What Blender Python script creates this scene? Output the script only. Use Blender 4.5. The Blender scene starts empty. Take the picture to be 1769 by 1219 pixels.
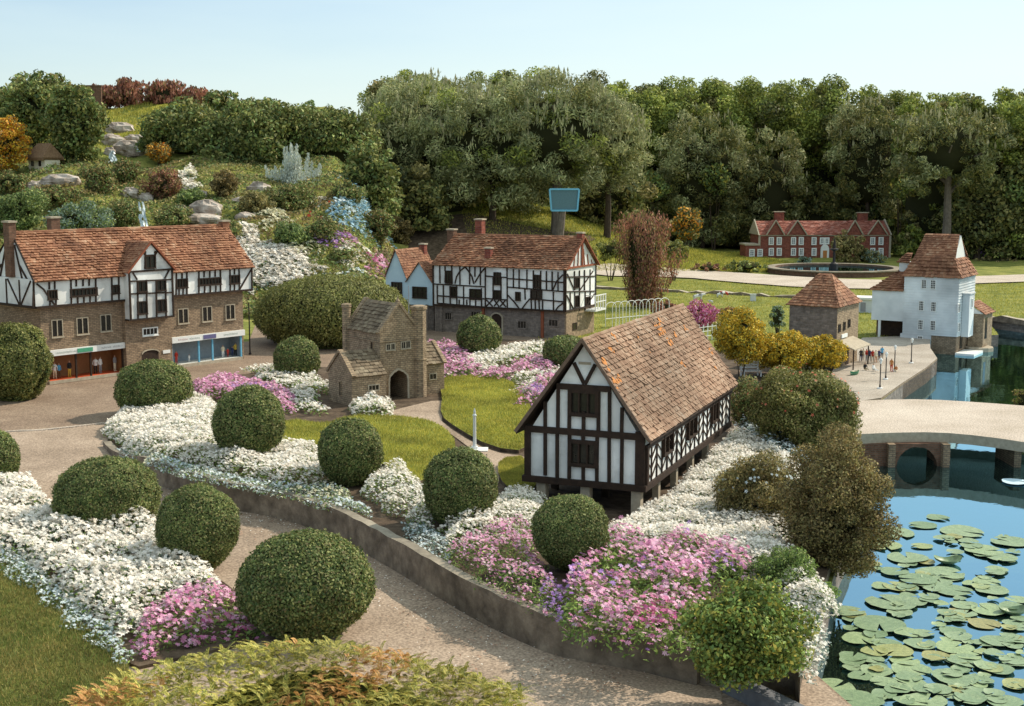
import bpy, math, random
import numpy as np
from mathutils import Vector, Matrix
from mathutils.geometry import delaunay_2d_cdt
random.seed(7); rng = np.random.default_rng(7)
SC = bpy.context.scene; COL = SC.collection
# ------------------------------------------------------------------ camera model (photo 1769 x 1219)
CW, CH, FPX, CAMH = 1769.0, 1219.0, 2300.0, 2.7
PITCH = math.radians(7.65); CP, SP = math.cos(PITCH), math.sin(PITCH)
def ray(px, py):
    u = (px-CW/2)/FPX; v = (CH/2-py)/FPX
    return (u, CP+v*SP, -SP+v*CP)
def P(px, py, z=0.0):
    d = ray(px, py); t = (z-CAMH)/d[2]
    return Vector((d[0]*t, d[1]*t, z))
def PD(px, py, D):
    d = ray(px, py); t = D/d[1]
    return Vector((d[0]*t, D, CAMH+d[2]*t))
def mpp(D): return D/CP/FPX          # metres per photo pixel at distance D
def sm(a):
    a = np.clip(a, 0, 1); return a*a*(3-2*a)
# ------------------------------------------------------------------ terrain
HY = [0, 24, 26.5, 29, 33, 36, 42, 50, 60, 400]
HZ = [0, 0, .25, 1.35, 2.2, 2.7, 3.9, 5.2, 4.9, 4.5]
def terrain(x, y):
    x = np.asarray(x, float); y = np.asarray(y, float); yy = np.maximum(y, 1.0)
    u = x/yy
    g = sm((-u-.07)/.065)
    h1 = np.interp(y, HY, HZ)*g
    h1 = h1 + g*np.clip((y-26)/4, 0, 1)*(.10*np.sin(x*1.7+y*.6)+.07*np.sin(x*3.1-y*1.9))
    h2 = 1.9*sm((y-36.5)/8)*sm((.17-u)/.2)
    return np.maximum(h1, h2)
def zisl(x, y):
    x = np.asarray(x, float); y = np.asarray(y, float)
    z = .2-.15*sm((y-(9.5-x-1.2*sm(x)))/3)
    return .03+(z-.03)*sm((x+4.0)/1.0)
def zpath(x, y): return terrain(x, y)
def on(px, py, zf=terrain):          # first hit of a sight line with a height function
    d = ray(px, py)
    if zf is not terrain:
        z = .1
        for _ in range(12):
            p = P(px, py, z); z = float(zf(p.x, p.y))
        return Vector((p.x, p.y, z))
    D = 5.0
    while D < 90:
        t = D/d[1]; zz = CAMH+d[2]*t
        if zz <= float(terrain(d[0]*t, D)): break
        D += .05
    t = D/d[1]
    return Vector((d[0]*t, D, float(terrain(d[0]*t, D))))
# ------------------------------------------------------------------ materials
def newmat(name):
    m = bpy.data.materials.new(name); m.use_nodes = True
    nt = m.node_tree; b = nt.nodes['Principled BSDF']
    return m, nt, b
def N(nt, t, **kw):
    n = nt.nodes.new(t)
    for k, v in kw.items(): setattr(n, k, v)
    return n
def ramp(nt, stops):
    r = N(nt, 'ShaderNodeValToRGB'); e = r.color_ramp.elements
    e[0].position = stops[0][0]; e[0].color = (*stops[0][1], 1)
    e[1].position = stops[-1][0]; e[1].color = (*stops[-1][1], 1)
    for p, c in stops[1:-1]:
        k = e.new(p); k.color = (*c, 1)
    return r
def surf(name, cols, scale=8, rough=.85, detail=6, bump=.0, scale2=None, dist=.01, spec=.3, island=0.0, metal=0):
    """noise-varied surface; cols = list of linear colours from dark to light"""
    m, nt, b = newmat(name)
    tc = N(nt, 'ShaderNodeTexCoord'); no = N(nt, 'ShaderNodeTexNoise'); no.inputs['Scale'].default_value = scale
    no.inputs['Detail'].default_value = detail; no.inputs['Roughness'].default_value = .65
    nt.links.new(tc.outputs['Object'], no.inputs['Vector'])
    n = len(cols); st = [(.3+.4*i/max(1, n-1), cols[i]) for i in range(n)]
    if n == 1: st = [(.3, cols[0]), (.7, cols[0])]
    r = ramp(nt, st)
    src = no.outputs['Fac']
    if island:
        ge = N(nt, 'ShaderNodeNewGeometry'); mx = N(nt, 'ShaderNodeMix'); mx.inputs[0].default_value = island
        nt.links.new(no.outputs['Fac'], mx.inputs[2])
        mr = N(nt, 'ShaderNodeMapRange'); mr.inputs[3].default_value = .28; mr.inputs[4].default_value = .72
        nt.links.new(ge.outputs['Random Per Island'], mr.inputs[0]); nt.links.new(mr.outputs[0], mx.inputs[3]); src = mx.outputs[0]
    nt.links.new(src, r.inputs[0])
    out = r.outputs[0]
    if scale2:
        n2 = N(nt, 'ShaderNodeTexNoise'); n2.inputs['Scale'].default_value = scale2; n2.inputs['Detail'].default_value = 4
        nt.links.new(tc.outputs['Object'], n2.inputs['Vector'])
        mr = N(nt, 'ShaderNodeMapRange'); mr.inputs[1].default_value = .3; mr.inputs[2].default_value = .7
        mr.inputs[3].default_value = .62; mr.inputs[4].default_value = 1.25
        nt.links.new(n2.outputs['Fac'], mr.inputs[0])
        mu = N(nt, 'ShaderNodeVectorMath', operation='SCALE'); nt.links.new(out, mu.inputs[0]); nt.links.new(mr.outputs[0], mu.inputs['Scale'])
        out = mu.outputs[0]
    nt.links.new(out, b.inputs['Base Color'])
    b.inputs['Roughness'].default_value = rough; b.inputs['Specular IOR Level'].default_value = spec; b.inputs['Metallic'].default_value = metal
    if bump:
        bp = N(nt, 'ShaderNodeBump'); bp.inputs['Strength'].default_value = bump; bp.inputs['Distance'].default_value = dist
        nt.links.new(no.outputs['Fac'], bp.inputs['Height']); nt.links.new(bp.outputs[0], b.inputs['Normal'])
    return m
def brick(name, c1, c2, mortar, bw=.06, bh=.022, rough=.9, mort=.004, bump=.5):
    m, nt, b = newmat(name)
    tc = N(nt, 'ShaderNodeTexCoord'); sx = N(nt, 'ShaderNodeSeparateXYZ'); nt.links.new(tc.outputs['Object'], sx.inputs[0])
    ad = N(nt, 'ShaderNodeMath', operation='ADD'); nt.links.new(sx.outputs[0], ad.inputs[0]); nt.links.new(sx.outputs[1], ad.inputs[1])
    cb = N(nt, 'ShaderNodeCombineXYZ'); nt.links.new(ad.outputs[0], cb.inputs[0]); nt.links.new(sx.outputs[2], cb.inputs[1])
    br = N(nt, 'ShaderNodeTexBrick'); nt.links.new(cb.outputs[0], br.inputs['Vector'])
    br.inputs['Scale'].default_value = 1; br.inputs['Brick Width'].default_value = bw; br.inputs['Row Height'].default_value = bh
    br.inputs['Mortar Size'].default_value = mort; br.inputs['Color1'].default_value = (*c1, 1); br.inputs['Color2'].default_value = (*c2, 1)
    br.inputs['Mortar'].default_value = (*mortar, 1); br.inputs['Mortar Smooth'].default_value = .3
    no = N(nt, 'ShaderNodeTexNoise'); no.inputs['Scale'].default_value = 14; no.inputs['Detail'].default_value = 7; no.inputs['Roughness'].default_value = .75
    nt.links.new(tc.outputs['Object'], no.inputs['Vector'])
    mr = N(nt, 'ShaderNodeMapRange'); mr.inputs[1].default_value = .3; mr.inputs[2].default_value = .7; mr.inputs[3].default_value = .55; mr.inputs[4].default_value = 1.4
    nt.links.new(no.outputs['Fac'], mr.inputs[0])
    mu = N(nt, 'ShaderNodeVectorMath', operation='SCALE'); nt.links.new(br.outputs['Color'], mu.inputs[0]); nt.links.new(mr.outputs[0], mu.inputs['Scale'])
    nt.links.new(mu.outputs[0], b.inputs['Base Color']); b.inputs['Roughness'].default_value = rough; b.inputs['Specular IOR Level'].default_value = .2
    bp = N(nt, 'ShaderNodeBump'); bp.inputs['Strength'].default_value = bump; bp.inputs['Distance'].default_value = .004
    nt.links.new(br.outputs['Fac'], bp.inputs['Height']); bp.invert = True; nt.links.new(bp.outputs[0], b.inputs['Normal'])
    return m
def leaf(name, cols, trans=.25, rough=.6, clump=3.0, amp=.45, spec=.25):
    if max(max(c) for c in cols) < .42 and 'petal' not in name: cols = [(min(.7, c[0]*3.5+.012), min(.7, c[1]*2.9+.012), min(.6, c[2]*3.0+.010)) for c in cols]
    """foliage: colour per leaf (random per island) times a soft clump noise"""
    m, nt, b = newmat(name)
    ge = N(nt, 'ShaderNodeNewGeometry'); n = len(cols)
    r = ramp(nt, [(i/max(1, n-1), c) for i, c in enumerate(cols)]); nt.links.new(ge.outputs['Random Per Island'], r.inputs[0])
    tc = N(nt, 'ShaderNodeTexCoord'); no = N(nt, 'ShaderNodeTexNoise'); no.inputs['Scale'].default_value = clump; no.inputs['Detail'].default_value = 3
    nt.links.new(tc.outputs['Object'], no.inputs['Vector'])
    mr = N(nt, 'ShaderNodeMapRange'); mr.inputs[1].default_value = .3; mr.inputs[2].default_value = .7
    mr.inputs[3].default_value = 1-amp; mr.inputs[4].default_value = 1+amp; nt.links.new(no.outputs['Fac'], mr.inputs[0])
    mu = N(nt, 'ShaderNodeVectorMath', operation='SCALE'); nt.links.new(r.outputs[0], mu.inputs[0]); nt.links.new(mr.outputs[0], mu.inputs['Scale'])
    nt.links.new(mu.outputs[0], b.inputs['Base Color']); b.inputs['Roughness'].default_value = rough; b.inputs['Specular IOR Level'].default_value = spec
    if trans:
        tr = N(nt, 'ShaderNodeBsdfTranslucent'); nt.links.new(mu.outputs[0], tr.inputs['Color'])
        ms = N(nt, 'ShaderNodeMixShader'); ms.inputs[0].default_value = trans
        nt.links.new(b.outputs[0], ms.inputs[1]); nt.links.new(tr.outputs[0], ms.inputs[2])
        nt.links.new(ms.outputs[0], nt.nodes['Material Output'].inputs['Surface'])
    return m
def flat(name, c, rough=.6, spec=.3): return surf(name, [tuple(k*.85 for k in c), tuple(min(1, k*1.1) for k in c)], scale=25, rough=rough, spec=spec)

M = {}
M['plaster'] = surf('white_plaster', [(.66, .65, .62), (.86, .86, .84), (.9, .89, .86)], scale=5, rough=.9, scale2=1.5, bump=.15, dist=.004)
M['plaster'].node_tree.nodes['Principled BSDF'].inputs['Roughness'].default_value = .9
M['bluewash'] = surf('pale_blue_render', [(.46, .6, .68), (.56, .7, .78)], scale=5, rough=.9)
M['timber'] = surf('dark_timber', [(.022, .013, .009), (.05, .028, .018)], scale=18, rough=.8, bump=.3)
M['woodtrim'] = surf('brown_wood_trim', [(.13, .085, .06), (.22, .15, .11)], scale=18)
M['creamwall'] = flat('cream_wall', (.75, .68, .52), .9)
M['redtimber'] = surf('red_timber', [(.2, .06, .03), (.32, .1, .05)], scale=18, rough=.8)
M['tile'] = surf('clay_roof_tile', [(.11, .05, .03), (.235, .102, .057), (.35, .17, .095), (.46, .31, .21)], scale=5, island=.42, rough=.85, scale2=2.0, bump=.4)
M['halltile'] = surf('old_brown_roof_tile', [(.19, .11, .07), (.27, .16, .105), (.36, .24, .165), (.42, .33, .26)], scale=4, island=.38, rough=.9, scale2=1.6, bump=.4)
M['slate'] = surf('stone_roof_slate', [(.10, .075, .05), (.2, .15, .10), (.32, .26, .18)], scale=6, island=.6, rough=.9, bump=.4)
M['darkroof'] = surf('dark_roof_board', [(.03, .018, .012), (.06, .035, .025)], scale=8)
M['lichen'] = surf('orange_lichen', [(.4, .16, .05), (.6, .25, .08)], scale=30, rough=.95)
M['stone'] = brick('brown_stone_wall', (.26, .18, .115), (.38, .27, .175), (.17, .13, .10))
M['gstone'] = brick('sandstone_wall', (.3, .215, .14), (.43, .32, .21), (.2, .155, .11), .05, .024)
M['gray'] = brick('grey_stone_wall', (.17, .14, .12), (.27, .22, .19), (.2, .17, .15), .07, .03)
M['dkbrick'] = brick('dark_brick_wall', (.14, .07, .045), (.22, .11, .07), (.16, .11, .08), .05, .02)
M['redbrick'] = brick('red_brick_wall', (.2, .055, .04), (.29, .09, .06), (.22, .11, .09), .1, .04)
M['redtile'] = surf('red_roof_tile', [(.2, .06, .04), (.33, .11, .075), (.4, .2, .16)], scale=3, island=.6, rough=.85)
M['glass'] = surf('dark_window_glass', [(.012, .011, .01), (.03, .026, .022)], scale=30, rough=.25, spec=.5)
M['white'] = surf('white_paint', [(.74, .74, .72), (.82, .82, .8)], scale=9, rough=.6)
M['mill'] = surf('white_weatherboard', [(.68, .72, .74), (.82, .84, .85)], scale=4, rough=.7, scale2=1.3)
M['stonetrim'] = surf('pale_stone_trim', [(.33, .28, .21), (.5, .43, .33)], scale=20, rough=.9)
M['kerb'] = surf('weathered_kerb_stone', [(.11, .085, .062), (.22, .17, .125), (.35, .28, .205)], scale=9, detail=9, rough=.95, scale2=2.2, bump=.8, dist=.02)
M['kerbtop'] = surf('kerb_coping', [(.2, .17, .13), (.36, .31, .24)], scale=14, detail=8, rough=.95, scale2=3, bump=.5)
M['bluestone'] = surf('blue_grey_stone', [(.12, .125, .14), (.2, .205, .22)], scale=20, rough=.9, bump=.4)
M['rock'] = surf('grey_rock', [(.15, .11, .085), (.38, .31, .26), (.66, .6, .54)], scale=3.5, detail=9, rough=.95, bump=.9, dist=.05)
M['bark'] = surf('bark', [(.04, .028, .02), (.1, .07, .05)], scale=10, rough=.95, bump=.6)
M['greybark'] = surf('grey_bark', [(.1, .08, .065), (.2, .165, .14)], scale=10, rough=.95, bump=.6)
M['thatch'] = surf('thatch', [(.16, .09, .05), (.3, .19, .11)], scale=20, rough=.95, bump=.6)
M['water'] = None
M['fall'] = surf('falling_water', [(.35, .45, .5), (.8, .85, .88)], scale=25, rough=.15, spec=.6)
M['person_skin'] = flat('skin', (.5, .3, .2)); 
for nm, c in dict(black=(.02, .02, .022), navy=(.03, .045, .13), red=(.5, .04, .02), cream=(.75, .68, .5), blue=(.10, .38, .62), green=(.05, .22, .12),
                  grey=(.3, .3, .32), brown=(.12, .06, .03), yellow=(.7, .5, .08), orange=(.5, .2, .06), khaki=(.3, .24, .14), purple=(.13, .12, .25),
                  greenpanel=(.08, .33, .2), skyblue=(.16, .45, .65), shopback=(.32, .15, .06), shopgrey=(.25, .3, .34), redfloor=(.55, .09, .03), palefloor=(.75, .74, .68), faint=(.45, .5, .44), pinkish=(.7, .45, .42), iron=(.025, .02, .02)).items():
    M[nm] = flat(nm+'_paint', c)
# ground
M['grass'] = surf('lawn_grass', [(.09, .1, .03), (.17, .19, .045), (.26, .26, .065), (.34, .29, .1)], scale=2.2, detail=10, rough=.95, scale2=30, bump=.7, dist=.02, spec=.1)
M['lawn2'] = surf('garden_lawn', [(.09, .11, .025), (.17, .2, .04), (.26, .27, .06), (.34, .3, .09)], scale=3.0, detail=10, rough=.95, scale2=40, bump=.8, dist=.015, spec=.1)
M['brownlawn'] = surf('worn_lawn', [(.04, .055, .012), (.085, .11, .022), (.14, .14, .035), (.2, .15, .05)], scale=2.5, detail=10, rough=.95, scale2=50, bump=.8, dist=.015, spec=.1)
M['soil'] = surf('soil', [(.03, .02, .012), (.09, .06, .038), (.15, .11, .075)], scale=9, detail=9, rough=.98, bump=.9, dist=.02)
def aggregate(name, dark, mid, light):
    m = surf(name, [dark, mid, light], scale=1.3, detail=9, rough=.93, bump=0, spec=.2)
    nt = m.node_tree; b = nt.nodes['Principled BSDF']; tc = [n for n in nt.nodes if n.type == 'TEX_COORD'][0]
    vo = N(nt, 'ShaderNodeTexNoise'); vo.inputs['Scale'].default_value = 62; vo.inputs['Detail'].default_value = 3; nt.links.new(tc.outputs['Object'], vo.inputs['Vector'])
    mr = N(nt, 'ShaderNodeMapRange'); mr.inputs[1].default_value = .32; mr.inputs[2].default_value = .68; mr.inputs[3].default_value = .62; mr.inputs[4].default_value = 1.38
    nt.links.new(vo.outputs['Fac'], mr.inputs[0]); src = b.inputs['Base Color'].links[0].from_socket
    mu = N(nt, 'ShaderNodeVectorMath', operation='SCALE'); nt.links.new(src, mu.inputs[0]); nt.links.new(mr.outputs[0], mu.inputs['Scale'])
    nt.links.new(mu.outputs[0], b.inputs['Base Color'])
    bp = N(nt, 'ShaderNodeBump'); bp.inputs['Strength'].default_value = .6; bp.inputs['Distance'].default_value = .006
    nt.links.new(vo.outputs['Fac'], bp.inputs['Height']); nt.links.new(bp.outputs[0], b.inputs['Normal'])
    return m
M['path'] = aggregate('pink_gravel_asphalt', (.24, .178, .13), (.335, .252, .188), (.41, .315, .24))
M['road'] = aggregate('brown_asphalt', (.18, .125, .09), (.25, .18, .13), (.32, .24, .175))
M['paving'] = aggregate('pale_paving', (.3, .25, .2), (.4, .345, .29), (.5, .44, .37))
M['path2'] = aggregate('patched_gravel_asphalt', (.27, .205, .15), (.365, .28, .21), (.44, .345, .265))
M['palepath'] = aggregate('pale_path', (.4, .33, .26), (.5, .42, .35), (.58, .5, .42))
M['bed'] = surf('pond_mud', [(.03, .018, .008), (.1, .055, .02)], scale=3, rough=.9)
# water
m, nt, b = newmat('pond_water'); M['water'] = m
b.inputs['Base Color'].default_value = (.012, .022, .018, 1); b.inputs['Roughness'].default_value = .03; b.inputs['IOR'].default_value = 1.33
gl = N(nt, 'ShaderNodeBsdfGlossy'); gl.inputs['Color'].default_value = (.42, .73, .87, 1); gl.inputs['Roughness'].default_value = .02
lw = N(nt, 'ShaderNodeLayerWeight'); lw.inputs['Blend'].default_value = .42
ms = N(nt, 'ShaderNodeMixShader'); nt.links.new(lw.outputs['Facing'], ms.inputs[0]); nt.links.new(b.outputs[0], ms.inputs[1]); nt.links.new(gl.outputs[0], ms.inputs[2])
nt.links.new(ms.outputs[0], nt.nodes['Material Output'].inputs['Surface'])
tc = N(nt, 'ShaderNodeTexCoord'); no = N(nt, 'ShaderNodeTexNoise'); no.inputs['Scale'].default_value = 5; no.inputs['Detail'].default_value = 3
nt.links.new(tc.outputs['Object'], no.inputs['Vector']); bp = N(nt, 'ShaderNodeBump'); bp.inputs['Strength'].default_value = .05; bp.inputs['Distance'].default_value = .02
nt.links.new(no.outputs['Fac'], bp.inputs['Height']); nt.links.new(bp.outputs[0], b.inputs['Normal']); nt.links.new(bp.outputs[0], gl.inputs['Normal'])
# foliage
M['box'] = leaf('clipped_box_leaf', [(.013, .028, .008), (.028, .05, .013), (.048, .075, .02), (.10, .125, .042), (.05, .045, .02)], clump=5, amp=.3)
M['box2'] = leaf('clipped_hedge_leaf', [(.022, .03, .008), (.042, .056, .013), (.068, .085, .02), (.11, .12, .042)], clump=3, amp=.3)
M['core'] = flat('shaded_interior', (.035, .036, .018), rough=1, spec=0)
M['pine'] = leaf('pine_needles', [(.036, .052, .022), (.07, .095, .04), (.115, .145, .062), (.16, .18, .09)], clump=.9, amp=.45)
M['candle'] = leaf('pine_candle', [(.3, .3, .15), (.45, .4, .24)], clump=1, amp=.2)
M['cypress'] = leaf('cypress_leaf', [(.024, .04, .01), (.052, .078, .015), (.088, .122, .022), (.15, .18, .042)], clump=.7, amp=.5)
M['darkleaf'] = leaf('dark_evergreen_leaf', [(.016, .026, .009), (.036, .05, .015), (.065, .08, .022), (.105, .105, .035)], clump=.8, amp=.5)
M['shrub'] = leaf('broad_shrub_leaf', [(.016, .03, .011), (.034, .06, .018), (.058, .1, .028), (.12, .155, .05)], clump=1.2, amp=.4)
M['redbush'] = leaf('reddish_twig', [(.035, .018, .013), (.075, .036, .024), (.12, .058, .036), (.15, .085, .05)], clump=1.2, amp=.4)
M['bronze'] = leaf('bronze_leaf', [(.02, .021, .008), (.05, .046, .017), (.085, .07, .026), (.125, .115, .042)], clump=4, amp=.4)
M['olive'] = leaf('olive_leaf', [(.025, .03, .01), (.055, .06, .02), (.09, .092, .03), (.15, .145, .06)], clump=3, amp=.4)
M['ygreen'] = leaf('yellow_green_leaf', [(.015, .028, .006), (.04, .06, .011), (.08, .1, .018), (.17, .165, .03)], clump=4, amp=.35)
M['feather'] = leaf('feathery_conifer', [(.035, .055, .01), (.09, .11, .018), (.17, .17, .035), (.24, .22, .06)], clump=2.4, amp=.35)
M['rusty'] = leaf('rusty_conifer', [(.1, .06, .018), (.17, .1, .03), (.22, .15, .05)], clump=3, amp=.3)
M['yellowfl'] = leaf('yellow_blossom', [(.45, .28, .02), (.65, .42, .03), (.8, .6, .08)], clump=3, amp=.2, trans=.15)
M['orangefl'] = leaf('orange_blossom', [(.6, .18, .02), (.75, .33, .03), (.8, .5, .08)], clump=3, amp=.2, trans=.15)
M['silver'] = leaf('silver_leaf', [(.13, .18, .18), (.18, .24, .24), (.2, .26, .27)], clump=3, amp=.2)
M['greenleaf'] = leaf('bedding_leaf', [(.025, .05, .012), (.06, .11, .025), (.12, .19, .045)], clump=6, amp=.3)
M['bluegreen'] = leaf('blue_green_leaf', [(.03, .06, .04), (.06, .1, .075), (.11, .16, .13)], clump=6, amp=.3)
M['whitefl'] = leaf('white_petal', [(.78, .7, .6), (.9, .84, .76), (.93, .9, .84)], clump=4, amp=.07, trans=.15)
M['creamfl'] = leaf('cream_petal', [(.55, .5, .32), (.7, .66, .45), (.8, .78, .6)], clump=4, amp=.1, trans=.15)
M['bluewfl'] = leaf('bluish_white_petal', [(.5, .6, .64), (.66, .74, .77), (.8, .84, .86)], clump=4, amp=.1, trans=.15)  # blue tint puts shadow into white petals; edging plants flower in it too
M['bluefl'] = leaf('blue_petal', [(.15, .32, .45), (.28, .47, .6), (.45, .62, .7)], clump=4, amp=.15, trans=.15)
M['pinkfl'] = leaf('pink_petal', [(.55, .17, .36), (.74, .36, .54), (.84, .58, .7)], clump=8, amp=.15, trans=.15)
M['mauvefl'] = leaf('mauve_petal', [(.32, .14, .48), (.45, .24, .6), (.6, .4, .7)], clump=8, amp=.15, trans=.15)
M['magfl'] = leaf('magenta_petal', [(.45, .05, .22), (.6, .12, .33), (.7, .3, .45)], clump=8, amp=.15, trans=.15)
M['redfl'] = leaf('red_petal', [(.6, .02, .01), (.75, .06, .02)], clump=8, amp=.1)
M['coralfl'] = leaf('coral_petal', [(.6, .12, .07), (.75, .28, .18)], clump=8, amp=.1)
M['lily'] = surf('lily_leaf', [(.16, .22, .13), (.24, .33, .18), (.34, .41, .24)], scale=4, detail=5, rough=.5, spec=.5, scale2=22)
_m = M['lily']; _nt = _m.node_tree; _b = _nt.nodes['Principled BSDF']; _s = _b.inputs['Base Color'].links[0].from_socket; _oi = N(_nt, 'ShaderNodeObjectInfo')
_r = ramp(_nt, [(0, (.72, .8, .75)), (.45, (1, 1, 1)), (.8, (1.15, 1.12, .95)), (.93, (1.25, .95, .6)), (1, (1.1, .75, .5))]); _nt.links.new(_oi.outputs['Random'], _r.inputs[0])
_mu = N(_nt, 'ShaderNodeVectorMath', operation='MULTIPLY'); _nt.links.new(_s, _mu.inputs[0]); _nt.links.new(_r.outputs[0], _mu.inputs[1]); _nt.links.new(_mu.outputs[0], _b.inputs['Base Color'])
M['litter'] = leaf('dry_leaf_litter', [(.04, .025, .015), (.08, .05, .03), (.12, .09, .06)], trans=0)
M['blade'] = leaf('grass_blade', [(.05, .07, .012), (.11, .13, .02), (.19, .19, .035)], clump=2, amp=.3)
M['blade2'] = leaf('dry_grass_blade', [(.03, .042, .01), (.06, .08, .018), (.11, .095, .03)], clump=2, amp=.35)
# ------------------------------------------------------------------ object helpers
def link(o, parent=None):
    COL.objects.link(o)
    if parent is not None: o.parent = parent
    return o
def tag(o, label=None, cat=None, group=None, kind=None):
    if label: o['label'] = label
    if cat: o['category'] = cat
    if group: o['group'] = group
    if kind: o['kind'] = kind
    return o
def empty(name, loc, yaw, label, cat, group=None):
    o = bpy.data.objects.new(name, None); o.location = loc; o.rotation_euler = (0, 0, yaw); o.empty_display_size = .1
    link(o); return tag(o, label, cat, group)
class MB:
    def __init__(s): s.v = []; s.f = []; s.m = []; s.k = 0
    def add(s, vs, fs, mi=0):
        o = len(s.v); s.v += [tuple(v) for v in vs]
        for f in fs: s.f.append(tuple(i+o for i in f)); s.m.append(mi)
    def box(s, x0, x1, y0, y1, z0, z1, mi=0):
        if x0 > x1: x0, x1 = x1, x0
        if y0 > y1: y0, y1 = y1, y0
        if z0 > z1: z0, z1 = z1, z0
        s.add([(x0, y0, z0), (x1, y0, z0), (x1, y1, z0), (x0, y1, z0), (x0, y0, z1), (x1, y0, z1), (x1, y1, z1), (x0, y1, z1)],
              [(0, 3, 2, 1), (4, 5, 6, 7), (0, 1, 5, 4), (1, 2, 6, 5), (2, 3, 7, 6), (3, 0, 4, 7)], mi)
    def ext(s, pts, d, mi=0):       # planar polygon (3-D points) extruded by d
        n = len(pts); a = [Vector(p) for p in pts]; b = [p+Vector(d) for p in a]
        nr = Vector((0, 0, 0))
        for i in range(n): nr += a[i].cross(a[(i+1) % n])
        if nr.dot(Vector(d)) > 0: a.reverse(); b.reverse()
        s.add(a+b, [tuple(range(n)), tuple(range(2*n-1, n-1, -1))]+[(i, n+i, n+(i+1) % n, (i+1) % n) for i in range(n)], mi)
    def extF(s, pts, y0, y1, mi=0): s.ext([(p[0], y0, p[1]) for p in pts], (0, y1-y0, 0), mi)
    def extS(s, pts, x0, x1, mi=0): s.ext([(x0, p[0], p[1]) for p in pts], (x1-x0, 0, 0), mi)
    def _strip(s, a, b, w):
        a = Vector(a); b = Vector(b); d = (b-a).normalized(); n = Vector((-d.y, d.x))*w/2
        return [a-n, b-n, b+n, a+n]
    def bF(s, a, b, w, y0, y1, mi=0):   # beam in a front plane
        s.k += 1; e = (s.k % 9)*.0005*(1 if y1 > y0 else -1); s.extF(s._strip(a, b, w), y0-e, y1, mi)
    def bS(s, a, b, w, x0, x1, mi=0):
        s.k += 1; e = (s.k % 9)*.0005*(1 if x1 > x0 else -1); s.extS(s._strip(a, b, w), x0-e, x1, mi)
    def cyl(s, p0, p1, r0, r1=None, n=8, mi=0, cap=True):
        r1 = r0 if r1 is None else r1; p0 = Vector(p0); p1 = Vector(p1); d = (p1-p0).normalized()
        a = d.orthogonal().normalized(); b = d.cross(a); vs = []
        for p, r in ((p0, r0), (p1, r1)):
            for i in range(n):
                t = 2*math.pi*i/n; vs.append(p+(a*math.cos(t)+b*math.sin(t))*r)
        fs = [(i, (i+1) % n, n+(i+1) % n, n+i) for i in range(n)]
        if cap: fs += [tuple(range(n-1, -1, -1)), tuple(range(n, 2*n))]
        s.add(vs, fs, mi)
    def tube(s, pts, r, n=6, mi=0, r1=None):
        k = len(pts)
        for i in range(k-1):
            ra = r if r1 is None else r+(r1-r)*i/(k-1); rb = r if r1 is None else r+(r1-r)*(i+1)/(k-1)
            s.cyl(pts[i], pts[i+1], ra, rb, n, mi)
    def lathe(s, prof, c=(0, 0, 0), n=16, mi=0):
        vs = []; c = Vector(c)
        for r, z in prof:
            for i in range(n):
                t = 2*math.pi*i/n; vs.append(c+Vector((r*math.cos(t), r*math.sin(t), z)))
        fs = []
        for j in range(len(prof)-1):
            for i in range(n): fs.append((j*n+i, j*n+(i+1) % n, (j+1)*n+(i+1) % n, (j+1)*n+i))
        fs.append(tuple(range(n-1, -1, -1))); fs.append(tuple(range((len(prof)-1)*n, len(prof)*n)))
        s.add(vs, fs, mi)
    def tiles(s, a, b, c, d, course=.03, tile=.03, th=.008, mi=0, jit=.25, sag=0):
        """roof slope a,b = eave left/right, c,d = ridge right/left; every tile its own small slab"""
        a, b, c, d = map(Vector, (a, b, c, d)); nr = (b-a).cross(d-a).normalized()
        L = (((a+b)-(c+d))/2).length; nc = max(2, int(round(L/course)))
        for i in range(nc):
            t0 = i/nc; t1 = min(1, (i+1.25)/nc)
            l0 = a.lerp(d, t0); r0 = b.lerp(c, t0); l1 = a.lerp(d, t1); r1 = b.lerp(c, t1)
            W = (r0-l0).length; nt = max(1, int(round(W/tile))); off = .5*(i % 2)/nt
            row = random.gauss(0, .12)*th
            for j in range(-1 if off else 0, nt):
                s0 = max(0, j/nt+off); s1 = min(1, (j+1)/nt+off)
                if s1-s0 < .1/nt: continue
                s1 -= .06/nt; h = th*(1+random.gauss(0, jit))+row; e = random.gauss(0, .06)*course
                up = (d-a).normalized()
                q0 = l0.lerp(r0, s0)-up*e; q1 = l0.lerp(r0, s1)-up*e; q2 = l1.lerp(r1, s1); q3 = l1.lerp(r1, s0)
                w = nr*h; lo = nr*(-.002)
                if sag:
                    for q in (q0, q1, q2, q3): pass
                s.add([q0+w, q1+w, q2+nr*.001, q3+nr*.001, q0+lo, q1+lo], [(0, 1, 2, 3), (4, 5, 1, 0), (4, 0, 3), (5, 2, 1)], mi)
    def build(s, name, mats, parent=None, smooth=False, label=None):
        me = bpy.data.meshes.new(name); me.from_pydata(s.v, [], s.f)
        if not isinstance(mats, (list, tuple)): mats = [mats]
        for mt in mats: me.materials.append(M[mt] if isinstance(mt, str) else mt)
        me.polygons.foreach_set('material_index', s.m)
        if smooth: me.polygons.foreach_set('use_smooth', [True]*len(s.f))
        me.update(); o = bpy.data.objects.new(name, me); link(o, parent)
        if label: o['label'] = label
        return o
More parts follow.
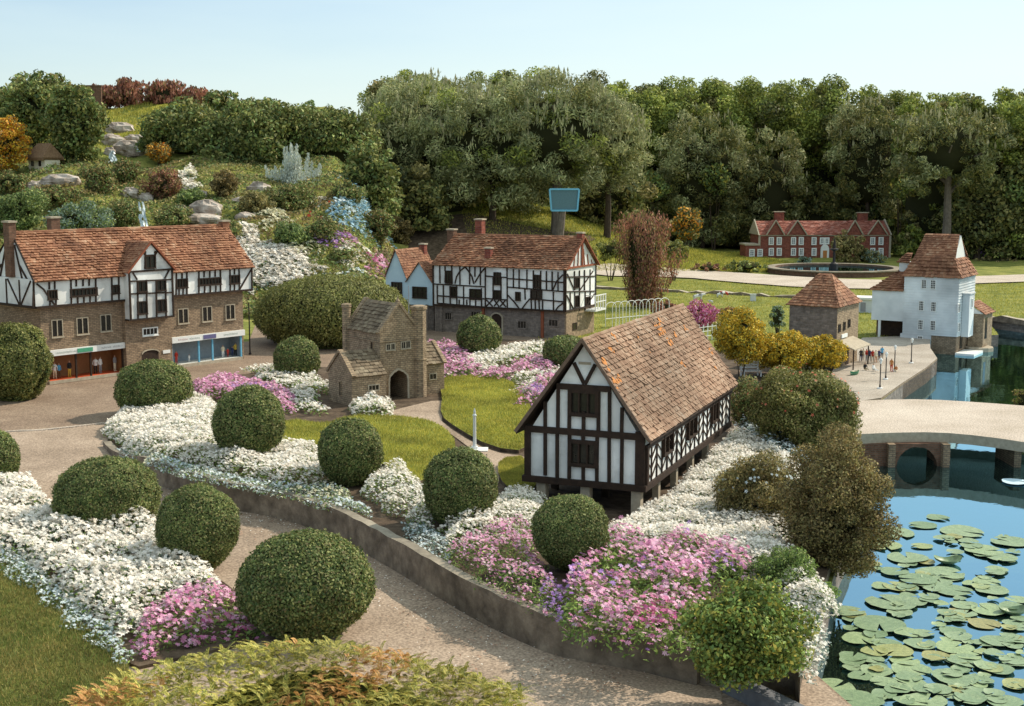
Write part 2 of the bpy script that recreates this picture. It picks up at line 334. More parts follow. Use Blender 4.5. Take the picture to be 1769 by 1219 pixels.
class NP:       # big quad meshes from numpy
    def __init__(s): s.v = []; s.f = []; s.m = []; s.n = 0
    def add(s, v, f, mi):
        s.v.append(np.asarray(v, np.float32)); s.f.append(np.asarray(f, np.int32)+s.n); s.m.append(np.full(len(f), mi, np.int32)); s.n += len(v)
    def leaves(s, c, nrm, size, asp=.55, mi=0, rnd=.6, axis=None, fold=.25):
        """diamond shaped leaves; axis = preferred long direction"""
        n = len(c)
        if n == 0: return
        size = np.broadcast_to(size, (n,)).reshape(n, 1)*rng.uniform(.65, 1.35, (n, 1))
        nn = nrm+rng.normal(0, rnd, (n, 3)); nn /= np.linalg.norm(nn, axis=1, keepdims=True)+1e-9
        t = rng.normal(0, 1, (n, 3)) if axis is None else np.broadcast_to(axis, (n, 3))+rng.normal(0, .25, (n, 3))
        if axis is None: t -= nn*np.sum(t*nn, 1, keepdims=True)
        t /= np.linalg.norm(t, axis=1, keepdims=True)+1e-9
        b = np.cross(nn, t); b /= np.linalg.norm(b, axis=1, keepdims=True)+1e-9
        up = nn*size*fold
        v = np.stack([c-t*size, c+b*size*asp+up*.5, c+t*size-up, c-b*size*asp+up*.5], 1).reshape(-1, 3)
        s.add(v, np.arange(4*n).reshape(n, 4), mi)
    def flowers(s, c, nrm, size, mi=0, petals=5, mic=None):
        n = len(c)
        if n == 0: return
        size = np.broadcast_to(size, (n,)).reshape(n, 1)*rng.uniform(.7, 1.25, (n, 1))
        nn = nrm/np.linalg.norm(nrm, axis=1, keepdims=True)
        t = rng.normal(0, 1, (n, 3)); t -= nn*np.sum(t*nn, 1, keepdims=True); t /= np.linalg.norm(t, axis=1, keepdims=True)
        b = np.cross(nn, t); V = [c]; F = []
        for k in range(petals):
            a = 2*math.pi*k/petals; da = math.pi/petals*.75
            for ang, r, l in ((a-da, .62, .12), (a, 1., .0), (a+da, .62, .12)):
                V.append(c+(t*math.cos(ang)+b*math.sin(ang))*size*r+nn*size*l)
            F.append([0, 1+3*k, 2+3*k, 3+3*k])
        v = np.stack(V, 1); m = v.shape[1]; f = (np.arange(n)[:, None, None]*m+np.array(F)[None]).reshape(-1, 4)
        s.add(v.reshape(-1, 3), f, mi)
    def blob(s, c, r, mi, nu=20, nv=12, bumpf=None, low=1.0):
        th = np.linspace(0.02, math.pi-.02, nv); ph = np.linspace(0, 2*math.pi, nu, endpoint=False)
        T, Ph = np.meshgrid(th, ph, indexing='ij')
        d = np.stack([np.sin(T)*np.cos(Ph), np.sin(T)*np.sin(Ph), np.cos(T)], -1).reshape(-1, 3)
        v = np.asarray(c)+d*np.asarray(r)*(1 if bumpf is None else bumpf(d)[:, None]); f = []
        for i in range(nv-1):
            for j in range(nu): f.append((i*nu+j, (i+1)*nu+j, (i+1)*nu+(j+1) % nu, i*nu+(j+1) % nu))
        s.add(v, f, mi)
    def build(s, name, mats, parent=None):
        v = np.concatenate(s.v); f = np.concatenate(s.f); mi = np.concatenate(s.m); me = bpy.data.meshes.new(name)
        me.vertices.add(len(v)); me.vertices.foreach_set('co', v.ravel()); me.loops.add(f.size); me.loops.foreach_set('vertex_index', f.ravel())
        me.polygons.add(len(f)); me.polygons.foreach_set('loop_start', np.arange(0, f.size, 4, dtype=np.int32))
        me.polygons.foreach_set('material_index', mi)
        for mt in mats: me.materials.append(M[mt])
        me.update(calc_edges=True); me.validate(); o = bpy.data.objects.new(name, me); return link(o, parent)
def inside(poly, X, Y):
    X = np.asarray(X); Y = np.asarray(Y); r = np.zeros(X.shape, bool); n = len(poly); j = n-1
    for i in range(n):
        xi, yi = poly[i][0], poly[i][1]; xj, yj = poly[j][0], poly[j][1]
        c = ((yi > Y) != (yj > Y)) & (X < (xj-xi)*(Y-yi)/((yj-yi) or 1e-12)+xi); r ^= c; j = i
    return r
def resample(poly, sp, closed=True):
    out = []; n = len(poly)
    for i in range(n if closed else n-1):
        a = Vector(poly[i][:2]); b = Vector(poly[(i+1) % n][:2]); k = max(1, int((b-a).length/sp))
        for j in range(k): out.append(tuple(a.lerp(b, j/k)))
    if not closed: out.append(tuple(poly[-1][:2]))
    return out
def smooth_line(pts, it=2, closed=True):
    pts = [Vector(p[:2]) for p in pts]
    for _ in range(it):
        q = []; n = len(pts)
        for i in range(n if closed else n-1):
            a, b = pts[i], pts[(i+1) % n]; q += [a*.75+b*.25, a*.25+b*.75]
        if not closed: q = [pts[0]]+q+[pts[-1]]
        pts = q
    return [tuple(p) for p in pts]
def sheet(name, poly, zf, sp, mat, skirt=0, holes=(), parent=None, extra=None, skirtmat=None, bsp=None):
    bp = resample(poly, bsp or sp); pts = list(bp); edges = [(i, (i+1) % len(bp)) for i in range(len(bp))]; hp = []
    for h in holes:
        r = resample(h, bsp or sp); o = len(pts); pts += r; edges += [(o+i, o+(i+1) % len(r)) for i in range(len(r))]; hp.append(r)
    if extra is None:
        xs = [p[0] for p in bp]; ys = [p[1] for p in bp]
        gx, gy = np.meshgrid(np.arange(min(xs)+sp/2, max(xs), sp), np.arange(min(ys)+sp/2, max(ys), sp)); gx = gx.ravel(); gy = gy.ravel()
    else: gx, gy = extra
    gx = gx+rng.uniform(-.01, .01, gx.shape)*sp; k = inside(bp, gx, gy)
    for h in hp: k &= ~inside(h, gx, gy)
    pts += list(zip(gx[k], gy[k]))
    vs, es, fs, *_ = delaunay_2d_cdt([Vector(p) for p in pts], edges, [], 0, 1e-5)
    V = np.array([(v.x, v.y) for v in vs]); F = [f for f in fs]
    C = np.array([V[list(f)].mean(0) for f in F]); ok = inside(bp, C[:, 0], C[:, 1])
    for h in hp: ok &= ~inside(h, C[:, 0], C[:, 1])
    Z = zf(V[:, 0], V[:, 1]); mb = MB(); mb.v = [(float(a), float(b), float(z)) for (a, b), z in zip(V, Z)]
    for f, k in zip(F, ok):
        if k:
            a, b, c = [V[i] for i in f[:3]]
            if (b[0]-a[0])*(c[1]-a[1])-(b[1]-a[1])*(c[0]-a[0]) < 0: f = f[::-1]
            mb.f.append(tuple(f)); mb.m.append(0)
    if skirt:
        rings = [bp]+hp
        for r in rings:
            n = len(r)
            for i in range(n):
                (x0, y0), (x1, y1) = r[i], r[(i+1) % n]; z0 = float(zf(x0, y0)); z1 = float(zf(x1, y1))
                mb.add([(x0, y0, z0), (x1, y1, z1), (x1, y1, z1-skirt), (x0, y0, z0-skirt)], [(0, 1, 2, 3)], 1)
    return mb.build(name, [mat, skirtmat or mat], parent)
def W(pts, zf=None, z=0):       # photo points to ground outline
    return [tuple((P(*p, z) if zf is None else on(*p, zf))[:2]) for p in pts]
# ------------------------------------------------------------------ world, sun, camera
w = bpy.data.worlds.new('World'); SC.world = w; w.use_nodes = True; nt = w.node_tree
SUNEL = math.radians(40); SUNAZ = math.atan2(.85, .5)
sky = N(nt, 'ShaderNodeTexSky'); sky.sky_type = 'NISHITA'; sky.sun_disc = False; sky.sun_elevation = SUNEL; sky.sun_rotation = SUNAZ
sky.air_density = 1.0; sky.dust_density = .6; sky.ozone_density = 2.5
bg = nt.nodes['Background']; bg.inputs['Strength'].default_value = .15
wm = N(nt, 'ShaderNodeMix', data_type='RGBA'); wm.inputs[7].default_value = (5.8, 6.75, 6.6, 1)
nt.links.new(sky.outputs[0], wm.inputs[6]); nt.links.new(wm.outputs[2], bg.inputs[0])
wt = N(nt, 'ShaderNodeTexCoord'); wx = N(nt, 'ShaderNodeSeparateXYZ'); nt.links.new(wt.outputs['Generated'], wx.inputs[0])
wr = ramp(nt, [(0, (.66,)*3), (.05, (.62,)*3), (.2, (.3,)*3), (.4, (.4,)*3), (.65, (.95,)*3), (1, (1,)*3)]); nt.links.new(wx.outputs[2], wr.inputs[0])
w2 = N(nt, 'ShaderNodeMapRange'); w2.inputs[1].default_value = -.4; w2.inputs[2].default_value = .3; w2.inputs[3].default_value = -.3; w2.inputs[4].default_value = .2; nt.links.new(wx.outputs[0], w2.inputs[0])
wn = N(nt, 'ShaderNodeTexNoise'); wn.inputs['Scale'].default_value = 4; wn.inputs['Detail'].default_value = 5; wv = N(nt, 'ShaderNodeMapping'); wv.inputs['Scale'].default_value = (1, 1, 5)
nt.links.new(wt.outputs['Generated'], wv.inputs[0]); nt.links.new(wv.outputs[0], wn.inputs['Vector'])
w3 = N(nt, 'ShaderNodeMapRange'); w3.inputs[1].default_value = .3; w3.inputs[2].default_value = .7; w3.inputs[3].default_value = -.12; w3.inputs[4].default_value = .12; nt.links.new(wn.outputs['Fac'], w3.inputs[0])
a1 = N(nt, 'ShaderNodeMath', operation='ADD'); a2 = N(nt, 'ShaderNodeMath', operation='ADD', use_clamp=True); nt.links.new(wr.outputs[0], a1.inputs[0]); nt.links.new(w2.outputs[0], a1.inputs[1]); nt.links.new(a1.outputs[0], a2.inputs[0]); nt.links.new(w3.outputs[0], a2.inputs[1]); nt.links.new(a2.outputs[0], wm.inputs[0])
sd = Vector((math.sin(SUNAZ)*math.cos(SUNEL), math.cos(SUNAZ)*math.cos(SUNEL), math.sin(SUNEL)))
ld = bpy.data.lights.new('sun', 'SUN'); ld.energy = 4.8; ld.angle = math.radians(.5); ld.color = (1, .9, .74)
lo = bpy.data.objects.new('sun', ld); lo.rotation_euler = sd.to_track_quat('Z', 'Y').to_euler(); lo.location = (10, 10, 20); link(lo)
cd = bpy.data.cameras.new('camera'); cd.sensor_width = 36; cd.lens = FPX/CW*36; cd.clip_end = 2000; cd.clip_start = .05
co = bpy.data.objects.new('camera', cd); co.location = (0, 0, CAMH); co.rotation_euler = (math.pi/2-PITCH, 0, 0); link(co); SC.camera = co
SC.view_settings.view_transform = 'Standard'; SC.view_settings.look = 'None'; SC.view_settings.exposure = 0
# ------------------------------------------------------------------ ground, roads, pond
POND = smooth_line(W([(1400, 1330), (1388, 1215), (1405, 1130), (1428, 1050), (1442, 985), (1472, 920), (1492, 860), (1482, 800), (1478, 760), (1486, 715)]), 1, False) + \
       W([(1522, 692), (1560, 664), (1600, 638), (1619, 622), (1607, 604), (1606, 584), (1725, 578), (1700, 547), (1769, 556), (2200, 590), (2600, 800), (2600, 1330)])
gx, gy = np.meshgrid(np.arange(-30, 32, .5), np.arange(3, 64, .5)); g2x, g2y = np.meshgrid(np.arange(-300, 301, 20.), np.arange(-60, 400, 20.))
far = (np.abs(g2x) > 32) | (g2y > 66) | (g2y < 0)
gx2, gy2 = np.meshgrid(np.arange(1, 12, .25), np.arange(3, 26, .25))
EX = np.concatenate([gx.ravel(), g2x[far], gx2.ravel()+.11]); EY = np.concatenate([gy.ravel(), g2y[far], gy2.ravel()+.13])
g = sheet('ground', [(-300, -60), (300, -60), (300, 400), (-300, 400)], terrain, .3, 'grass', skirt=.75, holes=[POND], extra=(EX, EY), skirtmat='gray', bsp=.3)
tag(g, kind='structure')
# (outer skirt of the sheet is far below the horizon line)
floor = sheet('pond_floor', [(-2, 3), (16, 3), (16, 27), (-2, 27)], lambda x, y: -.55+.32*np.exp(-((x-1.9)**2/.25+(y-7.6)**2/.9)), .4, 'bed'); tag(floor, kind='structure')
wp = [(Vector(p)) for p in POND]
mbw = MB(); mbw.v = [(-1, 3, -.2), (18, 3, -.2), (18, 27, -.2), (-1, 27, -.2)]; mbw.f = [(0, 1, 2, 3)]; mbw.m = [0]
tag(mbw.build('pond_water', 'water'), kind='structure')
const = lambda c: (lambda x, y: np.full(np.shape(x), c) if np.shape(x) else c)
# garden road and lighter foreground path
ROAD = [(-14, 3.2), (1.9, 3.2), (1.78, 6.3), (1.66, 6.9), (1.2, 8.6), (.6, 12), (.2, 16)] + W([(960, 640), (1020, 606), (1010, 585), (960, 579), (870, 566), (740, 556), (640, 548), (620, 535), (560, 528), (500, 545), (446, 548), (430, 590), (300, 600), (60, 630), (-200, 660)]) 
sheet('road', ROAD, const(.006), .5, 'road'); tag(bpy.data.objects['road'], kind='structure')
PATH = W([(-200, 758), (0, 748), (90, 744), (180, 733), (200, 770), (300, 800), (420, 840)]) + [(-.6, 9.3), (1.0, 8.3), (1.64, 6.9), (1.76, 6.3), (1.86, 3.3), (-13, 3.3)]
sheet('path', PATH, const(.011), .5, 'path'); tag(bpy.data.objects['path'], kind='structure')
sheet('paving', W([(835, 1200), (905, 1150), (985, 1140), (1110, 1165), (1245, 1200), (1260, 1300), (700, 1300)]), const(.016), .4, 'path2'); tag(bpy.data.objects['paving'], kind='structure')
def ribbon(name, pts, wd, z, h, mat, zf=None, label=None, cat=None, closed=False, jit=0, under=.05):
    """low wall or kerb following a line"""
    mb = MB(); n = len(pts); prev = None
    pts = [Vector(p[:2]) for p in pts]; rows = []
    for i, p in enumerate(pts):
        a = pts[(i-1) % n] if (closed or i) else p; b = pts[(i+1) % n] if (closed or i < n-1) else p
        d = (b-a).normalized(); nn = Vector((-d.y, d.x))*wd/2
        base = float(zf(p.x, p.y)) if zf else z; hh = (h(i/(n-1)) if callable(h) else h)+random.gauss(0, jit)
        q = [p+nn, p-nn]
        rows.append([(q[0].x, q[0].y, base-under), (q[0].x, q[0].y, base+hh), (q[1].x, q[1].y, base+hh+random.gauss(0, jit*.4)), (q[1].x, q[1].y, base-under)])
    for r in rows: mb.v += r
    for i in range(n if closed else n-1):
        a = 4*i; b = 4*((i+1) % n)
        for k in range(3): mb.f.append((a+k, a+k+1, b+k+1, b+k)); mb.m.append(1 if k == 1 else 0)
    if not closed: mb.f += [(0, 1, 2, 3), (4*n-1, 4*n-2, 4*n-3, 4*n-4)]; mb.m += [0, 0]
    o = mb.build(name, mat)
    if label: tag(o, label, cat)
    return o
ribbon('road_joint', resample(smooth_line(W([(-100, 754), (0, 748), (90, 744), (180, 733)]), 2, False), .2, False), .035, .011, .012, ['palepath', 'palepath'], jit=.002, under=.001)['kind'] = 'structure'
sheet('soil', smooth_line(W([(640, 470), (690, 405), (790, 366), (870, 384), (950, 400), (1012, 404), (1035, 418), (960, 432), (800, 455), (700, 500)], terrain), 1), lambda x, y: terrain(x, y)+.03, .4, 'soil')['kind'] = 'structure'  # dark soil sheet that also paints the pines' shade onto the bank
# raised island between road, gatehouse and pond
OUT = [(185, 772), (205, 795), (232, 815), (272, 836), (330, 858), (400, 880), (470, 892), (530, 908), (590, 930), (640, 958), (700, 992), (760, 1030), (830, 1072), (900, 1106), (975, 1137), (1111, 1160), (1209, 1183)]
FRONT = smooth_line(W(OUT), 2, False)
RIM = W([(1260, 1195), (1372, 1205)]) + [(POND[i][0]-.03, POND[i][1]) for i in range(2, 17)]
BACK = W([(1440, 690), (1330, 640), (1250, 612), (1160, 600), (1075, 606), (1010, 604), (960, 596), (850, 590), (745, 598), (700, 632), (560, 640), (470, 640), (440, 648), (400, 655), (330, 662), (318, 690), (215, 722), (190, 745)])
ISL = FRONT + RIM + BACK
sheet('garden_island', ISL, zisl, .16, 'soil', skirt=.35, skirtmat='kerb'); tag(bpy.data.objects['garden_island'], kind='structure')
def coping(t): return .045
wl = ribbon('kerb_wall', resample(FRONT, .12, False), .075, 0, .03, ['kerb', 'kerbtop'], zf=zisl, label='curved weathered stone retaining wall edging the long flower bed by the path', cat='wall', jit=.004, under=.32)
# lawns on the island
zl = lambda x, y: zisl(x, y)+.035
LAWNS = [('lawn', [(470, 745), (500, 728), (560, 738), (600, 722), (680, 722), (740, 730), (770, 745), (790, 770), (775, 800), (745, 830), (700, 850), (660, 800), (560, 790), (500, 788), (462, 778)]),
         ('lawn', [(757, 655), (850, 652), (895, 668), (905, 690), (925, 720), (915, 745), (912, 785), (850, 778), (790, 745), (760, 722), (765, 690), (757, 668)]),
         ('lawn', [(862, 800), (912, 795), (930, 862), (880, 852), (862, 830)])]
for nme, pl in LAWNS:
    o = sheet(nme, smooth_line(W(pl, zisl), 1), zl, .15, 'lawn2', skirt=.06, skirtmat='soil'); tag(o, kind='structure')
zp = lambda x, y: zisl(x, y)+.008
o = sheet('garden_path', smooth_line(W([(660, 715), (700, 704), (760, 690), (790, 700), (755, 722), (790, 750), (850, 782), (915, 790), (915, 800), (868, 800), (858, 850), (840, 850), (845, 800), (800, 765), (745, 728), (680, 728)], zisl), 1), zp, .2, 'path'); tag(o, kind='structure')
# lower left lawn and bed
zc = const(.05)
LL = W([(-900, 1400), (-700, 900), (-300, 930), (0, 955), (60, 1000), (130, 1080), (215, 1150), (260, 1250), (320, 1400)])
o = sheet('lawn', LL, zc, .3, 'brownlawn', skirt=.06); tag(o, kind='structure')
# right hand gardens: pale far path, stream edge
o = sheet('path', smooth_line(W([(1010, 463), (1180, 466), (1300, 474), (1420, 482), (1560, 486), (1700, 477), (2000, 470), (2000, 484), (1700, 489), (1560, 501), (1400, 499), (1260, 488), (1180, 480), (1010, 477)]), 1), lambda x, y: terrain(x, y)+.03, .5, 'palepath'); tag(o, kind='structure')
ribbon('stone_edging', resample(W([(1000, 497), (1130, 503), (1250, 508), (1380, 515), (1480, 522), (1600, 535), (1700, 547), (1769, 556), (1900, 570)]), .2, False), .14, 0, .05, ['kerb', 'stonetrim'], zf=terrain, label='long low stone edging between the two strips of grass beyond the far path', cat='kerb', jit=.02)
# quay
QUAY = W([(1430, 705), (1435, 650), (1452, 615), (1490, 586), (1560, 583), (1606, 585), (1607, 604), (1619, 622), (1600, 638), (1560, 664), (1522, 691)])
o = sheet('quay', QUAY, const(.03), .3, 'paving', skirt=.5, skirtmat='stone'); tag(o, kind='structure')
# bridge
def arch_pts(x0, x1, zs, zt, n=10):
    c = (x0+x1)/2; r = (x1-x0)/2
    return [(c-r*math.cos(math.pi*i/n), zs+(zt-zs)*math.sin(math.pi*i/n)) for i in range(n+1)]
brp = W([(1476, 750), (1540, 747), (1620, 746), (1700, 753), (1800, 768)], z=.13); brb = W([(1800, 703), (1700, 695), (1600, 689), (1520, 690), (1482, 692)], z=.13)
br = empty('footbridge', (*brp[0], 0), 0, 'pale gravel footbridge crossing the dark pond on low arches', 'bridge')
ox, oy = brp[0]
def loc(p, z): return (p[0]-ox, p[1]-oy, z)
mb = MB(); ring = smooth_line(brp, 1, False)+smooth_line(brb, 1, False)+[]
o = sheet('deck', ring, const(.13), .25, 'palepath', skirt=.10, skirtmat='stonetrim', parent=br); o.location = (-ox, -oy, 0)
mb = MB()
for i, px in enumerate((1546, 1641, 1765)):
    q = P(px, 768, .05); q.y += .10
    mb.box(q.x-ox-.035, q.x-ox+.035, q.y-oy-.02, q.y-oy+.5, -.5, .035)
    mb.build('pier', 'stone', br); mb = MB()
a = P(1546, 768, .05); b2 = P(1641, 768, .05); yy = a.y+.15-oy; x0 = a.x-ox+.035; x1 = b2.x-ox-.035
ap = arch_pts(x0+.03, x1-.03, -.22, 0.0)
for sx0, sx1 in ((x0-.7, x0-.07),):
    mb.box(sx0, sx1, yy, yy+.12, -.5, .03)
left = [(x0, -.5), (x0+.03, -.5)]+ap[:6]+[((x0+x1)/2, .03), (x0, .03)]; right = [(x1-.03, -.5), (x1, -.5), (x1, .03), ((x0+x1)/2, .03)]+ap[5:]
mb.extF(left, yy, yy+.1); mb.extF(right, yy, yy+.1); mb.build('arch_wall', 'dkbrick', br)
# ------------------------------------------------------------------ buildings
class Bld:
    def __init__(s, name, px, py, z, yaw, label, cat, group=None):
        s.o = P(px, py, z); s.yaw = yaw; s.ex = Vector((math.cos(yaw), math.sin(yaw), 0)); s.ey = Vector((-math.sin(yaw), math.cos(yaw), 0))
        s.root = empty(name, s.o, yaw, label, cat, group); s.T = lambda X, Y: (X, Y)
    def hit(s, n, d, X, Y):
        px, py = s.T(X, Y); r = Vector(ray(px, py)); c = Vector((0, 0, CAMH)); t = (d-(c-s.o).dot(n))/r.dot(n); p = c+r*t-s.o
        return p
    def F(s, X, Y, y=0.): p = s.hit(s.ey, y, X, Y); return (p.dot(s.ex), p.z)
    def S(s, X, Y, x=0.): p = s.hit(s.ex, x, X, Y); return (p.dot(s.ey), p.z)
    def win(s, r, y, kind='F', frame='timber', bars=(1, 0), fw=.012, sill=False, name='window', glass='glass', x=0, proud=.012, sgn=-1):
        """window rect r=(x0,z0,x1,z1) in wall plane; frame child"""
        x0, z0, x1, z1 = r
        if x0 > x1: x0, x1 = x1, x0
        if z0 > z1: z0, z1 = z1, z0
        box = (lambda mb, a0, a1, d0, d1, b0, b1: mb.box(a0, a1, y-d0, y-d1, b0, b1)) if kind == 'F' else (lambda mb, a0, a1, d0, d1, b0, b1: mb.box(x+d0, x+d1, a0, a1, b0, b1)) if sgn > 0 else (lambda mb, a0, a1, d0, d1, b0, b1: mb.box(x-d0, x-d1, a0, a1, b0, b1))
        g = MB(); box(g, x0, x1, -.01, .003, z0, z1); w = g.build(name, glass, s.root)
        f = MB(); p = proud
        box(f, x0-fw*.6, x0+fw*.4, -.01, p, z0-fw*.6, z1+fw*.6); box(f, x1-fw*.4, x1+fw*.6, -.01, p, z0-fw*.6, z1+fw*.6)
        box(f, x0+fw*.4, x1-fw*.4, -.01, p-.001, z0-fw*.6, z0+fw*.4); box(f, x0+fw*.4, x1-fw*.4, -.01, p-.001, z1-fw*.4, z1+fw*.6)
        nx, nz = bars; bw = fw*.45
        for i in range(nx): c = x0+(x1-x0)*(i+1)/(nx+1); box(f, c-bw/2, c+bw/2, -.01, p-.004, z0, z1)
        for i in range(nz): c = z0+(z1-z0)*(i+1)/(nz+1); box(f, x0, x1, -.01, p-.0045, c-bw/2, c+bw/2)
        if sill: box(f, x0-fw, x1+fw, -.01, p+.008, z0-fw*1.3, z0-fw*.61)
        f.build('frame', frame, w); return w
def chimney(b, c, wd, dp, z0, z1, mat='dkbrick', pots=1):
    mb = MB(); mb.box(c[0]-wd/2, c[0]+wd/2, c[1]-dp/2, c[1]+dp/2, z0, z1)
    mb.box(c[0]-wd*.62, c[0]+wd*.62, c[1]-dp*.62, c[1]+dp*.62, z1+.001, z1+.025, 1); mb.build('chimney', [mat, 'stonetrim'], b.root)
# ---------- 1 timber framed shops, left
Z1 = lambda X, Y: (X*.279, 360+Y*.279)
B = Bld('timber_framed_shops', 75, 667, 0, math.radians(50), 'long two shop timber framed building with white jettied upper storey and central gable', 'building'); B.T = Z1
R = B.root; r = lambda X, Y, y=0.: B.F(X, Y, y)
xL = 0; x1 = r(775, 900)[0]; xb0 = r(783, 900, -.06)[0]; xb1 = r(1062, 900, -.06)[0]; xR = r(1510, 850)[0]
zj = (r(207, 620, -.06)[1]+r(783, 568, -.06)[1])/2; zjr = (r(1080, 542, -.06)[1]+r(1557, 510, -.06)[1])/2
ze = (r(205, 462, -.06)[1]+r(783, 408, -.06)[1])/2; zer = (r(1080, 385, -.06)[1]+r(1557, 362, -.06)[1])/2
DP = 1.05; zr = (r(170, 150, DP/2)[1]+r(1400, 98, DP/2)[1])/2; xrl = r(150, 150, DP/2)[0]; xrr = r(1400, 98, DP/2)[0]
print('SHOPS', [round(float(k), 3) for k in (xL, x1, xb0, xb1, xR, zj, zjr, ze, zer, zr, xrl, xrr)])
ze = zer = (ze+zer)/2; zj = zjr = (zj+zjr)/2
sfl = r(300, 905)[1]; zf0 = .0
# ground floor walls around two shop openings
sw0, sw1 = r(296, 900)[0], r(765, 900)[0]; tw0, tw1 = r(1068, 900)[0], r(1500, 860)[0]
zfb = (r(310, 912)[1]+r(765, 865)[1])/2; zft = (r(310, 880)[1]+r(765, 826)[1])/2
zgb = (r(1068, 828)[1]+r(1510, 788)[1])/2; zgt = (r(1068, 793)[1]+r(1510, 753)[1])/2
floz = .05; floz2 = r(1080, 978)[1]; floz2 = max(.04, floz2)
mb = MB()
mb.box(0, sw0, 0, DP, 0, zj); mb.box(sw0, sw1, 0, DP, zfb+.01, zj-.001); mb.box(sw0, sw1, .3, DP, .0, zfb+.01); mb.box(sw1, xb1, 0, DP, 0, zj)
mb.box(xb1, tw0, 0, DP, 0, zj-.001); mb.box(tw0, tw1, 0, DP, zgb+.01, zj-.002); mb.box(tw0, tw1, .3, DP, 0, zgb+.01); mb.box(tw1, xR, 0, DP, 0, zj)
mb.box(xb0, xb1, -.06, -.001, 0, zj); mb.build('ground_floor_wall', 'stone', R)
XE = r(1560, 440, -.06)[0]; XW = -.09
mb = MB(); mb.box(XW, XE, -.06, DP+.05, zj+.001, ze+.02); mb.build('plaster_wall', 'plaster', R)
def floorshop(a, b, zt, fl, back, flr, post, posts, yd=.27, nm='shopfront'):
    s = MB(); s.box(a+.004, b-.004, .0, yd+.03, 0.001, fl); w = s.build('shop_floor', flr, R)
    s = MB(); s.box(a+.004, b-.004, yd, yd+.028, fl, zt+.008); s.box(a+.002, a+.012, 0.002, yd, fl, zt+.008); s.box(b-.012, b-.002, .002, yd, fl, zt+.008); s.build('shop_back_wall', back, R)
    for p in posts:
        s = MB(); s.box(p-.011, p+.011, -.004, .018, fl, zt+.008); s.build('shopfront_post', post, R)
    s = MB(); s.box(a, b, -.012, .012, fl-.045, fl-.001 if fl > .045 else fl); s.build('shop_sill', 'stonetrim', R)
floorshop(sw0, sw1, zfb, .055, 'shopback', 'redfloor', 'timber', [r(472, 950)[0], r(563, 950)[0], sw1-.015])
floorshop(tw0, tw1, zgb, max(.05, floz2), 'shopgrey', 'palefloor', 'skyblue', [r(1233, 900)[0], r(1318, 900)[0], tw1-.02])
for (a, b, z0, z1, pa, pb, pm, bits) in ((sw0-.02, sw1+.015, zfb, zft, r(470, 870)[0], r(565, 870)[0], 'greenpanel', ((.1, .36, 'faint'), (.68, .8, 'grey'), (.83, .96, 'grey'))), (tw0-.02, tw1+.03, zgb, zgt, r(1250, 800)[0], r(1328, 800)[0], 'purple', ((.08, .2, 'pinkish'), (.23, .36, 'faint'), (.7, .9, 'faint')))):
    s = MB(); s.box(a, b, -.035, -.001, z0, z1); f = s.build('fascia_board', 'white', R)
    s = MB(); s.box(pa, pb, -.041, -.035, z0+.012, z1-.012); s.build('panel', pm, f)
    for u0, u1, cm in bits:     # faded lettering: small strokes too worn to read
        s = MB(); x = a+(b-a)*u0
        while x < a+(b-a)*u1:
            wd = random.uniform(.006, .012); h0 = z0+(z1-z0)*.36; h1 = z0+(z1-z0)*random.choice((.6, .62, .68))
            s.box(x, x+.003, -.037, -.035, h0, h1)
            if random.random() < .6: s.box(x+.003, x+wd, -.0372, -.035, h1-.003, h1)
            if random.random() < .5: s.box(x+.003, x+wd, -.0372, -.035, h0, h0+.003)
            x += wd+.005
        s.build('lettering', cm, f)
for q in ((320, 695, 385, 785), (475, 682, 543, 768), (622, 663, 685, 750), (1103, 626, 1162, 702), (1253, 612, 1308, 690), (1397, 600, 1450, 678)):
    x0, z1 = r(q[0], q[1]); x2, z0 = r(q[2], q[3]); xm = (x0+x2)/2
    g = MB()
    for a, b in ((x0, xm-.006), (xm+.006, x2)): g.extF([(a, z0), (b, z0)]+[(p[0], p[1]) for p in reversed(arch_pts(a, b, z1-.03, z1, 6))], -.004, .01)
    wn = g.build('window', 'glass', R)
    f = MB(); f.box(xm-.006, xm+.006, -.012, 0, z0, z1); f.box(x0-.012, x0, -.012, 0, z0-.01, z1); f.box(x2, x2+.012, -.012, 0, z0-.01, z1)
    f.box(x0-.02, x2+.02, -.022, 0, z0-.028, z0-.01); f.box(x0-.012, x2+.012, -.011, 0, z1, z1+.012); f.build('frame', 'stonetrim', wn)
YJ = -.06
def FB(mb, segs, y, w=.018, th=.014, fr=r):
    for a in segs:
        for i in range(0, len(a)-2, 2): mb.bF(fr(a[i], a[i+1], y), fr(a[i+2], a[i+3], y), w, y-th, y+.004)
mb = MB()
mb.bF((XW, zj+.008), (xb0, zj+.008), .028, YJ-.02, YJ+.004); mb.bF((xb1, zj+.008), (XE, zj+.008), .028, YJ-.02, YJ+.004); mb.bF((XW, ze), (XE, ze), .02, YJ-.012, YJ)
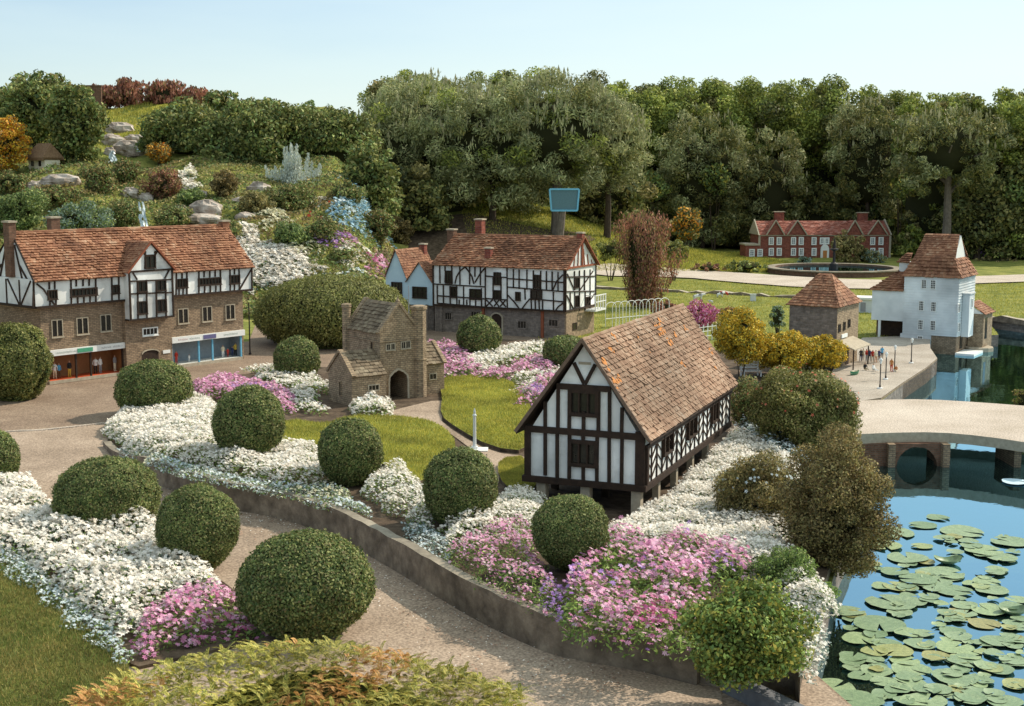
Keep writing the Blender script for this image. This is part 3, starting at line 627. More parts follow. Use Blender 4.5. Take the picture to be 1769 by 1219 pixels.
FB(mb, [(207, 460, 203, 615), (225, 465, 268, 500, 300, 548, 340, 600), (303, 455, 303, 500), (337, 450, 337, 500), (308, 560, 308, 605), (345, 560, 345, 602), (437, 437, 440, 595), (470, 435, 470, 482),
        (512, 432, 512, 480), (550, 428, 550, 478), (590, 425, 592, 582), (478, 545, 480, 588), (518, 542, 518, 586), (556, 540, 556, 584), (690, 415, 692, 572), (733, 412, 735, 568), (692, 478, 737, 474), (692, 530, 737, 524),
        (1090, 385, 1088, 540), (1125, 385, 1125, 432), (1155, 382, 1155, 535), (1107, 490, 1107, 538), (1132, 490, 1132, 536), (1230, 378, 1230, 525), (1262, 378, 1262, 425), (1297, 376, 1297, 425), (1330, 374, 1330, 422), (1362, 372, 1364, 520),
        (1265, 478, 1265, 523), (1300, 478, 1300, 521), (1335, 476, 1335, 520), (1422, 368, 1424, 515), (1450, 368, 1450, 408), (1478, 366, 1480, 512), (1450, 465, 1450, 512), (1553, 378, 1482, 500), (1557, 364, 1558, 508)], YJ)
ys = lambda X, Y: B.S(X, Y, XW)
mb.bS((-.06, zj+.01), (DP, zj+.01), .028, XW-.012, XW); mb.bS((-.045, zj), (-.045, ze), .02, XW-.012, XW)
for v in (.3, .62): mb.bS((v, zj), (v, ze), .018, XW-.012, XW)
mb.bS((.02, ze), (.3, zj), .018, XW-.012, XW); mb.bS((.58, ze), (.3, zj), .018, XW-.012, XW)
mb.build('timber_frame', 'timber', R)
for q in ((297, 505, 348, 560), (437, 490, 597, 543), (692, 478, 735, 522), (1092, 435, 1157, 490), (1228, 426, 1364, 474), (1422, 412, 1480, 464)):
    a = r(q[0], q[3], YJ); b_ = r(q[2], q[1], YJ); B.win((a[0], a[1], b_[0], b_[1]), YJ, bars=(max(1, int(abs(b_[0]-a[0])/.06)), 0), fw=.014, sill=True, proud=.02)
# bay
YB = -.17; bx0 = r(800, 550, YB)[0]; bx1 = r(1072, 550, YB)[0]; bz0 = (r(800, 692, YB)[1]+r(1070, 675, YB)[1])/2; bze = (r(805, 385, YB)[1]+r(1070, 380, YB)[1])/2; ba = r(935, 208, YB)
bm = (bx0+bx1)/2
mb = MB(); mb.extF([(bx0, bz0), (bx1, bz0), (bx1, bze), (bm, ba[1]-.01), (bx0, bze)], YB, .35); mb.build('bay_wall', 'plaster', R)
mb = MB()
for a, b_ in (((bx0, bz0+.01), (bx1, bz0+.01)), ((bx0, bze), (bx1, bze)), ((bx0+.008, bz0), (bx0+.008, bze)), ((bx1-.008, bz0), (bx1-.008, bze))): mb.bF(a, b_, .024, YB-.016, YB)
FB(mb, [(850, 445, 853, 690), (905, 440, 908, 685), (965, 440, 968, 680), (1022, 435, 1027, 678), (805, 450, 1070, 438), (805, 528, 1070, 518), (820, 395, 848, 440), (1045, 380, 1018, 432), (903, 290, 868, 235), (960, 290, 985, 235), (880, 262, 905, 290), (905, 372, 905, 285), (957, 372, 957, 285)][:8]+[(1045, 380, 1018, 432), (895, 372, 898, 262), (960, 370, 958, 262), (896, 290, 958, 287), (895, 285, 885, 265), (960, 285, 975, 258)], YB)
for v0, v1 in ((YB+.01, -.07),): mb.bS((v0, bz0+.01), (v1, bz0+.01), .02, bx0-.012, bx0)
mb.build('timber_frame', 'timber', R)
for q in ((850, 448, 905, 515), (966, 442, 1022, 508), (852, 574, 907, 652), (968, 562, 1026, 640), (900, 292, 956, 368)):
    a = r(q[0], q[3], YB); b_ = r(q[2], q[1], YB); B.win((a[0], a[1], b_[0], b_[1]), YB, bars=(1, 0), fw=.012, sill=True, proud=.02)
mb = MB(); o1 = YB-.04; zb = bze-.015; mb.tiles((bx0-.03, .5, zb), (bx0-.03, o1, zb), (bm, o1, ba[1]+.012), (bm, .5, ba[1]+.012), .034, .032, .009)
mb.tiles((bx1+.03, o1, zb), (bx1+.03, .5, zb), (bm, .5, ba[1]+.012), (bm, o1, ba[1]+.012), .034, .032, .009)
mb.build('bay_roof', 'tile', R)
mb = MB(); mb.bF((bx0-.035, zb), (bm, ba[1]+.01), .022, o1-.008, o1+.008); mb.bF((bx1+.035, zb), (bm, ba[1]+.01), .022, o1-.008, o1+.008); mb.build('bargeboard', 'redtimber', R)
# small white casement, door arch, plaque in bay base
a = r(884, 786, -.06); b_ = r(972, 735, -.06); B.win((a[0], a[1], b_[0], b_[1]), -.06, frame='white', bars=(3, 0), fw=.016, sill=True)
a = r(882, 945, -.06); b_ = r(980, 872, -.06)
mb = MB(); mb.extF([(a[0], 0.0), (b_[0], 0.0)]+[p for p in reversed(arch_pts(a[0], b_[0], b_[1]-.04, b_[1], 8))], -.065, -.05); d = mb.build('door', 'timber', R)
mb = MB(); ar = arch_pts(a[0]-.008, b_[0]+.008, b_[1]-.04, b_[1]+.012, 8)
for p, q in zip(ar, ar[1:]): mb.bF(p, q, .014, -.075, -.06)
mb.build('frame', 'stonetrim', d)
a = r(1008, 898, -.06); b_ = r(1052, 873, -.06); mb = MB(); mb.box(a[0], b_[0], -.07, -.0605, a[1], b_[1]); mb.build('plaque', 'white', R)
# main roof
ov = .05; zeb = ze-.01
yf = YJ-ov; yb = DP+.05+ov
mb = MB(); mb.tiles((XW-.03, yf, zeb), (XE+.02, yf, zeb), (xrr, DP/2, zr), (XW+.05, DP/2, zr), .045, .042, .02)
mb.tiles((XE+.02, yb, zeb), (XW-.03, yb, zeb), (XW+.05, DP/2, zr), (xrr, DP/2, zr), .06, .06, .010)
mb.tiles((XE+.02, yf, zeb), (XE+.02, yb, zeb), (xrr+.001, DP/2+.01, zr), (xrr, DP/2-.01, zr), .045, .042, .02)
k = 0
x = XW
while x < xrr: mb.cyl((x, DP/2, zr+.004), (x+.07, DP/2, zr+.004+random.gauss(0, .002)), .016, .018, 7); x += .071
mb.build('roof', 'tile', R)
mb = MB(); mb.ext([(XW+.0, yf+.03, zeb+.003), (XE, yf+.03, zeb+.003), (xrr-.02, DP/2, zr-.015), (XW+.06, DP/2, zr-.015)], (0, 0, -.01)); mb.build('roof_deck', 'timber', R)
# left gable under the roof
mb = MB(); mb.extS([(-.06, ze), (DP+.05, ze), (DP/2, zr-.03)], XW+.02, XW+.05); g_ = mb.build('gable_wall', 'plaster', R)
mb = MB()
for a, b_ in (((0, ze+.01), (DP, ze+.01)), ((.25, ze), (.4, zr-.15)), ((.8, ze), (.6, zr-.15)), ((.12, ze), (.3, ze+.18)), ((.95, ze), (.75, ze+.18))): mb.bS(a, b_, .02, XW+.006, XW+.02)
mb.build('timber_frame', 'timber', g_)
mb = MB(); q0, q1, q2 = Vector((XW-.03, yf, zeb)), Vector((XW+.05, DP/2, zr+.0)), Vector((XW-.03, yb, zeb))
mb.cyl(q0, q1, .014, .014, 5); mb.cyl(q1, q2, .014, .014, 5); mb.build('bargeboard', 'timber', R)
chimney(B, (XW+.01, DP/2-.03), .1, .14, ze+.03, zr+.13, 'dkbrick'); chimney(B, (r(330, 60, DP*.75)[0], DP*.75), .13, .11, zr-.3, zr+.16, 'dkbrick')
chimney(B, (xrr-.04, DP/2), .12, .1, zr-.2, zr+.05, 'tile')
# neighbour at the far left, mostly outside the picture
B2 = Bld('tiled_cottage', -62, 700, 0, math.radians(50), 'tiled house end cut by the left edge of the picture beside the shops', 'building'); B2.T = Z1
mb = MB(); mb.box(-1.2, .33, .05, 1.0, 0, 1.15); mb.build('wall', 'stone', B2.root)
mb = MB(); mb.tiles((-1.2, 0, 1.12), (.38, 0, 1.12), (.32, .5, 1.5), (-1.2, .5, 1.5), .045, .042, .02); mb.tiles((.38, 1.05, 1.12), (-1.2, 1.05, 1.12), (-1.2, .5, 1.5), (.32, .5, 1.5), .06, .06, .01); mb.build('roof', 'tile', B2.root)
mb = MB(); mb.extS([(.04, 1.13), (1., 1.13), (.5, 1.49)], .29, .32); mb.build('gable_wall', 'plaster', B2.root)
# ---------- 2 inn
Z3 = lambda X, Y: (640+X*.24604, 340+Y*.24604)
B = Bld('timber_framed_inn', 976, 586, 0, math.radians(-27), 'black and white timber framed inn over a grey stone ground floor with red tiled roof', 'building'); B.T = Z3; R = B.root
r = lambda X, Y, y=0.: B.F(X, Y, y); s_ = lambda X, Y, x=0.: B.S(X, Y, x)
YJ = -.05
x0 = r(440, 700, YJ)[0]; xr_ = r(1367, 700, YJ)[0]; zj = (r(1365, 815, YJ)[1]+r(830, 772, YJ)[1])/2; ze = (r(1365, 515, YJ)[1]+r(443, 468, YJ)[1])/2
dpt = s_(1580, 700, xr_)[0]; zr = (r(1475, 275, dpt/2)[1]+r(620, 268, dpt/2)[1])/2
print('INN', [round(float(k), 3) for k in (x0, xr_, zj, ze, zr, dpt, r(1365, 515, YJ)[1], r(443, 468, YJ)[1], r(1365, 815, YJ)[1], r(470, 765, YJ)[1])])
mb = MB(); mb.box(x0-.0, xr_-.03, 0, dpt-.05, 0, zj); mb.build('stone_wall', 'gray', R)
mb = MB(); mb.box(xr_-.03, xr_-.001, .0, dpt-.05, 0, zj-.001); mb.build('stone_wall', 'gstone', R, label='sunlit end wall of squared stone')  # lighter stone than the front: sunlight put into the wall colour
mb = MB(); mb.box(x0, xr_, YJ, dpt, zj+.001, ze+.015); mb.extS([(YJ, ze+.015), (dpt, ze+.015), (dpt/2, zr-.02)], xr_-.04, xr_); mb.build('plaster_wall', 'plaster', R)
mb = MB()
for a, b_, w_ in (((x0, zj+.01), (xr_, zj+.01), .03), ((x0, ze), (xr_, ze), .024), ((x0+.01, zj), (x0+.01, ze), .024), ((xr_-.012, zj), (xr_-.012, ze), .03)): mb.bF(a, b_, w_, YJ-.02, YJ)
FB(mb, [(487, 470, 490, 605), (525, 472, 525, 520), (525, 600, 528, 520), (572, 475, 575, 610), (628, 478, 630, 615), (595, 608, 605, 560, 630, 520, 665, 490), (665, 490, 690, 520, 715, 560, 728, 610), (698, 485, 698, 615), (735, 488, 735, 560), (773, 490, 773, 620), (808, 495, 770, 540, 735, 600),
        (443, 610, 805, 630), (470, 692, 800, 715), (470, 745, 800, 772), (470, 620, 472, 745), (513, 620, 515, 755), (560, 625, 562, 755), (607, 625, 608, 755), (655, 628, 656, 765), (700, 700, 700, 768), (740, 715, 740, 768), (780, 640, 782, 768), (565, 700, 605, 700), (625, 720, 625, 760), (678, 720, 678, 765),
        (808, 490, 808, 770), (960, 500, 962, 775), (812, 555, 960, 565), (812, 712, 958, 722), (815, 722, 860, 768), (858, 722, 815, 766), (870, 722, 905, 770), (905, 722, 870, 766), (912, 722, 952, 770), (950, 724, 912, 768), (862, 560, 862, 712), (918, 560, 918, 718),
        (1005, 505, 1005, 640), (1045, 508, 1045, 645), (1100, 510, 1100, 650), (1145, 515, 1145, 650), (1197, 518, 1197, 655), (1237, 520, 1237, 655), (1277, 522, 1277, 660), (1318, 525, 1318, 662), (965, 572, 1362, 600), (965, 632, 1362, 664), (1352, 545, 1310, 590, 1280, 655),
        (1085, 645, 1088, 720), (1285, 665, 1287, 800), (967, 690, 1010, 735, 1050, 788), (1120, 715, 1090, 750, 1062, 790), (1125, 715, 1215, 722), (1212, 722, 1355, 735), (1352, 745, 1320, 770, 1292, 808), (1130, 722, 1132, 798), (1158, 722, 1160, 798), (1185, 722, 1187, 800), (1210, 722, 1210, 800)], YJ, w=.02)
mb.build('timber_frame', 'timber', R)
mb = MB(); zz = s_(1400, 800, xr_)[1]
def SB(mb, segs, x, w=.018, th=.014):
    for a in segs:
        for i in range(0, len(a)-2, 2): mb.bS(s_(a[i], a[i+1], x), s_(a[i+2], a[i+3], x), w, x+th, x-.004)
mb.bS((YJ, zj+.01), (dpt, zj+.01), .028, xr_+.02, xr_); mb.bS((dpt-.01, zj), (dpt-.01, ze), .022, xr_+.016, xr_); mb.bS((YJ+.012, zj), (YJ+.012, ze), .022, xr_+.016, xr_)
SB(mb, [(1370, 562, 1575, 555), (1370, 664, 1575, 660), (1430, 520, 1430, 655), (1465, 515, 1465, 660), (1500, 512, 1500, 655), (1540, 508, 1540, 655), (1380, 540, 1428, 650), (1560, 520, 1470, 650), (1400, 670, 1400, 805), (1432, 668, 1432, 800), (1465, 668, 1465, 800), (1505, 665, 1505, 795), (1540, 664, 1540, 790), (1375, 690, 1425, 790), (1570, 680, 1500, 785)], xr_)
mb.build('timber_frame', 'timber', R)
mb = MB(); mb.bS((YJ, ze+.012), (dpt, ze+.012), .03, xr_+.022, xr_); mb.bS((dpt/2, ze), (dpt/2, zr), .045, xr_+.024, xr_)
for t in (.25, .5, .75):
    y = YJ+(dpt/2-YJ)*t; mb.bS((y, ze+.02), (y-.03+(.05 if t > .6 else .06), ze+(zr-ze)*t*.8), .014, xr_+.012, xr_); y = dpt-(dpt/2-YJ)*t; mb.bS((y, ze+.02), (y-.05, ze+(zr-ze)*t*.8), .014, xr_+.012, xr_)
mb.build('gable_timber', 'redtimber', R)
for q in ((530, 520, 570, 600), (568, 632, 605, 700), (700, 650, 778, 712), (870, 532, 915, 610), (865, 658, 910, 712), (1150, 550, 1193, 633), (1022, 670, 1053, 720), (1128, 658, 1205, 713)):
    a = r(q[0], q[3], YJ); b_ = r(q[2], q[1], YJ); B.win((a[0], a[1], b_[0], b_[1]), YJ, bars=(1, 0), fw=.014, sill=True, proud=.022)
for q in ((1435, 640, 1462, 565), (1435, 775, 1460, 692), (1510, 765, 1538, 700)):
    a = s_(q[0], q[1], xr_); b_ = s_(q[2], q[3], xr_); B.win((a[0], a[1], b_[0], b_[1]), 0, 'S', bars=(1, 0), fw=.012, x=xr_, sgn=1, proud=.02)
for q in ((1035, 920, 1095, 872), (1252, 905, 1318, 862), (525, 860, 570, 812), (708, 840, 762, 805)):
    a = r(q[0], q[1]); b_ = r(q[2], q[3]); B.win((a[0], a[1], b_[0], b_[1]), 0, bars=(2, 0), frame='gray', fw=.016)
a = s_(1420, 935, xr_); b_ = s_(1445, 882, xr_); B.win((a[0], a[1], b_[0], b_[1]), 0, 'S', bars=(0, 0), fw=.012, x=xr_, sgn=1, proud=.01)
a = r(852, 965); b_ = r(925, 822); mb = MB(); mb.extF([(a[0], .0), (b_[0], .0)]+list(reversed(arch_pts(a[0], b_[0], b_[1]-.07, b_[1], 8))), -.005, .01); d = mb.build('door', 'timber', R)
ar = arch_pts(a[0]-.01, b_[0]+.01, b_[1]-.07, b_[1]+.015, 8); mb = MB()
for p, q in zip([(a[0]-.01, 0)]+ar, ar+[(b_[0]+.01, 0)]): mb.bF(p, q, .024, -.02, 0)
mb.build('frame', 'stonetrim', d)
for X in (400, 500, 795, 1210):     # red brown posts and buttresses on the stone front
    q = r(X, 850)[0]; mb = MB(); mb.box(q-.022, q+.022, -.035, -.0, 0, zj); mb.build('buttress', 'gray' if X in (400, 500) else 'redtimber', R)
ov = .045; mb = MB(); zb = ze-.008; rl = r(598, 262, dpt/2)[0]
mb.tiles((x0-.02, YJ-ov, zb), (xr_+.05, YJ-ov, zb), (xr_+.05, dpt/2, zr), (rl, dpt/2, zr), .05, .045, .021)
mb.tiles((xr_+.05, dpt+ov, zb), (x0-.02, dpt+ov, zb), (rl, dpt/2, zr), (xr_+.05, dpt/2, zr), .07, .06, .011)
mb.tiles((x0-.02, dpt+ov, zb), (x0-.02, YJ-ov, zb), (rl, dpt/2-.01, zr), (rl, dpt/2+.01, zr), .05, .045, .021)
x = rl
while x < xr_: mb.cyl((x, dpt/2, zr+.004), (x+.07, dpt/2, zr+.004), .015, .017, 7); x += .071
mb.build('roof', 'tile', R)
mb = MB(); mb.bS((YJ-ov, zb), (dpt/2, zr+.005), .02, xr_+.05, xr_+.066); mb.bS((dpt+ov, zb), (dpt/2, zr+.005), .02, xr_+.05, xr_+.066); mb.build('bargeboard', 'redtimber', R)
chimney(B, (r(572, 250, dpt/2)[0], dpt/2), .13, .12, zr-.25, zr+.07, 'dkbrick'); chimney(B, (r(770, 200, dpt*.6)[0], dpt*.6), .13, .14, zr-.3, zr+.25, 'redbrick')
chimney(B, (r(826, 340, .1)[0], .12), .11, .09, ze-.02, ze+.29, 'redbrick'); chimney(B, (xr_-.02, dpt/2), .1, .1, zr-.1, zr+.06, 'redbrick')
# balcony and steps at the end wall
mb = MB(); by = dpt*.75; mb.box(xr_+.002, xr_+.2, by-.15, by+.3, zj-.06, zj-.03)
bal = mb.build('balcony', 'white', R); mb = MB()
for i in range(5):
    mb.box(xr_+.185, xr_+.2, by-.15+i*.108, by-.135+i*.108, zj-.029, zj+.2)
for zz in (.09, .2): mb.box(xr_+.183, xr_+.202, by-.15, by+.3, zj+zz, zj+zz+.014)
mb.box(xr_+.01, xr_+.18, by-.15, by-.135, zj+.2, zj+.214); mb.build('railing', 'white', bal)
# ---------- 2b pale blue twin gabled cottage
B = Bld('gabled_cottage', 748, 571, 0, math.radians(-27), 'pale blue cottage with two pointed gables joined to the inn', 'building'); B.T = Z3; R = B.root
r = lambda X, Y, y=0.: B.F(X, Y, y)
X1 = r(436, 650, -.05)[0]; Xm = r(256, 650, -.05)[0]; X0 = r(108, 650, -.05)[0]; zb1 = r(345, 758, -.05)[1]
for (xa, xb, apx, apy, ey_, dd) in ((X0, Xm, 200, 372, 562, .95), (Xm, X1, 338, 460, 588, .6)):
    ap = r(apx, apy, -.05); ez = r((255), ey_, -.05)[1]; xm = (xa+xb)/2
    e = ez
    mb = MB(); mb.extF([(xa+.001, zb1), (xb-.001, zb1), (xb-.001, e), (xm, ap[1]), (xa+.001, e)], -.05, dd-.02); mb.build('wall', 'bluewash', R)
    mb = MB(); mb.tiles((xb+.01, -.09, e-.02), (xb+.01, dd, e-.02), (xm, dd, ap[1]+.01), (xm, -.09, ap[1]+.01), .045, .05, .012); mb.tiles((xa-.01, dd, e-.02), (xa-.01, -.09, e-.02), (xm, -.09, ap[1]+.01), (xm, dd, ap[1]+.01), .045, .05, .012); mb.build('roof', 'tile', R)
mb = MB(); mb.box(X0+.03, X1-.02, .02, .6, 0, zb1-.001); mb.build('stone_wall', 'gray', R)
for q in ((153, 682, 220, 602), (300, 702, 393, 636)):
    a = r(q[0], q[1], -.05); b_ = r(q[2], q[3], -.05); B.win((a[0], a[1], b_[0], b_[1]), -.05, bars=(2, 1), fw=.016, sill=True, proud=.02)
chimney(B, (X0+(Xm-X0)*.5+.02, .85), .1, .1, zb1+.2, r(390, 335, .85)[1], 'redbrick')
# ---------- 3 market hall on posts
Z8 = lambda X, Y: (860+X*.34457, 500+Y*.34457)
zg = float(zisl(1.0, 10.0)); ZS = .28
B = Bld('market_hall', 908, 826, ZS, math.atan2(-.37, .913), 'black and white timbered market hall raised on stone posts with lichen spotted brown roof', 'building'); B.T = Z8; R = B.root
r = lambda X, Y, y=0.: B.F(X, Y, y); s_ = lambda X, Y, x=0.: B.S(X, Y, x)
Wd = r(735, 1000)[0]; Ln = s_(1160, 690, Wd)[0]; ze = s_(745, 765, Wd)[1]; zle = r(160, 690)[1]; ap = r(433, 262)
zr = ap[1]; xm = Wd/2
print('HALL', [round(float(k), 3) for k in (Wd, Ln, ze, zle, ap[0], ap[1], s_(1190, 490, Wd+.05)[0], s_(1190, 490, Wd+.05)[1], s_(915, 85, Wd/2)[0], s_(915, 85, Wd/2)[1])])
ze = (s_(740, 765, Wd)[1]+s_(1160, 520, Wd)[1])/2; zr = max(zr, s_(915, 90, xm)[1]*.5+zr*.5)
mb = MB(); mb.extF([(0, 0.03), (Wd, 0.03), (Wd, ze), (xm, zr-.02), (0, ze)], 0, Ln); mb.build('plaster_wall', 'plaster', R)
mb = MB(); mb.box(-.02, Wd+.02, -.03, Ln+.02, -.02, .03); mb.build('sill_beam', 'timber', R)
Y0 = 0; TH = .018
mb = MB(); zmid = (r(150, 692)[1]+r(710, 740)[1])/2; zup = (r(300, 480)[1]+r(565, 500)[1])/2
mb.bF((0, zmid), (Wd, zmid), .05, -.026, 0); mb.bF((r(300, 485)[0], zup), (r(570, 505)[0], zup), .045, -.026, 0)
mb.bF((.022, .03), (.022, zmid), .05, -.022, 0); mb.bF((Wd-.035, .03), (Wd-.035, zmid+.04), .075, -.022, 0)
FB(mb, [(240, 700, 240, 930), (300, 705, 300, 945), (362, 710, 360, 945), (430, 715, 430, 760), (430, 880, 430, 955), (500, 735, 498, 960), (560, 735, 560, 965), (625, 740, 622, 975),
        (240, 560, 240, 690), (305, 490, 303, 695), (362, 500, 360, 695), (432, 610, 432, 705), (508, 510, 506, 715), (562, 515, 562, 720), (625, 590, 622, 725), (383, 365, 435, 472), (490, 375, 440, 472)], 0, w=.026, th=TH)
mb.build('timber_frame', 'timber', R)
# close studding with herringbone on the long side
mb = MB(); nst = 19
for i in range(nst+1):
    y = .02+(Ln-.04)*i/nst; mb.bS((y, .03), (y, ze), .013, Wd+.01, Wd)
for i in range(nst):
    ya = .02+(Ln-.04)*i/nst; yb_ = .02+(Ln-.04)*(i+1)/nst
    for k in range(3):
        z0 = .05+k*(ze-.1)/3; z1_ = z0+.1
        a, b_ = ((ya, z1_), (yb_, z0)) if i % 2 == 0 else ((ya, z0), (yb_, z1_)); mb.bS(a, b_, .0065, Wd+.007, Wd)
mb.bS((0, ze-.012), (Ln, ze-.012), .03, Wd+.022, Wd); mb.bS((.03, 0.03), (.03, ze), .05, Wd+.02, Wd); mb.build('side_studding', 'timber', R)
for q in ((822, 825, 866, 722), (945, 742, 985, 658), (1065, 662, 1093, 585)):
    a = s_(q[0], q[1], Wd); b_ = s_(q[2], q[3], Wd); B.win((a[0], a[1]-.01, b_[0], a[1]+.2), 0, 'S', bars=(1, 0), fw=.02, x=Wd, sgn=1, proud=.03)
for q in ((366, 620, 500, 515), (366, 872, 495, 770)):
    a = r(q[0], q[1]); b_ = r(q[2], q[3]); B.win((a[0], a[1], b_[0], b_[1]), 0, bars=(2, 0), fw=.03, proud=.03, sill=False)
mb = MB(); mb.extF([(xm-.05, r(430, 375)[1]), (xm+.05, r(430, 375)[1]), (xm+.05, r(430, 362)[1]), (xm-.05, r(430, 362)[1])], -.006, 0); mb.build('name_board', 'stonetrim', R)
ovs = .055; sl = (zr-ze)/(Wd/2); ex = .06; yf = -.07; yb = Ln+.06
hL = (s_(745, 765, Wd+ex)[1]+s_(1190, 490, Wd+ex)[1])/2; print('hL', hL, ze, zr)
mb = MB(); mb.tiles((Wd+ex, yf, hL), (Wd+ex, yb, hL), (xm, yb, zr+.02), (xm, yf, zr+.02), .045, .03, .016, jit=.25)
mb.tiles((-ex, yb, hL), (-ex, yf, hL), (xm, yf, zr+.02), (xm, yb, zr+.02), .043, .04, .009)
rf = mb.build('roof', 'halltile', R)
mb = MB(); mb.ext([(Wd+ex, yf+.01, hL-.012), (Wd+ex, yb-.01, hL-.012), (xm, yb-.01, zr+.006), (xm, yf+.01, zr+.006)], (0, 0, -.012)); mb.ext([(-ex, yf+.01, hL-.012), (-ex, yb-.01, hL-.012), (xm, yb-.01, zr+.006), (xm, yf+.01, zr+.006)], (0, 0, -.012)); mb.build('roof_deck', 'darkroof', R)
mb = MB(); y = yf
while y < yb-.05: mb.cyl((xm, y, zr+.02), (xm, y+.085, zr+.02+random.gauss(0, .002)), .016, .018, 7); y += .086
mb.build('ridge_tiles', 'halltile', rf)
mb = MB(); mb.bF((Wd+ex, hL), (xm, zr+.022), .026, yf-.012, yf+.004); mb.bF((-ex, hL), (xm, zr+.022), .026, yf-.012, yf+.004); mb.build('bargeboard', 'woodtrim', R)
# lichen patches: thin crusts lying on the tiles
mb = MB(); nrm = Vector((zr+.02-hL, 0, Wd/2+ex)).normalized(); sdir = Vector((xm-Wd-ex, 0, zr+.02-hL))
for X, Y, rad, cnt in ((805, 195, .13, 26), (580, 245, .04, 4), (560, 300, .07, 8), (595, 460, .09, 14), (535, 375, .09, 9), (940, 200, .05, 5), (860, 275, .05, 5), (1060, 305, .05, 7), (915, 375, .05, 4), (1085, 395, .05, 3), (880, 225, .04, 3), (700, 240, .04, 2), (760, 330, .05, 2)):
    px_, py_ = Z8(X, Y); d = Vector(ray(px_, py_)); c = Vector((0, 0, CAMH))-B.o
    R3 = Matrix((B.ex, B.ey, Vector((0, 0, 1)))); cl = R3 @ c; dl = R3 @ d; p0 = Vector((Wd+ex, 0, hL))
    t = (p0-cl).dot(nrm)/dl.dot(nrm); h = cl+dl*t
    for _ in range(cnt):
        q = h+sdir.normalized()*random.gauss(0, rad*.35)+Vector((0, 1, 0))*random.gauss(0, rad*.45)+nrm*.013
        n_ = 7; rr = random.uniform(.01, .03)
        v = [q+(Vector((0, 1, 0))*math.cos(2*math.pi*i/n_)+sdir.normalized()*math.sin(2*math.pi*i/n_))*rr*random.uniform(.5, 1.3)+nrm*.001 for i in range(n_)]
        mb.add([q+nrm*.0035]+v, [(0, i+1, (i+1) % n_+1) for i in range(n_)])
mb.build('lichen_patches', 'lichen', rf)['kind'] = 'stuff'
mb = MB(); zgl = zg-ZS-.06
for (X, Yb) in ((216, 1), (437, 1), (692, 1)):
    x = r(X, 1000)[0]; mb.box(x-.038, x+.038, .0, .075, zgl, -.021); mb.build('post', 'stonetrim', R); mb = MB()
for y in (.55, 1.1, 1.65, 2.2):
    for x in (Wd-.06, Wd/2, .05): mb.box(x-.026, x+.026, y-.03, y+.03, zgl, -.021); mb.build('post', 'bark' if x < .6 else 'stonetrim', R); mb = MB()
# ---------- 4 stone gatehouse
Z2 = lambda X, Y: (430+X*.2871, 490+Y*.2871)
B = Bld('stone_gatehouse', 658, 694, .04, math.radians(37), 'small brown stone gatehouse with pointed arch, corner turrets and lower side wings', 'building'); B.T = Z2; R = B.root
r = lambda X, Y, y=0.: B.F(X, Y, y); s_ = lambda X, Y, x=0.: B.S(X, Y, x)
xt = r(1065, 500)[0]; TW = r(975, 500)[0]+.1; TD = s_(590, 500, 0)[0]; ze = (r(795, 290)[1]+s_(625, 265, 0)[1])/2; zr = r(890, 118, 0)[1]
print('GATE', [round(float(k), 3) for k in (xt, TW, TD, ze, zr)])
TD = min(TD, .85); TW = min(TW, .7); xm = TW/2
aw0, aw1 = r(842, 700)[0], r(957, 700)[0]; az = r(900, 512)[1]
mb = MB(); L_ = [(0, -.1), (aw0, -.1), (aw0, az-.14), (aw0+.01, az-.08), (aw0+(aw1-aw0)*.25, az-.03), ((aw0+aw1)/2, az), ((aw0+aw1)/2, ze), (0, ze)]
mb.extF(L_, 0, TD); Rr = [(aw1, -.1), (TW, -.1), (TW, ze), ((aw0+aw1)/2, ze), ((aw0+aw1)/2, az), (aw0+(aw1-aw0)*.75, az-.03), (aw1-.01, az-.08), (aw1, az-.14)]
mb.extF(Rr, 0, TD); mb.extF([(0, ze), (TW, ze), (xm, zr-.015)], 0, .06); mb.extF([(0, ze), (TW, ze), (xm, zr-.015)], TD-.06, TD)
mb.box(aw0, aw1, TD-.12, TD-.1, -.1, az-.1, 1); mb.build('tower_wall', ['gstone', 'glass'], R)
mb = MB(); ar = [(aw0, 0), (aw0, az-.14), (aw0+.01, az-.08), (aw0+(aw1-aw0)*.25, az-.03), ((aw0+aw1)/2, az), (aw0+(aw1-aw0)*.75, az-.03), (aw1-.01, az-.08), (aw1, az-.14), (aw1, 0)]
for p, q in zip(ar, ar[1:]): mb.bF(p, q, .022, -.014, .0)
mb.build('arch_moulding', 'stonetrim', R)
mb = MB(); mb.tiles((-.025, TD-.06, ze-.02), (-.025, .06, ze-.02), (xm, .06, zr), (xm, TD-.06, zr), .05, .06, .012); mb.tiles((TW+.025, .06, ze-.02), (TW+.025, TD-.06, ze-.02), (xm, TD-.06, zr), (xm, .06, zr), .05, .06, .012); mb.build('roof', 'slate', R)
mb = MB()
for y in (0.0, TD-.06):
    for e_ in (-.02, TW+.02): mb.bF((e_, ze-.01), (xm, zr+.01), .03, y-.012, y+.055)
    if y == 0: mb.build('coping', 'gstone', R); mb = MB()
mb.build('coping', 'gstone', R); mb = MB(); mb.lathe([(.02, 0), (.025, .02), (.008, .05), (.002, .07)], (xm, .02, zr+.01), 8); mb.build('finial', 'gstone', R)
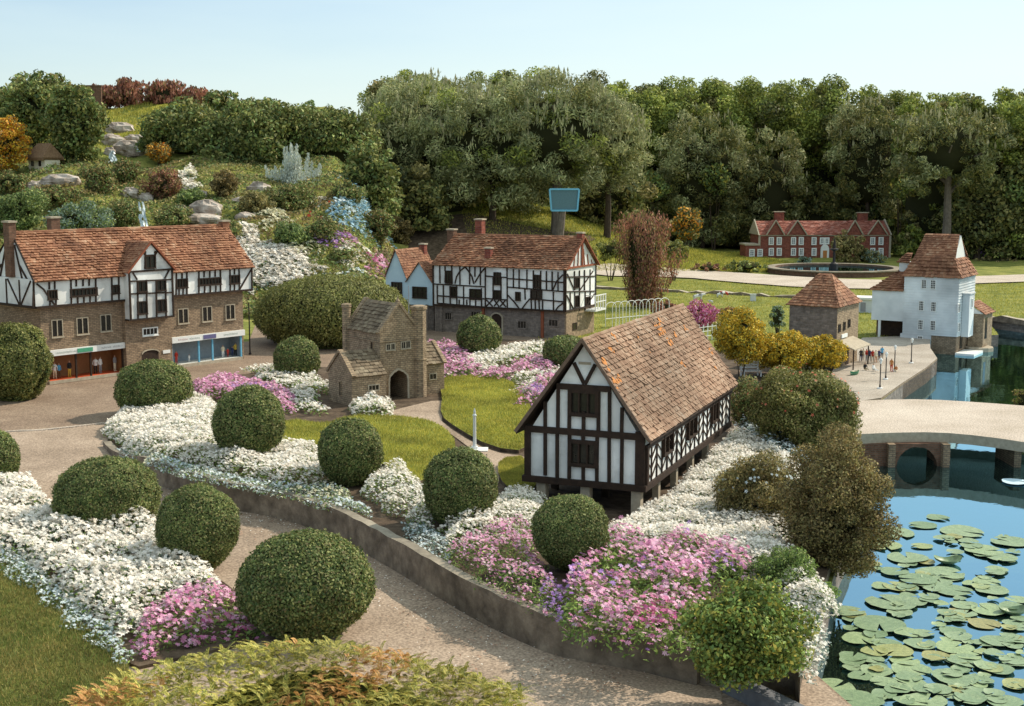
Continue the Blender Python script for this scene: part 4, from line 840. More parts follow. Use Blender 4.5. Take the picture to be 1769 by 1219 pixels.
# turrets (octagonal)
for nm, c, rr, z1_ in (('turret', (TW+.03, .02), .09, r(1020, 135)[1]), ('turret', (.0, TD-.01), .055, s_(605, 125, 0)[1])):
    mb = MB(); mb.lathe([(rr, -.1), (rr, .45), (rr*1.08, .455), (rr*1.08, .47), (rr, .475), (rr, z1_-.04), (rr*1.14, z1_-.035), (rr*1.14, z1_), (rr*.7, z1_+.01), (rr*.05, z1_+.012)], (c[0], c[1], 0), 8); mb.build(nm, 'gstone', R)
for q in ((825, 400, 848, 362), (853, 397, 876, 358), (915, 390, 940, 348), (943, 387, 968, 343)):
    a = r(q[0], q[1]); b_ = r(q[2], q[3]); B.win((a[0], a[1], b_[0], b_[1]), 0, bars=(1, 0), frame='stonetrim', fw=.009, sill=True)
a = s_(735, 395, 0); b_ = s_(750, 350, 0); B.win((b_[0], a[1], a[0], b_[1]), 0, 'S', bars=(0, 0), frame='gstone', fw=.01, x=0)
mb = MB(); mb.box(-.006, TW+.006, -.012, 0, r(800, 348)[1]-.008, r(800, 348)[1]+.006); mb.box(-.012, 0, 0, TD, r(800, 348)[1]-.008, r(800, 348)[1]+.006); mb.build('string_course', 'gstone', R)
# left wing: gable facing left
wl_ = .46; wy0 = -.12; wy1 = .42; wz = .37; wr = .62; wm = (wy0+wy1)/2
mb = MB(); mb.box(-wl_, -.001, wy0, wy1, -.1, wz); mb.extS([(wy0, wz), (wy1, wz), (wm, wr-.02)], -wl_, -wl_+.05); mb.build('wing_wall', 'gstone', R)
mb = MB(); mb.tiles((-wl_+.02, wy0-.03, wz-.02), (-.001, wy0-.03, wz-.02), (-.001, wm, wr), (-wl_+.02, wm, wr), .05, .06, .012); mb.tiles((-.001, wy1+.03, wz-.02), (-wl_+.02, wy1+.03, wz-.02), (-wl_+.02, wm, wr), (-.001, wm, wr), .05, .06, .012); mb.build('wing_roof', 'slate', R)
mb = MB(); mb.bS((wy0-.03, wz-.01), (wm, wr+.012), .03, -wl_-.015, -wl_+.04); mb.bS((wy1+.03, wz-.01), (wm, wr+.012), .03, -wl_-.015, -wl_+.04); mb.build('coping', 'gstone', R)
B.win((wm-.03, .1, wm+.01, .27), 0, 'S', bars=(0, 0), frame='gstone', fw=.01, x=-wl_)
B.win((-.24, .17, -.1, .235), wy0, bars=(2, 0), frame='stonetrim', fw=.012)
mb = MB(); xr0 = TW; mb.box(xr0, xr0+.42, .06, .5, -.1, .4); mb.extS([(.06, .4), (.5, .4), (.28, .6)], xr0+.37, xr0+.42); mb.build('wing_wall', 'gstone', R)
mb = MB(); mb.tiles((xr0, .03, .38), (xr0+.4, .03, .38), (xr0+.4, .28, .62), (xr0, .28, .62), .05, .06, .012); mb.tiles((xr0+.4, .53, .38), (xr0, .53, .38), (xr0, .28, .62), (xr0+.4, .28, .62), .05, .06, .012); mb.build('wing_roof', 'slate', R)
mb = MB(); mb.bS((.02, .385), (.28, .625), .03, xr0+.38, xr0+.43); mb.bS((.54, .385), (.28, .625), .03, xr0+.38, xr0+.43); mb.build('coping', 'gstone', R)
B.win((xr0+.2, .19, xr0+.3, .26), .06, bars=(1, 0), frame='stonetrim', fw=.01)
# steps at the wing
mb = MB()
for i in range(4): mb.box(-wl_-.02-.02*i, -wl_+.22, wy0-.1-.05*i, wy0-.05-.05*i+.0, -.1, .07-.018*i)
tag(mb.build('stone_steps', 'bluestone'), 'short flight of grey stone steps before the gatehouse wing', 'steps'); o = bpy.data.objects['stone_steps']; o.location = B.o; o.rotation_euler = (0, 0, B.yaw)
# ---------- 5 white watermill
Z6 = lambda X, Y: (1250+X*.3117, 340+Y*.3117)
B = Bld('watermill', 1650.5, 613, -.2, math.radians(-33), 'tall white weatherboarded watermill with hipped red tile roof standing in the pond', 'building'); B.T = Z6; R = B.root
r = lambda X, Y, y=0.: B.F(X, Y, y); s_ = lambda X, Y, x=0.: B.S(X, Y, x)
xl = r(822, 600)[0]; xk = r(998, 600)[0]; ztop = r(1285, 447)[1]; zbrick = r(1285, 775)[1]; xbk = r(1150, 800)[0]; dpt = s_(1392, 600, 0)[0]; zl_ = r(900, 515)[1]; zjet = r(920, 685)[1]
print('MILL', [round(float(k), 3) for k in (xl, xk, ztop, zbrick, xbk, dpt, zl_, zjet)])
dpt = max(.7, min(dpt, 1.0))
mb = MB(); mb.box(xbk, -.0, 0, dpt, -.3, zbrick-.001); mb.build('brick_base', 'stone', R)
xd0, xd1 = r(868, 760)[0], r(980, 760)[0]
mb = MB(); mb.box(xk, 0.01, -.01, dpt+.01, zbrick, ztop); mb.box(xd1, xbk-.001, -.009, dpt, .0, zbrick-.0); mb.box(xl, xk-.001, -.009, dpt-.05, zjet, zl_)
nb = 22
for i in range(nb):       # lapped boards
    z = zbrick+(ztop-zbrick)*i/nb
    mb.box(xk, .012, -.017, -.0101, z, z+.012); mb.box(.0101, .018, -.01, dpt+.01, z, z+.012)
mb.build('weatherboard_wall', 'mill', R)
mb = MB(); mb.box(xd0-.04, xd0, -.005, .02, .15, zjet); mb.build('door_post', 'white', R)
mb = MB(); mb.box(xl+.04, xd1, .25, .27, .1, zjet); mb.build('barn_door', 'timber', R)
mb = MB(); mb.box(xl, xd1-.001, .28, dpt-.06, .0, zjet-.001); mb.build('back_wall', 'dkbrick', R)
e = .035; apx0 = r(1075, 200, dpt/2)[0]; apx1 = r(1262, 205, dpt/2)[0]; zr = r(1170, 203, dpt/2)[1]
yf = -.01-e; yb = dpt+.01+e; X0 = xk-e; X1 = .012+e; zm = ztop+.02; ym = dpt/2
za = r(1245, 318, 0.1)[1]
mb = MB()
# bell-cast lower skirts then steep upper slopes
ins = .19*(X1-X0); zk = zm+(zr-zm)*.42; q = .17
def ringpt(t, x, y): return None
lowf = [(X0, yf, zm-.03), (X1, yf, zm-.03), (X1-q, yf+q, zk), (X0+q*.8, yf+q, zk)]
mb.tiles(*lowf, .055, .048, .022)
mb.tiles((X1, yf, zm-.03), (X1, yb, zm-.03), (X1-q, yb-q, zk), (X1-q, yf+q, zk), .055, .048, .022)
mb.tiles((X0, yb, zm-.03), (X0, yf, zm-.03), (X0+q*.8, yf+q, zk), (X0+q*.8, yb-q, zk), .055, .048, .022)
mb.tiles((X1, yb, zm-.03), (X0, yb, zm-.03), (X0+q*.8, yb-q, zk), (X1-q, yb-q, zk), .05, .06, .012)
mb.tiles((X0+q*.8, yf+q, zk), (X1-q+.03, yf+q, zk), (X1-q-.02, ym, zr), (X0+q+.04, ym, zr), .05, .042, .013)
mb.tiles((X1-q+.03, yb-q, zk), (X0+q*.8, yb-q, zk), (X0+q+.04, ym, zr), (X1-q-.02, ym, zr), .05, .06, .013)
mb.build('roof', 'tile', R)
mb = MB(); mb.extS([(yf+q+.02, zk-.02), (yb-q-.02, zk-.02), (ym, zr-.02)], X1-q-.04, X1-q); mb.build('gablet', 'white', R)
mb = MB(); mb.extS([(yb-q, zk), (yf+q, zk), (ym, zr-.01)], X0+q+.02, X0+q+.04); mb.build('gablet', 'tile', R)
mb = MB(); mb.tiles((xl-.03, -.04, zl_-.01), (xk, -.04, zl_-.01), (xk, .35, zl_+.33), (xk-.16, .35, zl_+.33), .055, .048, .022); mb.tiles((xl-.03, .8, zl_-.01), (xl-.03, -.04, zl_-.01), (xk-.16, .35, zl_+.33), (xk-.16, .36, zl_+.33), .055, .048, .022); mb.build('lean_to_roof', 'tile', R)
mb = MB(); mb.box(xk-.19, xk-.002, .3, .6, zl_+.2, zl_+.45); mb.build('lucam', 'mill', R)
mb = MB(); mb.tiles((xk-.22, .27, zl_+.44), (xk-.01, .27, zl_+.44), (xk-.01, .45, zl_+.6), (xk-.1, .45, zl_+.6), .055, .048, .022); mb.tiles((xk-.22, .65, zl_+.44), (xk-.22, .27, zl_+.44), (xk-.1, .45, zl_+.6), (xk-.1, .46, zl_+.6), .055, .048, .022); mb.build('lucam_roof', 'tile', R)
for q in ((1098, 505, 1125, 460), (1147, 508, 1176, 462), (1083, 628, 1110, 578), (1150, 632, 1178, 583), (1078, 732, 1106, 683), (1146, 737, 1174, 687), (1075, 820, 1103, 772)):
    a = r(q[0], q[1], -.017); b_ = r(q[2], q[3], -.017); B.win((a[0], a[1], b_[0], b_[1]), -.017, bars=(2, 3), frame='white', fw=.011, proud=.012)
for q in ((1297, 640, 1310, 592), (1297, 745, 1310, 698)):
    a = s_(q[0], q[1], .018); b_ = s_(q[2], q[3], .018); B.win((a[0], a[1], b_[0], b_[1]), 0, 'S', bars=(1, 3), frame='white', fw=.011, x=.018, sgn=1, proud=.012)
# projecting hoist bay, doorway, wheel house and white ledge on the water side
b0 = s_(1322, 650, .02)[0]; b1 = b0+.3
mb = MB(); mb.box(.0181, .13, b0, b1, zbrick-.02, ztop-.28); mb.box(.0181, .145, b0-.015, b1+.015, ztop-.279, ztop-.262); bay = mb.build('hoist_bay', 'mill', R)
B.win((b0+.1, ztop-.5, b0+.18, ztop-.36), 0, 'S', bars=(1, 3), frame='white', fw=.011, x=.13, sgn=1)
mb = MB(); mb.box(0, .011, b0+.0, b0+.14, .08, zbrick-.03); mb.build('water_door', 'glass', R)
mb = MB(); mb.box(.0, .3, -.03, .55, .0, .035); mb.build('white_ledge', 'white', R)
mb = MB(); yh = dpt*.66; mb.box(.0185, .26, yh, dpt+.25, -.3, .62); mb.box(.2605, .262, yh+.1, yh+.25, .2, .55, 1)
hb = mb.build('side_annexe', ['gstone', 'glass'], R); mb = MB(); mb.tiles((.3, yh-.03, .61), (.3, dpt+.28, .61), (.019, dpt+.28, .8), (.019, yh-.03, .8), .05, .05, .012); mb.build('annexe_roof', 'tile', hb)
mb = MB(); mb.extF([(.02, .622), (.25, .622), (.02, .77)], yh+.002, yh+.03); mb.build('annexe_gable', 'white', hb)
mb = MB(); mb.lathe([(.25, -.3), (.25, .06), (.24, .07)], (.16, yh+.12, 0), 10); mb.build('apron', 'stonetrim', R)
# ---------- 6 stone quay house
B = Bld('quay_house', 1443, 640, 0, math.radians(-32), 'two storey stone quayside house with pyramid tiled roof behind the yellow bushes', 'building'); B.T = Z6; R = B.root
r = lambda X, Y, y=0.: B.F(X, Y, y); s_ = lambda X, Y, x=0.: B.S(X, Y, x)
xl = r(365, 640)[0]; ze = r(620, 603)[1]; dpt = s_(745, 700, 0)[0]; dpt = max(.6, min(dpt, 1.05)); zr = r(600, 425, dpt/2)[1]
print('QUAY', [round(float(k), 3) for k in (xl, ze, dpt, zr)])
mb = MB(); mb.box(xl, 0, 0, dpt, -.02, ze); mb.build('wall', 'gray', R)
mb = MB(); mb.box(.0, .004, .0, dpt, -.02, ze-.001); mb.build('wall', 'gstone', R, label='sunlit side wall')  # thin skin of lighter stone, painting the sunlight onto this side
e = .04; c = xl/2; c0, c1 = c-.09, c+.09
mb = MB(); A = (xl-e, -e, ze-.02); Bq = (e, -e, ze-.02); Cq = (e, dpt+e, ze-.02); Dq = (xl-e, dpt+e, ze-.02); p0 = (c0, dpt/2, zr); p1 = (c1, dpt/2, zr)
mb.tiles(A, Bq, p1, p0, .05, .045, .012); mb.tiles(Bq, Cq, p1, (c1, dpt/2-.01, zr), .05, .045, .012); mb.tiles(Cq, Dq, p0, p1, .06, .06, .012); mb.tiles(Dq, A, (c0, dpt/2-.01, zr), p0, .05, .045, .012); mb.build('roof', 'tile', R)
for q in ((635, 750, 646, 705), (662, 738, 673, 692), (689, 722, 700, 678)):
    a = s_(q[0], q[1], .004); b_ = s_(q[2], q[3], .004); B.win((a[0], a[1], b_[0], b_[1]), 0, 'S', bars=(0, 1), fw=.007, frame='timber', x=.004, sgn=1)
zc_ = s_(650, 790, 0)[1]
mb = MB(); mb.ext([(.005, -.02, zc_), (.005, dpt*.75, zc_), (.27, dpt*.75, zc_-.1), (.27, -.02, zc_-.1)], (0, 0, -.015)); mb.build('canopy', 'stonetrim', R)
mb = MB(); mb.box(.24, .255, .0, .015, -.02, zc_-.11); mb.build('canopy_post', 'timber', R); mb = MB(); mb.box(.24, .255, dpt*.7, dpt*.7+.015, -.02, zc_-.11); mb.build('canopy_post', 'timber', R)
mb = MB(); mb.box(.0041, .02, dpt*.2, dpt*.45, zc_+.02, zc_+.07); mb.build('sign_board', 'white', R)
mb = MB(); mb.box(.0041, .012, .08, .22, -.02, zc_-.12); mb.build('door', 'timber', R); mb = MB(); mb.box(.0041, .012, .42, .54, -.02, zc_-.12); mb.build('door', 'timber', R)
a = r(545, 760); mb = MB(); mb.extF([(a[0]-.07, .3), (a[0]+.07, .3)]+list(reversed(arch_pts(a[0]-.07, a[0]+.07, .4, .47, 6))), -.004, .01); mb.build('window', 'glass', R)
# ---------- 7 brick mansion at the back
zt = 0; B = Bld('brick_mansion', 1325, 445, zt, math.radians(2), 'long red brick mansion with four small gables and white windows before dark trees', 'building'); B.T = Z6; R = B.root
r = lambda X, Y, y=0.: B.F(X, Y, y); s_ = lambda X, Y, x=0.: B.S(X, Y, x)
xR = r(918, 300)[0]; xL = r(198, 300)[0]; ze = r(500, 207)[1]; zr = r(500, 132, .7)[1]; dpt = 1.4
print('BRICK', [round(float(k), 3) for k in (xL, xR, ze, zr)])
mb = MB(); mb.box(xL, xR, 0, dpt, -.1, ze); mb.build('wall', 'redbrick', R)
mb = MB(); a = r(118, 340); zan = r(118, 268)[1]; mb.box(a[0], xL-.001, -.1, .8, -.1, zan); an = mb.build('annexe', 'redbrick', R); mb = MB(); mb.box(a[0]-.03, xL-.002, -.13, .8, zan+.001, zan+.05); mb.build('coping', 'stonetrim', an)
mb = MB(); mb.tiles((xL, -.05, ze-.02), (xR, -.05, ze-.02), (xR, .7, zr), (xL, .7, zr), .09, .12, .02); mb.tiles((xR, dpt+.05, ze-.02), (xL, dpt+.05, ze-.02), (xL, .7, zr), (xR, .7, zr), .15, .2, .02)
for X, hw in ((285, 50), (405, 55), (722, 48), (850, 55)):
    c = r(X, 207)[0]; w2 = abs(r(X+hw, 207)[0]-c); zt_ = r(X, 130, -.02)[1]
    mb.tiles((c-w2, .5, ze-.01), (c-w2, -.08, ze-.01), (c, -.08, zt_), (c, .5, zt_), .09, .12, .02); mb.tiles((c+w2, -.08, ze-.01), (c+w2, .5, ze-.01), (c, .5, zt_), (c, -.08, zt_), .09, .12, .02)
mb.build('roof', 'redtile', R)
for X, hw in ((285, 50), (405, 55), (722, 48), (850, 55)):
    c = r(X, 207)[0]; w2 = abs(r(X+hw, 207)[0]-c); zt_ = r(X, 130, -.02)[1]; mb = MB(); mb.extF([(c-w2+.03, ze-.01), (c+w2-.03, ze-.01), (c, zt_-.03)], -.06, .1); gb = mb.build('gable', 'redbrick', R)
    mb = MB(); mb.bF((c-w2, ze-.01), (c, zt_+.01), .035, -.11, -.075); mb.bF((c+w2, ze-.01), (c, zt_+.01), .035, -.11, -.075); mb.build('coping', 'stonetrim', gb)
mb = MB(); mb.box(xL-.01, xR+.01, -.035, -.001, ze-.05, ze-.015); mb.box(xL-.04, xL+.02, -.04, .0, -.1, ze-.051); mb.box(xR-.02, xR+.04, -.04, 0, -.1, ze-.051); mb.build('stone_trim', 'stonetrim', R)
mb = MB(); mb.extS([(-.08, ze-.02), (dpt+.06, ze-.02), (.7, zr+.06)], xL-.05, xL-.01); mb.build('gable_parapet', 'stonetrim', R)
mb = MB(); mb.extS([(-.08, ze-.02), (dpt+.06, ze-.02), (.7, zr+.06)], xR+.01, xR+.05); mb.build('gable_parapet', 'stonetrim', R)
cols_ = (263, 307, 386, 429, 500, 825, 871)
for X in cols_:
    for Y0_, Y1_ in ((262, 226), (322, 286)):
        a = r(X-10, Y0_); b_ = r(X+11, Y1_); B.win((a[0], a[1], b_[0], b_[1]), 0, bars=(1, 2), frame='white', fw=.04, proud=.03, glass='navy')
for X in (545, 572): a = r(X-9, 258); b_ = r(X+10, 228); B.win((a[0], a[1], b_[0], b_[1]), 0, bars=(1, 2), frame='white', fw=.04, proud=.03, glass='navy')
for X in (156, 201): a = r(X-11, 326, -.1); b_ = r(X+12, 292, -.1); B.win((a[0], a[1], b_[0], b_[1]), -.1, bars=(1, 2), frame='white', fw=.04, proud=.03, glass='navy')
a = r(535, 335); b_ = r(583, 262); mb = MB(); mb.extF([(a[0], -.1), (b_[0], -.1)]+list(reversed(arch_pts(a[0], b_[0], b_[1]-.16, b_[1], 8))), -.07, .0); d = mb.build('porch', 'white', R)
mb = MB(); mb.box(a[0]+.07, b_[0]-.07, -.076, -.07, -.1, b_[1]-.2); mb.build('door', 'orange', d)
chimney(B, (r(307, 110, .9)[0], .9), .3, .2, zr-.25, zr+.28, 'redbrick'); chimney(B, (r(770, 110, .9)[0], .9), .3, .2, zr-.25, zr+.25, 'redbrick')
# ---------- 8 thatched cottage on the rockery
q = on(50, 293); B = Bld('thatched_cottage', 50, 293, 0, 0, 'tiny cream cottage with brown thatched roof on the rockery at far left', 'building')
B.root.location = q; B.root.rotation_euler = (0, 0, math.radians(-35)); k = mpp(q.y)
mb = MB(); mb.box(0, 44*k, 0, 30*k, -.1, 22*k); mb.build('wall', 'creamwall' if 'creamwall' in M else 'plaster', B.root)
mb = MB(); mb.v = []; zz = 20*k
mb.ext([(-4*k, -6*k, zz), (48*k, -6*k, zz), (42*k, 15*k, 44*k), (6*k, 15*k, 44*k)], (0, 0, -5*k)); mb.ext([(-4*k, 36*k, zz), (48*k, 36*k, zz), (42*k, 15*k, 44*k), (6*k, 15*k, 44*k)], (0, 0, -5*k))
mb.ext([(48*k, -6*k, zz), (48*k, 36*k, zz), (42*k, 15*k, 44*k)], (-3*k, 0, -4*k)); mb.ext([(-4*k, -6*k, zz), (-4*k, 36*k, zz), (6*k, 15*k, 44*k)], (3*k, 0, -4*k)); mb.build('thatched_roof', 'thatch', B.root)
B.win((8*k, 6*k, 14*k, 14*k), 0, bars=(0, 0), fw=.01); B.win((28*k, 6*k, 34*k, 14*k), 0, bars=(0, 0), fw=.01)
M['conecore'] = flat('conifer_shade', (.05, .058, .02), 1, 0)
M['tealpanel'] = flat('teal_panel', (.10, .19, .23))
# ================================================================== planting
CAMV = np.array([0, 0, CAMH])
def fib(n, jit=.0):
    i = np.arange(n)+.5; z = 1-2*i/n; a = i*2.399963+rng.uniform(0, 6.28); r_ = np.sqrt(1-z*z)
    d = np.stack([r_*np.cos(a), r_*np.sin(a), z], 1)+rng.normal(0, jit, (n, 3)); return d/np.linalg.norm(d, axis=1, keepdims=True)
def noise3(p, f, seed=0):
    rs = np.random.default_rng(seed); out = 0
    for k in range(5):
        w_ = rs.normal(0, f*(1+.5*k), 3); out = out+np.sin(p@w_+rs.uniform(0, 6.28))/(1+.5*k)
    return out/2.2
def pick(n, ws): return rng.choice(len(ws), n, p=np.array(ws)/sum(ws))
def topiary(label, cx, cy, w, h, base_row, zf=zisl, taper=.25, flat_=0.0, group=None, mats=('box', 'box', 'core'), name='topiary_bush', D=None, dens=1.0, stems=0, lump=.04, s=None):
    if D is None: g_ = on(cx, base_row, zf)
    else:
        q = PD(cx, base_row, D); g_ = q
    D = g_.y; k = mpp(D); c = PD(cx, cy, D); rx = w*k/2; rz = h*k/2; root = empty(name, (c.x, c.y, g_.z), 0, label, 'bush' if 'topiary' in name else 'shrub', group)
    zc_ = c.z-g_.z; s = s or max(.0062, k*1.9); area = 4*math.pi*rx*rx; n = int(min(26000, area/(s*s)*1.15*dens)); seed = int(cx*7+cy)
    def shape(d):
        zz = d[:, 2:3]; t = np.clip(-zz, 0, 1)**1.4; hor = (1-taper*t)
        r_ = np.array([rx, rx, rz])*np.concatenate([hor, hor, np.ones_like(hor)], 1)
        if flat_: r_ = r_*(1+flat_*(1-np.abs(np.abs(d[:, 2:3])-.6)))
        return r_*(1+lump*noise3(d, 5, seed)+lump*.5*noise3(d, 11, seed+1)+.02*noise3(d, 2.5, seed+2))[:, None]
    m = NP(); d = fib(n, .02); q = d*shape(d)*rng.normal(1.0, .018, (n, 1)); q[:, 2] += zc_
    q[:, 2] = np.maximum(q[:, 2], .01)
    mi = pick(n, (1,)); m.leaves(q, d, s, .6, 0, rnd=.55)
    nst = max(20, n//140); ds = rng.normal(0, 1, (nst, 3)); ds /= np.linalg.norm(ds, axis=1, keepdims=True); qs = ds*shape(ds)*rng.uniform(1.01, 1.06, (nst, 1)); qs[:, 2] = np.maximum(qs[:, 2]+zc_, .01); m.leaves(np.repeat(qs, 3, 0)+rng.normal(0, s*.6, (nst*3, 3)), np.repeat(ds, 3, 0), s*1.15, .45, 0, rnd=1.2)
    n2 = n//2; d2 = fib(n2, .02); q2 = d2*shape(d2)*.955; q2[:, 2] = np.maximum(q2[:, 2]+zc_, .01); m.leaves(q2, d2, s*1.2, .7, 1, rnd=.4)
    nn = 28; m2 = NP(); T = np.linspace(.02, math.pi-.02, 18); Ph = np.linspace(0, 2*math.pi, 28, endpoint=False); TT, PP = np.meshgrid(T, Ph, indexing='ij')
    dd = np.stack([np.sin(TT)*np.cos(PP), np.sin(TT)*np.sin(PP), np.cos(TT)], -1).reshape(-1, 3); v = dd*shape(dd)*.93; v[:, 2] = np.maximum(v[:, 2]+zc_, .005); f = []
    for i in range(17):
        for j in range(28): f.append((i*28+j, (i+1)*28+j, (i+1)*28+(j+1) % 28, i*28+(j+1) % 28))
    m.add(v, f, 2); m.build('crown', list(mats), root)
    mb = MB(); mb.tube([(0, 0, -.05), (.01, 0, zc_*.5), (0, .01, zc_)], .02+rx*.05, 6)
    for i in range(stems):
        a = random.uniform(0, 6.28); mb.tube([(.02*math.cos(a), .02*math.sin(a), -.03), (rx*.35*math.cos(a), rx*.35*math.sin(a), zc_*.35), (rx*.6*math.cos(a), rx*.6*math.sin(a), zc_*.8)], .007, 5)
    mb.build('stem', 'bark', root); return root
def crown_mesh(c, r, nl, lr, s, mats, ws, core=True, axis=None, dens=1.0, asp=.55, fill=.75, rnd=.7, zmin=None, topmat=None, boxy=.85, asym=0, corescale=.5):
    """foliage mass: lumps of leaves spread over an ellipsoid (numpy arrays local)"""
    m = NP(); c = np.array(c, float); r = np.array(r, float); L = fib(nl, .07)
    for i in range(nl):
        d = np.sign(L[i])*np.abs(L[i])**boxy; lc = c+d*r*rng.uniform(.5, .98)*fill/.75; R_ = lr*rng.uniform(.6, 1.35); n = int(4*math.pi*R_*R_/(s*s)*.5*dens)+6
        dd = fib(n, .15); q = lc+dd*R_*np.array([1, 1, .8])*rng.uniform(.55, 1.08, (n, 1)); e = ((q-c)/r); keep = (np.sum(e*e, 1) > .28)
        if zmin is not None: keep &= q[:, 2] > zmin
        q = q[keep]; dd = dd[keep]; mi = rng.choice(len(ws), p=np.array(ws)/sum(ws)) if asym else None
        if mi is None:
            k = pick(len(q), ws)
            for j in range(len(ws)): m.leaves(q[k == j], dd[k == j], s, asp, j, rnd=rnd, axis=axis)
        else: m.leaves(q, dd, s, asp, mi, rnd=rnd, axis=axis)
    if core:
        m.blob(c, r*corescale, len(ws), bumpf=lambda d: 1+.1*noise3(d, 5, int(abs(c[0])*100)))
    return m
def shrub(name, label, cx, cy, w, h, base=None, D=None, zf=terrain, mats=('shrub',), ws=(1,), cat='shrub', group=None, nl=34, lr=.34, s=None, fl=None, flw=0, flsz=None, dy=1.0, dens=1.0, rnd=.7, asp=.55, stem=True, axis=None, boxy=1.0):
    if D is None: D = on(cx, base, zf).y
    c = PD(cx, cy, D); k = mpp(D); gz = float(zf(c.x, c.y)); root = empty(name, (c.x, c.y, gz), 0, label, cat, group)
    r_ = np.array([w*k/2, w*k/2*dy, h*k/2]); s = s or max(.008, k*2.2); m = crown_mesh((0, 0, c.z-gz), r_*np.array([.95, .95, .95]), nl, lr*min(r_[0], r_[2]*1.3), s, mats, ws, dens=dens, rnd=rnd, asp=asp, zmin=0, axis=axis, boxy=boxy)
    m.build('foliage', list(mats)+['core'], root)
    if fl:
        n = flw; d = fib(n*3, .1); d = d[(d[:, 2] > -.35) & (d[:, 1] < .6)][:n]; q = d*r_*rng.uniform(.9, 1.12, (len(d), 1)); q[:, 2] += c.z-gz; f = NP()
        f.flowers(q, d+np.array([0, -.4, .3]), flsz or k*3, 0); f.build('blossom', [fl], root)
    if stem:
        mb = MB(); hh = max(.02, c.z-gz)
        for i in range(4):
            a = random.uniform(0, 6.28); x = r_[0]*.4*math.cos(a); y = r_[1]*.4*math.sin(a); mb.tube([(x*.15, y*.15, -.04), (x*.6, y*.6, hh*.5), (x, y, hh)], max(.008, k*1.0), 5, r1=.004)
        mb.build('stem', 'bark', root)
    return root
def polydist(poly, X, Y):
    dmin = np.full(X.shape, 9.)
    for i in range(len(poly)):
        ax, ay = poly[i]; bx, by = poly[(i+1) % len(poly)]; vx, vy = bx-ax, by-ay; l = vx*vx+vy*vy+1e-12
        t = np.clip(((X-ax)*vx+(Y-ay)*vy)/l, 0, 1); dmin = np.minimum(dmin, np.hypot(X-ax-t*vx, Y-ay-t*vy))
    return dmin
def bed(name, label, pts, zf=zisl, fl=(('whitefl', 1),), leafm=('greenleaf',), hgt=.12, fs=None, cov=1.5, lcov=2.2, cat='flowers', world=False, ls=None, clus=.5, petals=5, edge=.12, holes=(), thr=-1.0, up=.9, group=None):
    poly = pts if world else W(pts, zf); xs = [p[0] for p in poly]; ys = [p[1] for p in poly]; D = sum(ys)/len(ys); k = mpp(D); fs = fs or max(.011, k*2.6); ls = ls or fs*1.0
    A = abs(sum(poly[i][0]*poly[(i+1) % len(poly)][1]-poly[(i+1) % len(poly)][0]*poly[i][1] for i in range(len(poly))))/2; bb = (max(xs)-min(xs))*(max(ys)-min(ys))
    seed = int(abs(xs[0]*91+ys[0]*17))
    wob = .06 if D < 16 else .18
    def samp(n):
        n = int(n*bb/max(A, 1e-3)); X = rng.uniform(min(xs)-wob, max(xs)+wob, n); Y = rng.uniform(min(ys)-wob, max(ys)+wob, n)
        p3 = np.stack([X, Y, 0*X], 1)
        Xw = X+wob*noise3(p3, 4, seed+5)+wob*.5*noise3(p3, 15, seed+7); Yw = Y+wob*noise3(p3, 4, seed+6)+wob*.5*noise3(p3, 15, seed+8)
        q = inside(poly, Xw, Yw); X, Y = X[q], Y[q]; d = polydist(poly, Xw[q], Yw[q])
        p3 = np.stack([X, Y, 0*X], 1); nz = noise3(p3, 7, seed)*.5+noise3(p3, 18, seed+1)*.35
        H = hgt*np.sqrt(np.clip(d/edge, .08, 1))*(1+clus*nz); Z = zf(X, Y); return X, Y, Z, H, nz
    m = NP(); mats = [f[0] for f in fl]; nm = len(mats)
    n = int(A/(ls*ls)*lcov*.35); X, Y, Z, H, nz = samp(n); P3 = np.stack([X, Y, Z+H*rng.uniform(.1, .95, X.shape)], 1)
    k_ = rng.integers(0, len(leafm), len(X))
    for j in range(len(leafm)): q = k_ == j; m.leaves(P3[q], np.tile([0, -.2, 1.], (q.sum(), 1)), ls, .4, nm+j, rnd=.9)
    n = int(A/(fs*fs*2)*cov); X, Y, Z, H, nz = samp(n); keep = nz > thr; X, Y, Z, H = X[keep], Y[keep], Z[keep], H[keep]
    P3 = np.stack([X, Y, Z+H*rng.uniform(.75, 1.12, X.shape)], 1); nr = np.stack([rng.normal(.22, .42, X.shape), rng.normal(-.02, .42, X.shape), np.full(X.shape, up)], 1)
    # patches of each colour
    sc = np.stack([noise3(P3, 3.5, seed+11+j)+math.log(f[1])*.9+rng.normal(0, .25, X.shape) for j, f in enumerate(fl)], 0); ch = sc.argmax(0)
    for j in range(nm): q = ch == j; m.flowers(P3[q], nr[q], fs, j, petals=petals)
    o = m.build(name, mats+list(leafm)); return tag(o, label, cat, group, 'stuff')
